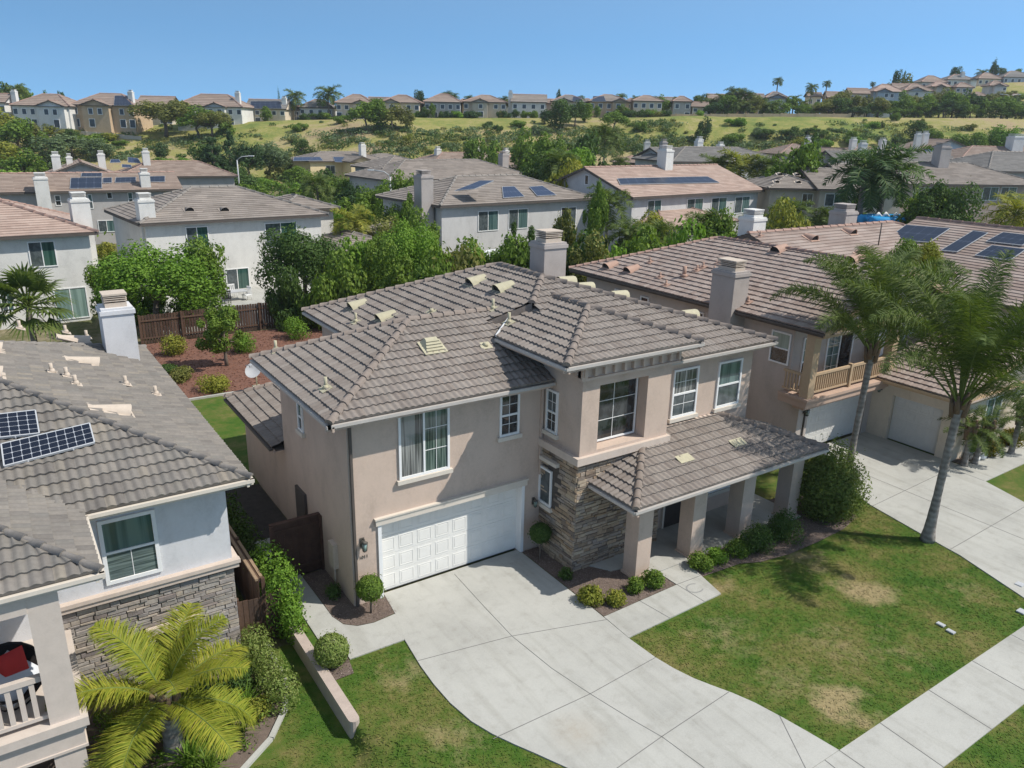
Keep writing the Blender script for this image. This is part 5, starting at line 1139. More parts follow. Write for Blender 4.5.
big_palm('tall feather palm between the neighbouring balcony and the tall broad shrub', (27.45, 16.15, 0), 5.6, 20, 4.8, 'palm', 5, (1.53, .72), (1.1, 2.0), (.25, 0), (.165, .118, .165), .64, .030, 190, .22, sag=1.0, plum=.9, dexp=2.3)
big_palm('short bright yellow green feather palm in the bed before the grey stone house', (1.7, 15.85, -.4), 1.75, 15, 2.25, 'palm_yellow', 8, (1.35, -.1), (.9, 1.4), (-.05, .0), (.24, .2, .2), 0.60, .022, 190, .12, 10, .45, thick=.03, plum=.3)
for i, (x, y, h, lb, lean) in enumerate(((33.1, 14.35, 1.9, 'small feather palm leftmost of the group beside the wing garage door', (-.1, 0)), (33.75, 14.25, 1.75, 'small leaning feather palm second in the group beside the wing garage', (.35, -.1)), (36.3, 13.95, 1.9, 'small feather palm rightmost by the teal window of the garage wing', (.5, .1)))):
    big_palm(lb, (x, y, 0), h, 16, 1.25, 'palm', 20+i, (1.3, -.3), (.9, 1.5), lean, (.13, .11, .12), .28, .022, 60, .12, 8, .2, thick=.014)
bush((35.2, 14.6, 0), .7, .9, 'flower', 'yellow flowering shrub under the small palms by the garage wing', 1200, .09, 41); bush((37.4, 14.5, 0), .6, .7, 'flower', 'yellow flowering shrub at the right picture edge by the garage wing', 900, .09, 42); bush((34.6, 14.75, 0), .45, 1.3, 'mid', 'green shrub between the small palms and the wing window', 900, .09, 43)
# ================================================================== BACK GARDEN PLANTS
def at(px, py, z=0): return G(px, py, z)
p = at(227, 366); place_tree('loose', 'mid', p, 3.4, 1.6, 'small dark leaning tree on the red bark bed by the back fence', 2)
for (px, py, r, h, tone, lb) in ((175, 355, .75, 1.1, 'yellow', 'yellow green shrub on the bark bed near the left fence end'), (182, 381, .7, .7, 'olive', 'olive green low shrub in the middle of the bark bed'), (215, 390, .95, .8, 'yellow', 'low spreading yellow green shrub at the front of the bark bed'), (243, 352, .9, 1.1, 'bright', 'bright green shrub right of the leaning tree on the bark bed'), (298, 338, 1.0, 1.3, 'bright', 'bright green shrub by the main roof corner on the bark bed'), (168, 372, .6, .4, 'dark', 'dark low plant on the bark bed below the yellow green shrub')):
    q = at(px, py, .03); bush(q, r, h, tone, lb, 900, .11, px)
# ================================================================== HOUSES BEHIND THE GARDEN
def fwin(base, rot, yl, tl, br, st='slider', pn=('g_screen', 'g_teal'), wi=0):
    base = V3(base); c, s = math.cos(rot), math.sin(rot); p0 = base+V3((-s*yl, c*yl, 0)); n = V3((s, -c, 0)); a = PL(tl[0], tl[1], p0, n)-base; b = PL(br[0], br[1], p0, n)-base
    ax, bx = a.x*c+a.y*s, b.x*c+b.y*s; return ('f', ax, b.z, bx-ax, a.z-b.z, st, pn, wi)
ST, SG, SD = ('g_screen', 'g_teal'), ('g_screen', 'g_green'), ('g_dark', 'g_screen')
def plane0(wing): return wing_geom(*wing)[0]
# white house behind the fence
b, r_ = (9.6, 64.8, 0), R(4.5)
Wg = [(0, 15.4, 0, 11.5, 5.8, 'hip', .36), (13.0, 19.0, 5.0, 12, 5.75, 'hip', .33), (14.6, 21, -3.2, 4.6, 3.0, 'hip', .33)]
H2, ro = house('white stucco house with grey hip roof directly behind the dark back fence', b, r_, Wg, 'stucco_white', 't_mid', 'ridge_left', 1,
  [fwin(b, r_, .5, (186, 228), (209, 248), pn=SG), fwin(b, r_, .5, (265, 224), (297, 244), pn=SG), fwin(b, r_, .5, (200, 272), (217, 297), pn=('g_pale', 'g_pale')), fwin(b, r_, .5, (226, 270), (250, 294), pn=SG), fwin(b, r_, .5, (284, 266), (300, 300), pn=ST), ('f', 18.2, 1.2, 1.4, 1.2, 'slider', SD, 2)], [(.9, 1.4, 1.15, 0, 7.6, 'stucco_white')])
P0 = [l2w(H2, q) for q in plane0(Wg[0])[0]]
for a, b2 in ((190, 212), (225, 212)): barrel_vent(ro, w2l(H2, PL(a, b2, P0[0], (P0[1]-P0[0]).cross(P0[2]-P0[0]).normalized())), plane0(Wg[0])[0], M['t_mid'], .35, .7)
# house at the far left behind the fan palm
b, r_ = (-11, 60.3, 0), R(3)
H1, ro = house('white stucco house with reddish brown tile roof at the far left behind the fan palm', b, r_, [(0, 17.4, 0, 12, 5.8, 'hip', .36)], 'stucco_white', 't_red', 'ridge_right', 1,
  [fwin(b, r_, .5, (28, 243), (57, 265), pn=SG), fwin(b, r_, .5, (54, 290), (89, 316), pn=('g_pale', 'g_pale')), fwin(b, r_, .5, (0, 292), (14, 310), pn=ST)], [(17.0, 3.4, 1.2, 0, 7.9, 'stucco_white')])
b, r_ = (1.5, 97.5, 0), R(-1.5); Wg = [(-1, 18, 0, 9, 5.8, 'gx', .36), (-8, 4, 4.5, 14, 5.6, 'hip', .33)]
H5, ro = house('beige gabled house with dark solar arrays behind the two white houses on the left', b, r_, Wg, 'stucco_mid', 't_brown', 'ridge_right', 1,
  [fwin(b, r_, .5, (43, 196), (49, 206), 'hung', SD), fwin(b, r_, .5, (55, 196), (61, 205), 'hung', SD), fwin(b, r_, .5, (88, 195), (93, 208), 'hung', ST), fwin(b, r_, .5, (107, 193), (112, 198), 'fixed', SD), fwin(b, r_, .5, (128, 193), (133, 204), 'hung', ST), fwin(b, r_, .5, (98, 221), (116, 231), pn=ST)], [(4.0, -.1, 1.3, 0, 7.4, 'stucco_white'), (14.2, 1.0, 1.0, 5.8, 7.7, 'stucco_white')], trim='white')
for c4 in ([(70, 189.5), (102, 189), (102, 178.5), (71, 179)], [(81, 177.6), (102, 177.4), (102, 174), (82, 174)], [(103, 184), (112, 183.5), (112, 178.5), (103, 179)], [(115, 183.5), (136, 183), (136, 178), (116, 178.5)], [(144, 183), (165, 182.5), (165, 177), (145, 177.5)]): solar_px(H5, ro, plane0(Wg[0])[0], c4, 4, 2)
b, r_ = (10, 128, 0), R(-4); Wg = [(-3, 8, 0, 10, 5.2, 'gy', .4), (7, 24, 2, 12, 5.2, 'hip', .4)]
H6, ro = house('brown roofed house with white chimneys and small solar panels below the left hillside', b, r_, Wg, 'stucco_mid', 't_brown', 'ridge_right', 1, [], [(-.5, 4, 1.1, 5, 8.3, 'stucco_white'), (1.2, 5.5, .8, 5, 8.0, 'stucco_white'), (5.4, 6, 1.0, 5, 8.4, 'stucco_white'), (11.5, 6, 1.0, 5, 8.8, 'stucco_white')])
for c4 in ([(110, 163.5), (121, 163), (119, 160), (111, 160)], [(122, 168), (132, 168), (131, 165.5), (122, 165)], [(128, 163), (141, 164), (138, 159), (128, 158)]): solar_px(H6, ro, plane0(Wg[1])[0], c4, 3, 2, 'solar_blue')
# house with the tiled hip roof in the centre
b, r_ = (33.6, 61.6, .8), R(5); Wg = [(0, 19.2, 0, 11.4, 5.8, 'hip', .36), (-3.5, 3, 2.5, 9, 3.0, 'hip', .3)]
HC, ro = house('grey stucco house with hip roof and solar arrays in the centre behind the garden', b, r_, Wg, 'stucco_lav', 't_mid', 'ridge_left', 1,
  [fwin(b, r_, .5, (478.5, 212), (497.5, 229.5), pn=ST), fwin(b, r_, .5, (509, 210), (527, 227.5), pn=ST), fwin(b, r_, .5, (561.5, 208), (575, 224), pn=SD), ('l', 9.5, 3.3, .7, 1.4, 'hung', SD, 0), ('l', 5.0, 3.3, .8, 1.4, 'hung', SD, 0)], [(-.4, 2.0, 1.25, 3, 8.4, 'chimney_grey')])
for c4 in ([(503, 199), (524, 197.5), (514, 187.5), (502, 188)], [(537, 197), (556, 196), (542, 187), (529, 188)]): solar_px(HC, ro, plane0(Wg[0])[0], c4, 5, 2, 'solar_blue')
for c4 in ([(455, 192), (475, 190), (494, 182), (480, 182)],): solar_px(HC, ro, plane0(Wg[0])[3], c4, 5, 2, 'solar_blue')
# gabled house with the long solar strip
b, r_ = (53.7, 58.7, 1.2), R(6.5); Wg = [(0, 23.2, 0, 14, 5.8, 'gx', .36), (1, 14, -3.2, 5, 3.1, 'hip', .3)]
HD, ro = house('light grey gabled house with a long dark solar strip on its brown roof', b, r_, Wg, 'stucco_lav', 't_red', 'ridge_right', 1,
  [fwin(b, r_, .5, (648, 201), (660, 215), pn=ST), fwin(b, r_, .5, (687.5, 199.5), (701.5, 214), pn=ST), fwin(b, r_, .5, (712, 198.5), (725, 213), pn=ST), fwin(b, r_, .5, (735.5, 197.5), (748, 212), pn=ST), ('l', 6.2, 3.4, .6, 1.4, 'hung', SD, 0), ('l', 7.2, 6.6, .45, .9, 'fixed', SD, 0), ('r', 4.0, 3.2, 1.2, 1.2, 'slider', SD, 0)], [(12.4, 6.4, 1.3, 6, 10.2, 'stucco_white')])
solar_px(HD, ro, plane0(Wg[0])[0], [(620, 185.5), (719, 183.5), (707, 177.5), (617, 179.5)], 11, 2)
# beige house with grey roof behind the pair of shaggy palms
b, r_ = (76, 60.3, 1.5), R(-30); Wg = [(0, 7.2, 0, 10, 5.8, 'hip', .36), (5.6, 16.5, -.8, 10.5, 5.85, 'gx', .36)]
HF, ro = house('beige stucco house with long grey roof behind the big shaggy palm', b, r_, Wg, 'stucco_beige', 't_mid', 'ridge_left', 1,
  [fwin(b, r_, -.3, (826, 194), (842, 206), 'slider', SG, 1), fwin(b, r_, .5, (803, 194), (811, 207), 'slider', SD, 0), fwin(b, r_, -.3, (868, 193), (880, 205), 'slider', ST, 1)], [], fascia='gutter_dark')
for a, b2, i in ((786, 183, 0), (802, 183, 0), (793, 171, 1), (806, 171, 1)):
    barrel_vent(ro, V3((1.5+2.6*(a-786)/16, 1.3 if b2 > 180 else 3.4, 0))+V3((0, 0, 5.8+.36*(1.3 if b2 > 180 else 3.4))), plane0(Wg[0])[0], M['vent_tan'], .32, .7)
b, r_ = (92.6, 55, 2), R(-22); Wg = [(0, 22, 0, 13, 5.8, 'hip', .36), (-3, 5, 4, 15, 5.7, 'gx', .36)]
HG, ro = house('pinkish stucco house with brown grey roof at the right behind the dark round tree', b, r_, Wg, 'stucco_pink', 't_mid', 'ridge_left', 1,
  [fwin(b, r_, .5, (984, 187.5), (996, 200), pn=ST), fwin(b, r_, .5, (1002, 187.5), (1014, 200), pn=ST), fwin(b, r_, .5, (914, 189), (918, 197), 'hung', SD), fwin(b, r_, .5, (924, 188), (929, 196), 'hung', SD)], [(10.5, 5.5, 1.5, 6, 10.3, 'chimney_grey')])
b, r_ = (119, 57, 3), R(-20)
house('grey hip roofed house at the right edge behind the pinkish house', b, r_, [(0, 22, 0, 14, 5.9, 'hip', .36)], 'stucco_mid', 't_slate', 'ridge_left', 1, [('f', 4, 3.2, 1.6, 1.3, 'slider', ST, 0)], [])
b, r_ = (38.5, 25.5, 0), 0.0; Wg = [(0, 25, -3.6, 15.8, 4.0, 'ghx', .36), (7.5, 25.5, -10, 5.0, 4.6, 'gy', .36)]
N2, ro = house('reddish tile roofed house with dark solar panels beyond the balcony house', b, r_, Wg, 'stucco_rh', 't_right', 'ridge_right', 1, [], [(1.0, 6.7, 1.15, 0, 8.5, 'stucco_white'), (10.6, 6.9, 1.3, 5, 8.5, 'chimney_grey')])
for c4 in ([(887, 240.5), (929, 244), (950, 230), (906, 226.5)], [(941, 252), (957, 253.5), (988, 234.5), (973, 232.5)], [(986, 243), (1022, 247), (1038, 238), (1003, 234)], [(975, 257), (1010, 262), (1026, 251), (992, 247)]): solar_px(N2, ro, plane0(Wg[1])[0], c4, 4, 2)
for x, y in ((9.0, 4.9), (4.5, 4.6), (3, 2.6), (6.5, 2.2)): barrel_vent(ro, (x, y, 5.3+.36*y), plane0(Wg[0])[0], M['vent_red'], .35, .8)
w = MB(); w.tube([(9.6, 3.4, 6.5), (9.6, 3.4, 8.0)], .04, 6); w.build('vent_pipe', M['gutter_dark'], ro, (0, 0, 0))
# second row
def hz(px, py, z, **k): q = G(px, py, z); return q
b, r_ = (60, 158, .3), R(6)
H7, ro = house('pale yellow house with blue solar roof below the hillside, left of centre', b, r_, [(-3, 16, 2, 13, 5.6, 'hip', .3), (4.2, 10.2, -2, 6, 5.6, 'gy', .36), (12, 24, 3.5, 13, 5.4, 'hip', .28)], 'stucco_yellow', 't_mid', 'ridge_left', 1, [('f', 1, 3, 2, 1.6, 'slider', SD, 0), ('f', 12, 3, 2.2, 1.4, 'slider', SD, 0), ('f', 12, .4, 2.2, 2, 'slider', SD, 0), ('f', 17, 3, 2, 1.4, 'slider', SD, 2)], [(10.8, 4.5, 1.2, 5, 8.9, 'stucco_white')])
for c4 in ([(293, 161.5), (323, 161), (320, 157.5), (294, 157.8)], [(335, 162.5), (352, 163), (347, 157.5), (333, 157.5)]): solar_px(H7, ro, plane0((-3, 16, 2, 13, 5.6, 'hip', .3))[0], c4, 6, 2, 'solar_blue')
b, r_ = (46.5, 100, .4), R(4)
house('wide grey roofed house with small white front column behind the central trees', b, r_, [(0, 26, 0, 13, 5.7, 'hip', .36), (3, 13, 7, 17, 6.8, 'hip', .33)], 'stucco_mid', 't_mid', 'ridge_left', 1, [('f', 4, 3, 1.8, 1.4, 'slider', SD, 0), ('f', 10, 3, 1.8, 1.4, 'slider', SD, 0)], [(23.5, 5, 1.2, 5, 9.0, 'chimney_grey')])
b, r_ = (68, 128, .8), R(2)
house('brown roofed house with three white chimneys behind the wide grey roofed house', b, r_, [(0, 26, 0, 12, 5.6, 'hip', .36), (15, 30, -3, 8, 5.4, 'gx', .3)], 'stucco_mid', 't_brown', 'ridge_right', 1, [('f', 5, 3, 1.8, 1.4, 'slider', SD, 0)], [(5, 6, 1.0, 5, 8.5, 'stucco_white'), (14, 6, 1.0, 5, 8.5, 'stucco_white'), (20, 5, 1.0, 5, 8.3, 'stucco_white')])
b, r_ = (113, 120, 2.4), R(-28)
house('small grey gabled house half hidden behind the central palm cluster', b, r_, [(0, 10, 0, 12, 5.6, 'gy', .36), (-5, 3, 4, 12, 4.5, 'hip', .33)], 'stucco_mid', 't_brown', 'ridge_right', 1, [('f', 4, 3, 1.6, 1.2, 'slider', SD, 0)], [(.5, 3, 1.1, 3, 8.8, 'stucco_white')])
b, r_ = (93, 93, 2.9), R(-12)
house('grey brown hip roofed house with four white chimneys behind the long solar strip', b, r_, [(0, 24, 0, 13, 5.8, 'hip', .33), (2, 12, 5, 16, 6.0, 'gx', .3)], 'stucco_lav', 't_slate', 'ridge_left', 1, [('r', 5, 3, 1.4, 1.3, 'slider', SD, 0)], [(2.5, 7, 1.0, 5, 8.8, 'chimney_grey'), (9.5, 7, 1.1, 5, 9.0, 'stucco_white'), (11.0, 9, 1.0, 5, 9.3, 'stucco_white'), (14.0, 7, 1.0, 5, 8.5, 'stucco_white')])
b, r_ = (150, 108, 3.6), R(-25)
M3, ro = house('brown gabled house with pale blue solar roof under the hillside, right of centre', b, r_, [(-8, 4, 0, 11, 5.6, 'hip', .36), (2, 9, -2, 8, 5.6, 'gy', .4), (8, 20, 0, 11, 5.6, 'hip', .36)], 'stucco_mid', 't_brown', 'ridge_right', 1, [('f', 5, 3, 1.6, 1.3, 'slider', SD, 1)], [(1, 5, 1.2, 5, 9.2, 'stucco_white'), (11, 4, 1.2, 5, 9, 'stucco_white'), (18, 4, 1.2, 5, 9, 'stucco_white')])
for c4 in ([(728, 156.5), (744, 156), (741, 151.5), (727, 152)],): solar_px(M3, ro, plane0((8, 20, 0, 11, 5.6, 'hip', .36))[0], c4, 6, 2, 'solar_blue')
b, r_ = (117, 79, 3.2), R(-28)
house('low grey roofed house with dark fascia behind the beige house', b, r_, [(0, 22, 0, 12, 5.6, 'gx', .33)], 'stucco_mid', 't_slate', 'ridge_left', 1, [('f', 5, 3, 1.6, 1.3, 'slider', SD, 0)], [(6, 5, 1.1, 5, 9, 'stucco_white')])
b, r_ = (167, 95, 4.6), R(-30)
house('blue grey gabled house with twin white chimneys in front of the right hillside', b, r_, [(0, 14, 0, 12, 5.8, 'gy', .36)], 'stucco_blue', 't_brown', 'ridge_right', 1, [('f', 5, 3, 1.6, 1.3, 'slider', SD, 0)], [(1.2, 3, 1.1, 3, 9.4, 'stucco_white'), (3.4, 4, 1.1, 3, 9.6, 'stucco_white')])
b, r_ = (136, 70, 4.0), R(-28)
house('brown roofed house with white block chimney behind the big shaggy palm', b, r_, [(0, 24, 0, 12, 5.8, 'hip', .36), (6, 16, -3, 6, 4.8, 'hip', .33)], 'stucco_mid', 't_brown', 'ridge_right', 1, [('f', 5, 3, 1.6, 1.3, 'slider', SD, 0)], [(13, 5, 2.0, 5, 9.8, 'stucco_white')])
# ================================================================== RIDGE HOUSES
def ridge_house(label, px0, px1, ybase, yeave, yridge, u, wall, tilem, gables=(), style='hip', rm='ridge_right', solarx=None, wn=None, chim=None, dark=False):
    p = AU((px0+px1)/2, ybase, u); a = AU(px0, ybase, u); b = AU(px1, ybase, u); w = (b-a).length; he = (ybase-yeave)*w/(px1-px0); hr = (yeave-yridge)*w/(px1-px0)
    dep = min(11, w*.8); zg = terrain(p.x, p.y); zb = p.z; rot = math.atan2((b-a).y, (b-a).x); st = 'gx' if (not gables and int(px0*7) % 5 < 2) else style; pitch = hr/(dep/2) if (w >= dep or style == 'gx') else hr/(w/2)
    wings = [(0, w, 0, dep, he, st, max(.22, min(.6, pitch)))]
    for g0, g1 in gables: x0, x1 = (g0-px0)/(px1-px0)*w, (g1-px0)/(px1-px0)*w; wings.append((x0, x1, -1.6, 4, he-.05, 'gy', .34))
    wins = []; rr = random.Random(int(px0)); n = max(2, int(w/2.1))
    for i in range(n):
        x = w*(i+.5)/n-.5
        gi = [k for k, (g0, g1) in enumerate(gables) if (g0-px0)/(px1-px0)*w-.2 < x+.5 < (g1-px0)/(px1-px0)*w+.2]; wi = gi[0]+1 if gi else 0
        if gi and not ((gables[gi[0]][0]-px0)/(px1-px0)*w+.6 < x < (gables[gi[0]][1]-px0)/(px1-px0)*w-1.6): continue
        wins.append(('f', x, he*.60, 1.0, he*.24, 'fixed', ('far_glass',), wi))
        if rr.random() < .75: wins.append(('f', x-.1, .25, 1.3, he*.33, 'fixed', ('far_glass',), wi))
    t, ro = house(label, (a.x, a.y, zb), rot, wings, wall, tilem, rm, 0, wins, [(((c-px0)/(px1-px0))*w, dep*.3, 1.2, 0, he+hr+.6, 'stucco_white') for c in (chim or [])], zlow=min(-.5, zg-zb-1), oh=.45, group=None)
    if solarx:
        P = plane0(wings[0])[0]; s0, s1 = solarx; solar_px(t, ro, P, [(s0, yeave-.6), (s1, yeave-.6), (s1-2, yridge+1), (s0+1, yridge+1)], 6, 3, 'solar_dark')
    return t
RH_ = [
 ('white ridge house with brown roof, the leftmost on the skyline', 14, 72, 128, 107.5, 97, 205, 'stucco_white', 't_brown', [(41, 71)], dict(chim=[12])),
 ('tan ridge house with dark solar panels and gable, second on the left skyline', 73, 136, 128, 107, 96.5, 208, 'stucco_tan', 't_brown', [(85, 115)], dict(solarx=(114, 132), chim=[129])),
 ('white double gabled ridge house with tan roof left of the blue solar roof', 176, 243, 125, 108, 97, 215, 'stucco_white', 't_brown', [(178, 199), (207, 229)], dict(chim=[236])),
 ('cream ridge house with a full width dark blue solar roof', 246, 286, 124, 110, 102, 225, 'stucco_cream', 't_slate', [], dict(solarx=(250, 282), chim=[283])),
 ('small tan ridge house beside the two tall skyline palms', 286, 300, 122, 111, 103, 232, 'stucco_tan', 't_brown', [], {}),
 ('white ridge house with grey roof between the two skyline palms', 299, 333, 123, 109, 102, 232, 'stucco_white', 't_slate', [], {}),
 ('pinkish ridge house with brown roof right of the tall skyline palm', 336, 373, 119, 104.5, 97, 228, 'stucco_cream', 't_brown', [(353, 370)], {}),
 ('cream ridge house with white arched window gable behind the bushy pair', 381, 420, 120, 104, 97.5, 228, 'stucco_cream', 't_brown', [(383, 401)], {}),
 ('grey ridge house with brown pyramid roof and dark ground floor openings', 424, 461, 119, 103.5, 96.5, 230, 'stucco_mid', 't_brown', [], {}),
 ('beige ridge house with brown roof and left gable above the bright lawn', 463, 506, 118, 103.5, 97.5, 232, 'stucco_beige', 't_brown', [(471, 489)], {}),
 ('white ridge house with tan hip roof and long balcony', 511, 546, 118.5, 103.5, 97, 232, 'stucco_white', 't_mid', [], dict(chim=[510])),
 ('beige ridge house with grey gable and dark solar roof in the centre', 551, 586, 118, 103, 97.5, 233, 'stucco_cream', 't_slate', [(554, 572)], dict(solarx=(572, 583))),
 ('tan ridge house with solar roof left of the orange bush', 588, 629, 118, 103, 97, 233, 'stucco_tan', 't_mid', [(610, 627)], dict(solarx=(592, 606))),
 ('cream ridge house with tan roof right of the orange bush', 632, 662, 118, 102.5, 98, 233, 'stucco_cream', 't_brown', [], {}),
 ('brown pyramid roofed ridge house among the palms', 672, 691, 119, 103, 97, 234, 'stucco_mid', 't_brown', [], {}),
 ('low cream ridge house between pyramid roof and palm clump', 691, 708, 119, 108, 101, 234, 'stucco_cream', 't_brown', [], {}),
 ('grey gabled ridge house peeking out behind the palm belt', 764, 786, 118, 99.5, 94, 250, 'stucco_blue', 't_slate', [(765, 783)], {}),
 ('cream house gable above the tree belt between two thin skyline palms', 806, 820, 115, 98, 92, 262, 'stucco_cream', 't_brown', [], {}),
 ('tan roofed hill house leftmost above the dark tree belt', 848, 868, 108, 95, 89.5, 268, 'stucco_cream', 't_brown', [], {}),
 ('blue grey gabled hill house with red brown roof', 872, 902, 106, 93, 86.5, 268, 'stucco_blue', 't_red', [(873, 888)], {}),
 ('light grey gabled hill house below the hilltop row', 903, 931, 104, 92, 86, 272, 'stucco_lav', 't_brown', [(904, 922)], {}),
 ('grey hill house with tan roof on the upper row, left end', 920, 945, 96, 83.5, 77, 305, 'stucco_lav', 't_brown', [], {}),
 ('white walled hill house with slate roof on the upper row', 946, 974, 93, 81, 76.5, 308, 'stucco_white', 't_slate', [(966, 974)], dict(chim=[963])),
 ('cream hill house below the lollipop tree on the upper row', 977, 1000, 91, 80, 75, 312, 'stucco_cream', 't_brown', [], {}),
 ('pale blue grey hill house at the right end of the upper row', 1002, 1034, 90, 78.5, 73, 312, 'stucco_blue', 't_slate', [], {}),
 ('small tan roofed house half sunk in the hillside trees', 972, 986, 104, 97, 92, 285, 'stucco_tan', 't_brown', [], {}),
 ('small tan roofed house in the hillside trees at the right edge', 1008, 1019, 104, 97.5, 93, 285, 'stucco_tan', 't_brown', [], {}),
 ('white house at the far left skyline partly behind trees', -25, 8, 126, 104, 94, 205, 'stucco_white', 't_brown', [], {}),
]
RH_ += [
 ('beige back row house filling the gap right of the tan ridge house', 138, 172, 124, 106, 99, 240, 'stucco_beige', 't_brown', [], {}),
 ('cream back row house between pinkish and arched window ridge houses', 368, 392, 117, 105, 99, 246, 'stucco_cream', 't_mid', [], {}),
 ('grey back row house between the arched window and pyramid roofed houses', 414, 430, 117, 105.5, 100, 246, 'stucco_lav', 't_brown', [], {}),
 ('tan back row house between the pyramid roofed and left gabled houses', 455, 472, 116, 105, 99.5, 246, 'stucco_tan', 't_brown', [], {}),
 ('white back row house left of the long balcony house', 500, 516, 116, 105, 99.5, 246, 'stucco_white', 't_mid', [], {}),
 ('pinkish back row house right of the long balcony house', 541, 556, 116, 104.5, 99, 246, 'stucco_pink', 't_brown', [], {}),
 ('beige back row house between the two solar roofed ridge houses', 580, 594, 116, 104, 99, 246, 'stucco_beige', 't_mid', [], {}),
 ('cream back row house behind the orange bush', 624, 640, 116, 104, 99, 246, 'stucco_cream', 't_brown', [], {}),
 ('grey back row house left of the brown pyramid roof', 658, 676, 116, 103.5, 99, 246, 'stucco_mid', 't_mid', [], {}),
 ('cream house half hidden by the skyline palm clump', 708, 736, 117, 103, 96, 246, 'stucco_cream', 't_brown', [], {}),
 ('tan house behind the right part of the palm clump', 738, 764, 117, 102, 95, 250, 'stucco_tan', 't_mid', [], {}),
 ('tan hill house at the left end above the belt, brown roof', 826, 848, 112, 99, 93, 262, 'stucco_tan', 't_brown', [], {}),
 ('white hill house between the two lower gabled houses', 893, 912, 101, 90, 84, 290, 'stucco_white', 't_brown', [], {}),
 ('beige hill house above the light grey gabled house', 930, 950, 99, 88, 82, 290, 'stucco_beige', 't_red', [(932, 942)], {}),
 ('cream hill house under the white walled slate roof', 955, 972, 98, 88.5, 83, 288, 'stucco_cream', 't_brown', [], {}),
 ('pale hill house right of the sunk tan roof', 988, 1006, 97, 87, 82, 290, 'stucco_lav', 't_brown', [(990, 1000)], {}),
]
for L in RH_: ridge_house(L[0], L[1]-.8, L[2]+.8, L[3], L[4]-.6, L[5]-1.4, L[6], L[7], L[8], L[9], **L[10])
# low wall along the top of the slope
def ridge_wall(label, px0, px1, ya, yb, u, h, mat):
    a, b = AU(px0, ya, u), AU(px1, yb, u); mb = MB(); n = 12
    for i in range(n):
        p, q = a.lerp(b, i/n), a.lerp(b, (i+1)/n); zp = terrain(p.x, p.y); d = (q-p).normalized(); mb.obox(V3((p.x, p.y, zp-.6)), V3(((q-p).x, (q-p).y, 0)), V3((-d.y, d.x, 0))*.2, (0, 0, h+.6)); mb.obox(V3((p.x, p.y, zp-.6))+V3((-d.y, d.x, 0))*-.05, V3((d.x, d.y, 0))*.35, V3((-d.y, d.x, 0))*.3, (0, 0, h+.7))
    tag(mb.build('boundary_wall', M[mat], None, (a.x, a.y, a.z)), label, 'wall')
ridge_wall('long tan boundary wall along the top of the slope right of centre', 640, 850, 119.5, 121, 226, .9, 'stucco_tan'); ridge_wall('dark fence like wall along the top of the slope behind the centre houses', 300, 345, 121, 120, 226, 1.0, 'gutter_dark')
ridge_wall('pale retaining wall under the two left skyline houses', 30, 140, 128.5, 128.5, 204, .8, 'stucco_beige')
# street lamps
def lamp(px, ytop, ybot, u, label, flip=1, twin=False):
    t0 = AU(px, ytop, u); g = V3((t0.x, t0.y, terrain(t0.x, t0.y))); h = max(4, t0.z-g.z); t = thing('street_lamp', label, 'street lamp', g); w = MB(); w.tube([g, g+V3((0, 0, h))], [.16, .1], 8); w.build('post', M['steel'], t)
    for s in ((flip, -flip) if twin else (flip,)):
        w = MB(); e = g+V3((0, 0, h)); d = LT*s; w.tube([e, e+d*.8+V3((0, 0, .55)), e+d*2.2+V3((0, 0, .7))], .07, 6); w.build('arm', M['steel'], t); w = MB(); c = e+d*2.5+V3((0, 0, .65)); w.obox(c-d*.4-FW*.15, d*.8, FW*.3, (0, 0, .14)); w.build('lamp_head', M['white'], t)
lamp(237, 160, 178, 135, 'curved street lamp below the left hillside trees'); lamp(390, 176, 205, 105, 'street lamp in front of the wide grey roofed house', -1); lamp(1010, 97, 122, 236, 'twin headed street lamp at the right end of the slope road', 1, True)
# parked car far between the houses
p = AU(341, 206, 108); p = V3((p.x, p.y, terrain(p.x, p.y)+1.2)); car = thing('parked_car', 'small silver car parked in the lane behind the white house', 'car', p, None, R(20), True); w = MB()
prof = [(-2.1, .3), (-2.15, .75), (-1.7, .9), (-1.1, 1.4), (.5, 1.42), (1.1, .95), (2.0, .8), (2.15, .35)]; k = len(w.v)
for y in (-.85, .85): w.v += [V3((x, y*(1 if z < 1 else .82), z)) for x, z in prof]
n = len(prof); w.face(range(n)); w.face([n+i for i in range(n)][::-1])
for i in range(n): w.face((i, (i+1) % n, n+(i+1) % n, n+i))
w.build('body', M['car_paint'], car, (0, 0, 0)); w = MB(); w.box(-1.0, -.8, 1.0, .6, .8, 1.3); w.box(-1.35, -.6, 1.0, 1.0, .6, 1.2); w.build('side_windows', M['g_dark'], car, (0, 0, 0))
for x in (-1.35, 1.35):
    for y in (-.8, .8): w = MB(); w.tube([(x, y-.1, .32), (x, y+.1, .32)], .32, 12); w.build('wheel', M['black'], car, (0, 0, 0))
struct(poly_sheet('lane', [tuple((AU(x, 206, u_))[:2]) for x, u_ in ((300, 100), (420, 100), (420, 118), (300, 118))], .9+.25, M['conc']))
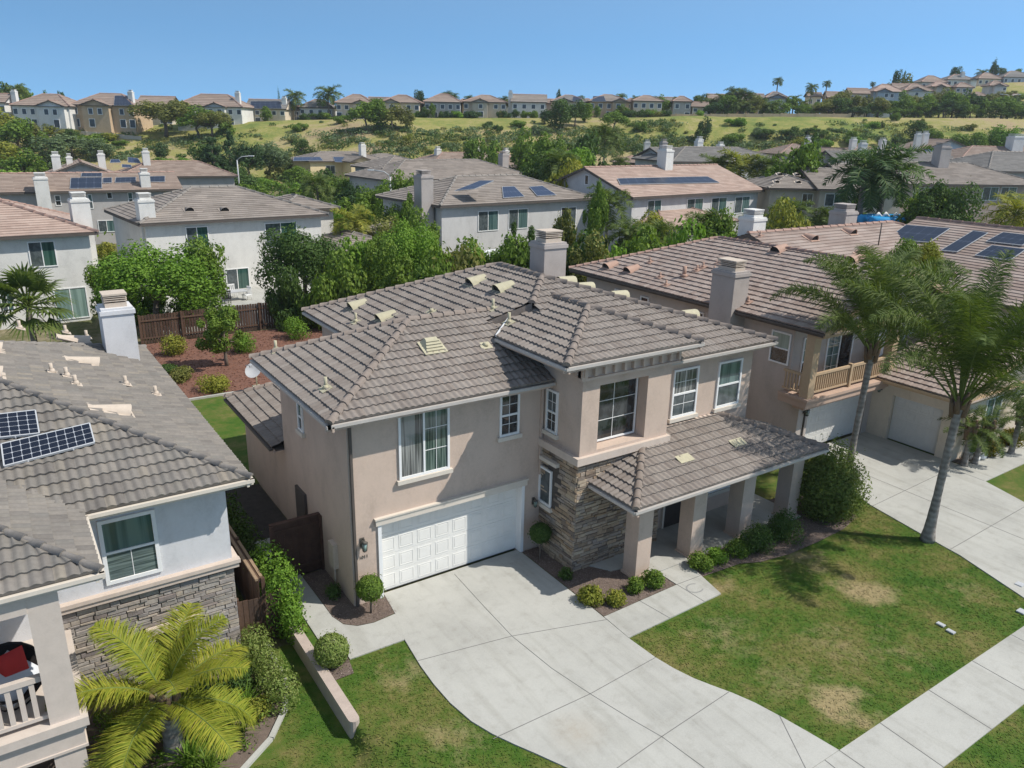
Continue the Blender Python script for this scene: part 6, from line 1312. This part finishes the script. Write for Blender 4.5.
# patio furniture behind the fence
def pw(px, y=61.5): q = VY(px, 296, y); return V3((q.x, y, .0))
tb = pw(236); t = thing('patio_table', 'square patio table behind the back fence in front of the white house', 'table', tb); w = MB(); w.box(tb.x-.8, tb.y-.5, .7, tb.x+.8, tb.y+.5, .75); w.build('tabletop', M['steel'], t)
for sx in (-.7, .7):
    for sy in (-.4, .4): w = MB(); w.tube([(tb.x+sx, tb.y+sy, 0), (tb.x+sx, tb.y+sy, .7)], .03, 6); w.build('leg', M['steel'], t)
def patio_chair(px, y, lb, m, rot):
    p = pw(px, y); t = thing('patio_chair', lb, 'chair', p, None, rot, True); w = MB(); w.box(-.28, -.28, .4, .28, .28, .46); w.build('seat', M[m], t, (0, 0, 0)); w = MB()
    for i in range(4): w.box(-.26+i*.15, .24, .46, -.18+i*.15, .28, 1.0)
    w.box(-.28, .23, .95, .28, .29, 1.05); w.build('backrest', M[m], t, (0, 0, 0))
    for sx in (-.24, .24):
        for sy in (-.24, .24): w = MB(); w.tube([(sx, sy, 0), (sx, sy, .4)], .025, 6); w.build('leg', M[m], t, (0, 0, 0))
patio_chair(213, 61.0, 'dark patio chair left of the patio table behind the fence', 'gutter_dark', .6); patio_chair(226, 60.6, 'dark patio chair in front of the patio table behind the fence', 'black', 3.3); patio_chair(247, 61.2, 'white patio chair right of the patio table behind the fence', 'white', -1.2); patio_chair(233, 62.6, 'pale patio chair on the house side of the patio table', 'white', .1)
# blue pool toy and patio cover
p = AU(889, 222.5, 78); g = V3((p.x, p.y, p.z-.2)); t = thing('inflatable_pool', 'bright blue inflatable pool slide beyond the reddish roof on the right', 'inflatable pool', g, None, R(-25), True)
w = MB(); w.tube([(math.cos(a)*3.0, math.sin(a)*1.5, .45) for a in [i*math.pi/12 for i in range(25)]], .45, 8); w.build('ring', M['blue'], t, (0, 0, 0)); w = MB(); w.poly([(math.cos(a)*2.9, math.sin(a)*1.4, .3) for a in [i*math.pi/12 for i in range(24)]]); w.build('pool_floor', M['blue'], t, (0, 0, 0))
for i in range(4): w = MB(); c = V3((-1.4+i*.95, -.2+.25*(i % 2), .8)); w.tube([c+V3((-.35, 0, 0)), c+V3((0, 0, .25)), c+V3((.35, 0, 0))], [.1, .2, .1], 8); w.build('float_arch', M['white'], t, (0, 0, 0))
b_ = AU(500, 240, 66); t = thing('patio_cover', 'white flat patio cover against the central grey house', 'patio cover', (b_.x-3, b_.y, .8), None, R(5), True); w = MB(); w.box(-2, -3, 2.5, 7, 0, 2.68)
w.build('roof', M['white'], t, (0, 0, 0))
for x in (-1.8, 2.5, 6.8): w = MB(); w.box(x-.08, -2.9, 0, x+.08, -2.75, 2.5); w.build('post', M['white'], t, (0, 0, 0))

# ================================================================== TREES OF THE MIDDLE DISTANCE
def mtree(kind, tone, px, ytop, width, u, label, lod=2, ybot=None, zoff=0):
    """crown centred at px, top at ytop, width in px, at forward distance u"""
    t = AU(px, ytop, u); w = (V3((t.x, t.y, t.z))-V3((0, 0, CAM_H))).dot(CF); r = width/2/FPX*w; g = terrain(t.x, t.y); h = max(.8, t.z-g); r = max(r, h*(.5 if kind == 'shrub' else .36)) if kind not in ('high', 'conifer', 'loose') else r; return place_tree(kind, tone, (t.x, t.y, g), h, r, label, lod)
def mpalm(kind, tone, px, ytop, width, u, label, trunk=.17, yc=None):
    """yc: pixel height of the crown centre"""
    c = AU(px, yc if yc else ytop+width*.32, u); w = (c-V3((0, 0, CAM_H))).dot(CF); g = terrain(c.x, c.y); return place_palm(kind, tone, (c.x, c.y, g), max(.8, c.z-g), width/2/FPX*w*(1.0 if kind == 'fan' else 1.25), label, trunk)
mtree('broad', 'bright', 150, 249, 118, 50, 'large bright green broadleaf tree behind the grey chimney and the back fence', 3)
mtree('round', 'mid', 200, 238, 36, 53, 'thin leafy tree top between the bright broadleaf tree and the white house', 2)
mtree('broad', 'dark', 303, 230, 88, 55, 'dark green bushy tree over the back fence before the white house', 3)
mtree('round', 'mid', 100, 262, 34, 52, 'leafy tree at the left edge of the bright broadleaf tree', 2)
mpalm('fan', 'palm', 28, 275, 92, 44, 'green fan palm behind the left grey roof', .22, 306)
mtree('broad', 'yellow', 104, 243, 24, 72, 'yellow flowering shrub between the two white houses', 1)
mtree('shrub', 'dark', 110, 258, 26, 66, 'dark shrub below the yellow flowering shrub', 1)
for i, (px, yt, w_, tn, lb) in enumerate(((118, 284, 40, 'mid', 'green shrub left under the large bright broadleaf tree'), (152, 288, 44, 'bright', 'bright shrub in the middle under the large bright broadleaf tree'), (186, 284, 40, 'mid', 'green shrub right under the large bright broadleaf tree'), (288, 276, 40, 'dark', 'dark shrub left under the dark bushy tree by the fence'), (322, 272, 44, 'mid', 'green shrub right under the dark bushy tree by the fence'), (345, 262, 36, 'mid', 'green shrub behind the fence at the corner of the main roof'))): mtree('shrub', tn, px, yt, w_, 51.5, lb, 2)
# central gap between the white and grey houses
mpalm('queen', 'yellow', 352, 205, 44, 72, 'yellow green feather palm right of the white house', .2, 222)
mtree('shrub', 'bright', 340, 214, 34, 80, 'bright shrub left of the yellow green feather palm', 2)
mtree('round', 'mid', 374, 185, 46, 92, 'rounded tree by the street lamp in the central gap', 2)
mtree('broad', 'deep', 352, 188, 36, 96, 'dark tree left of the street lamp in the central gap', 2)
mtree('broad', 'dark', 326, 170, 26, 130, 'dark small tree left of the yellow house gable corner', 1)
mtree('broad', 'mid', 402, 180, 44, 82, 'leafy tree in front of the wide grey roofed house', 2)
mtree('round', 'olive', 388, 218, 40, 64, 'olive leafed tree in the middle of the central gap', 2)
mtree('broad', 'bright', 410, 226, 66, 56, 'bright green broadleaf tree above the main roof, left of the banana plant', 3)
mtree('loose', 'mid', 408, 205, 34, 70, 'loose tall shrub left of the central grey house', 2)
mtree('broad', 'mid', 378, 242, 50, 56, 'green tree behind the main roof left of the bright broadleaf tree', 2)
mtree('shrub', 'olive', 448, 246, 48, 52, 'reddish olive shrub beside the stair like steps behind the main roof', 2)
mtree('shrub', 'mid', 430, 262, 40, 48, 'green shrub hugging the back of the main roof', 2)
mtree('round', 'mid', 497, 248, 40, 54, 'green shrub left of the dark tree by the main chimney', 2)
mtree('loose', 'dark', 523, 224, 46, 56, 'dark leafy tree left of the main chimney', 3)
mtree('loose', 'olive', 564, 222, 44, 58, 'bare brownish tree behind the main chimney', 2)
mtree('shrub', 'dark', 582, 246, 40, 54, 'dark shrub right of the main chimney', 2)
mtree('loose', 'mid', 600, 197, 34, 62, 'tall thin tree between the central grey house and the gabled house', 2)
mpalm('queen', 'palm', 628, 222, 46, 62, 'feather palm left of the pair under the long solar strip house', .12, 236)
mpalm('queen', 'palm', 656, 224, 52, 60, 'feather palm right of the pair under the long solar strip house', .12, 238)
mtree('shrub', 'mid', 640, 240, 60, 58, 'green hedge like shrubs under the feather palm pair', 2)
mpalm('queen', 'palm', 706, 211, 48, 66, 'stiff feather palm right of the lower tiled roof', .14, 226)
mtree('broad', 'mid', 722, 218, 46, 64, 'bushy green shrub right of the stiff feather palm', 2)
mtree('shrub', 'bright', 615, 250, 44, 54, 'bright shrub behind the main roof near the reddish roof corner', 2)
for i, (px, yt, w_, k, tn) in enumerate(((462, 252, 30, 'shrub', 'mid'), (478, 246, 32, 'round', 'bright'), (512, 250, 30, 'shrub', 'mid'), (540, 236, 34, 'round', 'dark'), (596, 238, 30, 'round', 'olive'), (668, 236, 34, 'shrub', 'mid'), (686, 238, 30, 'shrub', 'bright'))): mtree(k, tn, px, yt, w_, 53, f'{("low green shrub right of the stair like steps", "bright rounded shrub left of the bare dark tree", "green shrub at the base of the dark leafy tree", "dark rounded tree left of the main chimney top", "olive rounded tree right of the main chimney", "green shrub under the right feather palm", "bright shrub left of the stiff feather palm")[i]} behind the garden', 2)
for i, (px, yt, w_, u_, k, tn, lb) in enumerate(((336, 200, 30, 90, 'broad', 'mid', 'green tree beside the parked car in the central gap'), (362, 212, 34, 84, 'broad', 'mid', 'green tree below the street lamp in the central gap'), (392, 205, 34, 76, 'round', 'mid', 'green rounded tree left of the loose tall shrub in the central gap'), (424, 214, 36, 64, 'round', 'mid', 'leafy green tree at the left wall of the central grey house'), (366, 236, 40, 60, 'shrub', 'bright', 'bright low shrub in front of the yellow green feather palm'), (395, 246, 44, 52, 'round', 'mid', 'green tree close behind the back fence, right of the dark bushy tree'), (348, 176, 30, 120, 'broad', 'mid', 'green tree in front of the pale yellow house'), (300, 186, 34, 120, 'broad', 'dark', 'dark tree left of the pale yellow house'), (270, 192, 40, 110, 'broad', 'mid', 'green tree behind the white house roof'))): mtree(k, tn, px, yt, w_, u_, lb, 2)
# tall cluster behind the central house
mtree('broad', 'mid', 548, 142, 54, 112, 'tall leafy tree in the central cluster behind the grey house', 2)
mtree('broad', 'bright', 568, 144, 44, 100, 'bright tall tree in the central cluster behind the grey house', 2)
mtree('round', 'dark', 535, 158, 40, 100, 'dark rounded tree at the left of the central cluster', 2)
mpalm('queen', 'palm', 560, 152, 46, 96, 'feather palm in the central tree cluster', .16, 166)
mtree('shrub', 'yellow', 566, 172, 44, 88, 'yellow green shrubs at the foot of the central cluster', 2)
mtree('round', 'mid', 495, 145, 34, 138, 'rounded tree left of the central cluster beside brown roofs', 1)
mtree('round', 'mid', 475, 144, 26, 150, 'small rounded tree behind the brown chimney roofs', 1)
mpalm('queen', 'palm', 605, 125, 42, 150, 'tall feather palm at the foot of the slope right of the cluster', .2, 139)
mtree('broad', 'mid', 530, 137, 34, 150, 'tree on the lower slope above the central cluster', 1)
mtree('broad', 'dark', 585, 140, 36, 130, 'dark tree right of the bright tall tree in the central cluster', 1)
# right side
for i, (px, yt, lb) in enumerate(((792, 201, 'leafy palm left of the small fan in front of the beige house'), (826, 206, 'small feather palm before the beige house window'))): mpalm('queen', 'palm', px, yt, 44 if i == 0 else 34, 76, lb, .12, yt+12)
mtree('shrub', 'yellow', 789, 211, 44, 73, 'yellow green bushy shrub below the beige house', 2); mtree('shrub', 'dark', 842, 220, 30, 76, 'dark shrub beside the blue inflatable pool', 1)
mpalm('queen', 'deep', 866, 150, 76, 80, 'big shaggy feather palm, left of the twin trunks before the beige house', .4, 172); mpalm('queen', 'dark', 886, 150, 74, 82, 'big shaggy feather palm, right of the twin trunks before the beige house', .4, 173)
mtree('round', 'dark', 944, 178, 58, 74, 'dark dense round tree before the pinkish house', 3); mtree('broad', 'mid', 928, 190, 36, 76, 'green tree at the left flank of the dark round tree', 2)
mpalm('queen', 'yellow', 1016, 196, 56, 62, 'yellowish feather palm at the right edge before the pinkish house', .18, 214)
mtree('high', 'mid', 905, 237, 40, 40, 'green bush rising in front of the solar panels behind the tall palms', 2); mtree('high', 'yellow', 930, 240, 36, 39, 'yellow green bush behind the tall palms', 2)
mtree('broad', 'mid', 800, 152, 30, 100, 'green shrub tree between the grey roofs right of centre', 1); mpalm('queen', 'yellow', 740, 158, 50, 112, 'yellow green palm grove edge right of the chimneyed roof', .2, 168); mpalm('queen', 'palm', 716, 156, 36, 112, 'palm left of the yellow green palm right of the chimneyed roof', .2, 166); mpalm('queen', 'palm', 768, 157, 40, 110, 'palm right of the yellow green palm by the grey roof', .2, 167)
mtree('round', 'dark', 812, 143, 24, 135, 'dark round tree behind the low grey roofed house', 1)
# ================================================================== HILLSIDE AND RIDGE TREES
LM = [(12, 'the leftmost white ridge house'), (104, 'the tan ridge house'), (160, 'the gap right of the tan ridge house'), (210, 'the double gabled ridge house'), (266, 'the blue solar ridge house'), (315, 'the two skyline palms'), (354, 'the pinkish ridge house'), (400, 'the arched window ridge house'), (442, 'the pyramid roofed grey ridge house'), (485, 'the beige gabled ridge house'), (528, 'the balcony ridge house'), (568, 'the central solar ridge house'), (608, 'the tan solar ridge house'), (647, 'the cream ridge house by the orange bush'), (682, 'the brown pyramid ridge house'), (735, 'the skyline palm clump'), (775, 'the grey gable in the palm belt'), (826, 'the thin skyline palms'), (885, 'the blue grey hill house'), (917, 'the light grey gabled hill house'), (960, 'the upper row slate roof'), (1010, 'the right end of the hill row')]
AUTO = []
def near(px): return min(LM, key=lambda q: abs(q[0]-px))
TONE = dict(mid='green', bright='bright green', dark='dark green', deep='deep green', yellow='yellow green', sage='grey green', olive='olive', palm='green', flower='yellow flowering', red='orange red', variegated='pale green')
SHAPE = dict(broad='spreading tree', round='rounded tree', conifer='pointed tree', column='slim cypress', loose='loose crowned tree', shrub='bush')
def auto(o, px, py, desc, where):
    c, nm = near(px); rel = 'left of' if px < c-9 else 'right of' if px > c+9 else where; AUTO.append([o, px, py, f'{desc} {where if rel == where else ("" )+rel} {nm}'])
def hill(kind, tone, px, ybot, width, hpx, lod=1):
    p = ground_hit(px, ybot)
    if p is None: return
    w = (p-V3((0, 0, CAM_H))).dot(CF); r = width/2/FPX*w; h = hpx/FPX*w; o = place_tree(kind, tone, p, h, r, 'x', lod); auto(o, px, ybot, f'{"big" if width > 40 else "mid sized" if width > 20 else "small"} {TONE[tone]} {SHAPE[kind]}', 'below')
def ridge(kind, tone, px, ytop, width, u=238, lod=1):
    t = AU(px, ytop, u); w = (t-V3((0, 0, CAM_H))).dot(CF); g = terrain(t.x, t.y); o = place_tree(kind, tone, (t.x, t.y, g), max(2, t.z-g), width/2/FPX*w, 'x', lod); auto(o, px, ytop, f'{"large" if width > 24 else "small"} {TONE[tone]} {SHAPE[kind]}', 'beside')
def rpalm(px, ytop, width, u=240, tone='palm', kind='queen', trunk=.25):
    c = AU(px, ytop+width*.3, u); w = (c-V3((0, 0, CAM_H))).dot(CF); g = terrain(c.x, c.y); o = place_palm(kind, tone, (c.x, c.y, g), max(2, c.z-g), width/2/FPX*w*1.25, 'x', trunk); auto(o, px, ytop, f'{"tall" if width > 18 else "slim"} {TONE[tone]} feather palm', 'beside')
# big trees of the left slope
for a in (('broad', 'yellow', 8, 150, 46, 34), ('broad', 'mid', 22, 162, 50, 36), ('broad', 'yellow', 4, 178, 50, 34), ('broad', 'mid', 26, 190, 44, 34), ('round', 'sage', 52, 172, 46, 30), ('broad', 'bright', 10, 205, 46, 32), ('round', 'olive', 36, 150, 32, 24), ('broad', 'sage', 72, 158, 46, 20), ('round', 'sage', 100, 160, 34, 18), ('shrub', 'olive', 70, 137, 28, 8), ('shrub', 'yellow', 56, 134, 30, 10), ('shrub', 'dark', 73, 140, 16, 11), ('round', 'mid', 56, 129, 30, 18), ('round', 'deep', 81, 129, 20, 17), ('shrub', 'mid', 96, 142, 40, 9), ('shrub', 'mid', 120, 146, 18, 5), ('shrub', 'yellow', 108, 139, 26, 6)): hill(*a)
for a in (('broad', 'olive', 166, 137, 62, 36, 2), ('broad', 'mid', 198, 138, 44, 26), ('broad', 'olive', 212, 138, 40, 26, 2), ('shrub', 'mid', 225, 134, 24, 14), ('round', 'deep', 162, 162, 18, 17), ('conifer', 'deep', 216, 185, 44, 46, 2), ('conifer', 'deep', 232, 182, 36, 48, 2), ('broad', 'deep', 250, 186, 44, 38, 2), ('round', 'dark', 206, 184, 40, 34), ('broad', 'sage', 270, 184, 46, 36, 2), ('broad', 'bright', 176, 180, 40, 22, 2), ('round', 'bright', 195, 190, 40, 26, 2), ('broad', 'mid', 160, 176, 24, 16), ('round', 'olive', 283, 180, 36, 26), ('round', 'dark', 302, 160, 22, 17), ('round', 'dark', 314, 172, 16, 22), ('column', 'deep', 288, 180, 7, 26), ('column', 'deep', 293, 178, 6, 22), ('broad', 'mid', 300, 190, 30, 22), ('round', 'sage', 305, 200, 24, 16), ('shrub', 'bright', 268, 190, 30, 12), ('broad', 'dark', 240, 196, 40, 20)): hill(*a)
for a in (('shrub', 'mid', 300, 131, 20, 8), ('shrub', 'olive', 292, 143, 12, 5), ('broad', 'mid', 366, 131, 34, 26), ('broad', 'olive', 392, 131, 34, 21), ('round', 'mid', 378, 130, 30, 26), ('round', 'olive', 407, 130, 22, 18), ('shrub', 'mid', 343, 123, 20, 8), ('column', 'deep', 402, 154, 4, 12), ('column', 'deep', 361, 158, 4, 14), ('column', 'deep', 365, 158, 4, 12), ('shrub', 'yellow', 407, 143, 14, 8), ('shrub', 'dark', 488, 128, 14, 7), ('shrub', 'dark', 498, 132, 11, 7), ('round', 'dark', 560, 131, 32, 26), ('round', 'deep', 545, 124, 16, 12), ('broad', 'dark', 575, 127, 26, 22), ('round', 'mid', 585, 122, 20, 16), ('broad', 'mid', 614, 132, 30, 18), ('shrub', 'mid', 520, 127, 20, 6), ('shrub', 'sage', 540, 133, 24, 8)): hill(*a)
for a in (('round', 'deep', 704, 143, 17, 21), ('round', 'dark', 697, 145, 14, 14), ('shrub', 'mid', 640, 131, 16, 9), ('shrub', 'sage', 758, 137, 16, 10), ('shrub', 'mid', 735, 143, 24, 10), ('shrub', 'bright', 735, 125, 26, 7), ('round', 'sage', 881, 147, 14, 11), ('shrub', 'deep', 882, 128, 6, 6), ('round', 'dark', 914, 143, 26, 18), ('broad', 'mid', 930, 144, 20, 14), ('broad', 'mid', 962, 168, 40, 34, 2), ('broad', 'bright', 995, 170, 46, 38, 2), ('round', 'dark', 1020, 172, 34, 34, 2), ('broad', 'mid', 978, 176, 30, 26), ('shrub', 'dark', 898, 144, 16, 7), ('shrub', 'bright', 870, 128, 20, 6), ('shrub', 'mid', 894, 121, 12, 8), ('round', 'mid', 850, 146, 18, 12), ('broad', 'bright', 855, 150, 24, 12), ('shrub', 'olive', 970, 130, 12, 6), ('shrub', 'olive', 920, 125, 10, 6), ('broad', 'dark', 765, 140, 22, 9), ('broad', 'dark', 790, 141, 26, 11), ('broad', 'dark', 815, 140, 28, 9), ('shrub', 'yellow', 800, 146, 22, 9), ('shrub', 'bright', 826, 147, 18, 8)): hill(*a)
# skyline
for a in (('broad', 'mid', 24, 90, 22), ('broad', 'dark', 3, 84, 20, 225), ('round', 'dark', 45, 93, 14, 245), ('round', 'dark', 61, 95, 10, 245), ('column', 'deep', 278, 87, 5), ('round', 'mid', 265, 107, 18, 222), ('round', 'deep', 419, 93, 15), ('round', 'dark', 424, 108, 14, 226), ('round', 'deep', 559, 91, 9), ('shrub', 'red', 630, 112, 8, 228), ('round', 'mid', 622, 106, 16, 230), ('broad', 'mid', 664, 98, 18), ('broad', 'dark', 700, 99, 20), ('broad', 'deep', 716, 103, 22, 230), ('round', 'mid', 432, 104, 10, 226), ('round', 'deep', 898, 74, 12, 300), ('round', 'dark', 905, 76, 9, 300), ('broad', 'olive', 903, 79, 30, 298), ('round', 'deep', 957, 69, 15, 320), ('round', 'deep', 995, 62, 10, 322), ('round', 'dark', 1005, 70, 9, 318), ('broad', 'mid', 1018, 70, 12, 330), ('round', 'dark', 515, 110, 12, 228), ('round', 'mid', 597, 106, 12, 229), ('round', 'mid', 648, 110, 12, 229)): ridge(*a)
for a in ((17, 85, 22, 215), (328, 87, 27, 232), (295, 91, 22, 232), (448, 92, 16), (454, 94, 11), (469, 96, 12), (504, 97, 13), (581, 96, 9), (621, 94, 13), (636, 96, 9), (653, 97, 16), (676, 97, 8), (701, 95, 16), (712, 99, 14), (722, 95, 17), (733, 88, 18), (741, 89, 18), (749, 92, 16), (755, 96, 18), (778, 78, 11, 262), (812, 84, 13, 250), (827, 81, 9, 262), (873, 82, 6, 275), (983, 70, 13, 318), (423, 98, 12), (376, 99, 16, 226), (515, 96, 9), (1001, 68, 10, 322), (762, 98, 14), (794, 96, 14, 240), (735, 100, 15, 230), (748, 102, 14, 230), (770, 103, 16, 230), (803, 100, 16, 234)): rpalm(*a)
# belt of trees on the right shoulder of the ridge
rr = random.Random(12); tones = ['mid', 'dark', 'deep', 'mid', 'olive']
for i in range(25): px = 716+i*12.6; ridge(rr.choice(['broad', 'round', 'broad', 'loose']), rr.choice(tones), px, rr.uniform(97, 106) if px < 840 else rr.uniform(92, 103), rr.uniform(18, 34), 231 if i % 2 else 238)
for i in range(15): px = 842+i*13; ridge(rr.choice(['broad', 'round']), rr.choice(tones), px, rr.uniform(98, 108), rr.uniform(18, 30), 229)
for i in range(9): px = 880+i*17; ridge(rr.choice(['broad', 'round']), rr.choice(tones), px, rr.uniform(97, 103), rr.uniform(16, 26), 258)
for i in range(44):
    px = rr.uniform(300, 712); ridge('shrub', rr.choice(['mid', 'dark', 'deep', 'olive', 'bright']), px, rr.uniform(109, 116), rr.uniform(8, 17), 226.5)
VL = [(60, 'the beige gabled solar house'), (125, 'the brown house with white chimneys'), (240, 'the white hip roofed house'), (335, 'the pale yellow house'), (440, 'the wide grey roofed house'), (510, 'the central grey house'), (600, 'the small grey gabled house'), (670, 'the long solar strip house'), (730, 'the pale blue solar roof'), (800, 'the beige grey roofed house'), (870, 'the big shaggy palms'), (960, 'the pinkish house')]
rv = random.Random(41); k = 0; tries = 0
while k < 90 and tries < 4000:
    tries += 1; u = rv.uniform(62, 165); px = rv.uniform(150, 1020); q = FW*u+LT*((px-512)/FPX*u*1.03)
    if on_house(q.x, q.y, 1.2) or (u < 84 and 560 > px > 420): continue
    k += 1; z = terrain(q.x, q.y); kind = rv.choice(['broad', 'round', 'loose', 'broad', 'shrub', 'palm', 'conifer']); tn = rv.choice(['mid', 'mid', 'bright', 'dark', 'olive', 'deep', 'yellow'])
    if kind == 'palm': o = place_palm('queen', 'palm', (q.x, q.y, z), rv.uniform(3, 6), rv.uniform(2, 3), 'x', .2); ds = 'feather palm'
    else:
        h = rv.uniform(3.0, 5.6) if kind != 'shrub' else rv.uniform(1.4, 2.6); o = place_tree(kind, tn, (q.x, q.y, z), h, h*rv.uniform(.38, .58) if kind != 'shrub' else h*.9, 'x', 1); ds = f'{"tall" if h > 4.8 else "low"} {TONE[tn]} {SHAPE[kind]}'
    cx, nm = min(VL, key=lambda w: abs(w[0]-px)); AUTO.append([o, px, u, f'{ds} {"left of" if px < cx-12 else "right of" if px > cx+12 else "around"} {nm}'])
for i in range(12): px = 905+i*10.5; ridge(rr.choice(['broad', 'round', 'loose']), rr.choice(tones), px, rr.uniform(91, 96), rr.uniform(14, 24), 282)
# unique labels for everything labelled automatically
by = {}
for a in AUTO: by.setdefault(a[3], []).append(a)
ORDI = ['first', 'second', 'third', 'fourth', 'fifth', 'sixth', 'seventh', 'eighth', 'ninth', 'tenth', 'eleventh', 'twelfth']
for lb, L in by.items():
    if len(L) == 1: L[0][0]['label'] = lb; continue
    L.sort(key=lambda a: a[1])
    for i, a in enumerate(L):
        if len(L) == 2: t = ('left ', 'right ')[i]
        else: t = 'leftmost ' if i == 0 else 'rightmost ' if i == len(L)-1 else f'{ORDI[i]} from left, '
        a[0]['label'] = t+lb
# shrub cover of the slope, which reads as one mass
rr = random.Random(77); mbs = {'sage': MB(), 'olive': MB(), 'dark': MB()}
PATCH = [(375, 137, 62, 8, 90), (470, 137, 56, 9, 80), (400, 151, 34, 8, 40), (185, 148, 44, 9, 50), (655, 128, 26, 5, 34), (640, 143, 60, 8, 80), (820, 136, 60, 7, 50), (700, 146, 70, 6, 70), (540, 142, 40, 12, 50), (585, 136, 40, 10, 44), (610, 150, 80, 6, 60), (110, 153, 40, 8, 40), (265, 160, 50, 10, 50), (760, 150, 60, 5, 50), (930, 150, 90, 8, 50), (30, 140, 40, 14, 30), (960, 135, 70, 9, 30), (330, 150, 20, 6, 14), (150, 132, 60, 5, 12), (250, 140, 60, 8, 14), (860, 132, 60, 9, 24), (500, 150, 50, 8, 40), (440, 152, 60, 6, 30)]
for (cx, cy, rx, ry, n) in PATCH:
    for i in range(int(n*.7)):
        a = rr.uniform(0, 6.28); k = math.sqrt(rr.random()); p = ground_hit(cx+math.cos(a)*rx*k, cy+math.sin(a)*ry*k)
        if p is None: continue
        s = rr.uniform(.8, 2.4); q = rr.random(); mb = mbs['sage' if q < .5 else 'dark' if q < .8 else 'olive']; foliage(mb, [((p.x, p.y, p.z+s*.12), (s, s, s*.38))], 90, .5, rr, .6, .7, .7)
for i in range(260):
    p = ground_hit(rr.uniform(-10, 1034), rr.uniform(121, 172))
    if p is None or p.x*FW.x+p.y*FW.y < 160: continue
    s = rr.uniform(.4, 1.1); mb = mbs[rr.choice(['sage', 'olive', 'dark'])]; foliage(mb, [((p.x, p.y, p.z+s*.3), (s, s, s*.45))], 50, .42, rr, .6, .7, .7)
for k, mb in mbs.items(): tag(stuff(mb.build('hillside_scrub', M['l_'+k], None, (0, 0, 0))), f'{ {"sage": "grey green", "olive": "olive brown", "dark": "dark green"}[k]} low scrub spread over the grassy hillside', 'scrub')
# garden greenery massed between the houses of the valley
rr = random.Random(5); mb = MB(); mb2 = MB()
def blocked(p):
    return False
for i in range(620):
    u = rr.uniform(84, 168); px = rr.uniform(-20, 1045); d = ray(px, 140); q = FW*u+LT*((px-512)/FPX*u*1.0); z = terrain(q.x, q.y); s = rr.uniform(1.0, 2.6)
    foliage(mb if rr.random() < .55 else mb2, [((q.x, q.y, z+s*.5), (s, s, s*.9))], 110, .5, rr, .6, .7, .7)
tag(stuff(mb.build('garden_greenery', M['l_mid'], None, (0, 0, 0))), 'green garden shrubbery massed between the houses of the valley', 'shrubbery'); tag(stuff(mb2.build('garden_greenery', M['l_dark'], None, (0, 0, 0))), 'darker garden shrubbery massed between the houses of the valley', 'shrubbery')
for o_ in SC.objects:
    if 'label' in o_ and len(o_['label'].split()) > 16: o_['label'] = o_['label'].replace(' from left,', '').replace('of the ', 'of ').replace('with ', '')

# ================================================================== AIR
hz_ = MB(); hz_.box(-440, -140, -3, 930, 830, 62)
ho = hz_.build('haze', [], None, (0, 0, 0)); stuff(ho); ho['label'] = 'thin pale blue air haze over the valley'; ho['category'] = 'haze'
hm = bpy.data.materials.new('thin_haze'); hm.use_nodes = True; hn = hm.node_tree; hn.nodes.clear(); ou = hn.nodes.new('ShaderNodeOutputMaterial'); pv = hn.nodes.new('ShaderNodeVolumePrincipled'); pv.inputs['Color'].default_value = (.86, .92, 1, 1); pv.inputs['Density'].default_value = .0002; pv.inputs['Anisotropy'].default_value = .2; hn.links.new(pv.outputs[0], ou.inputs['Volume']); ho.data.materials.append(hm)
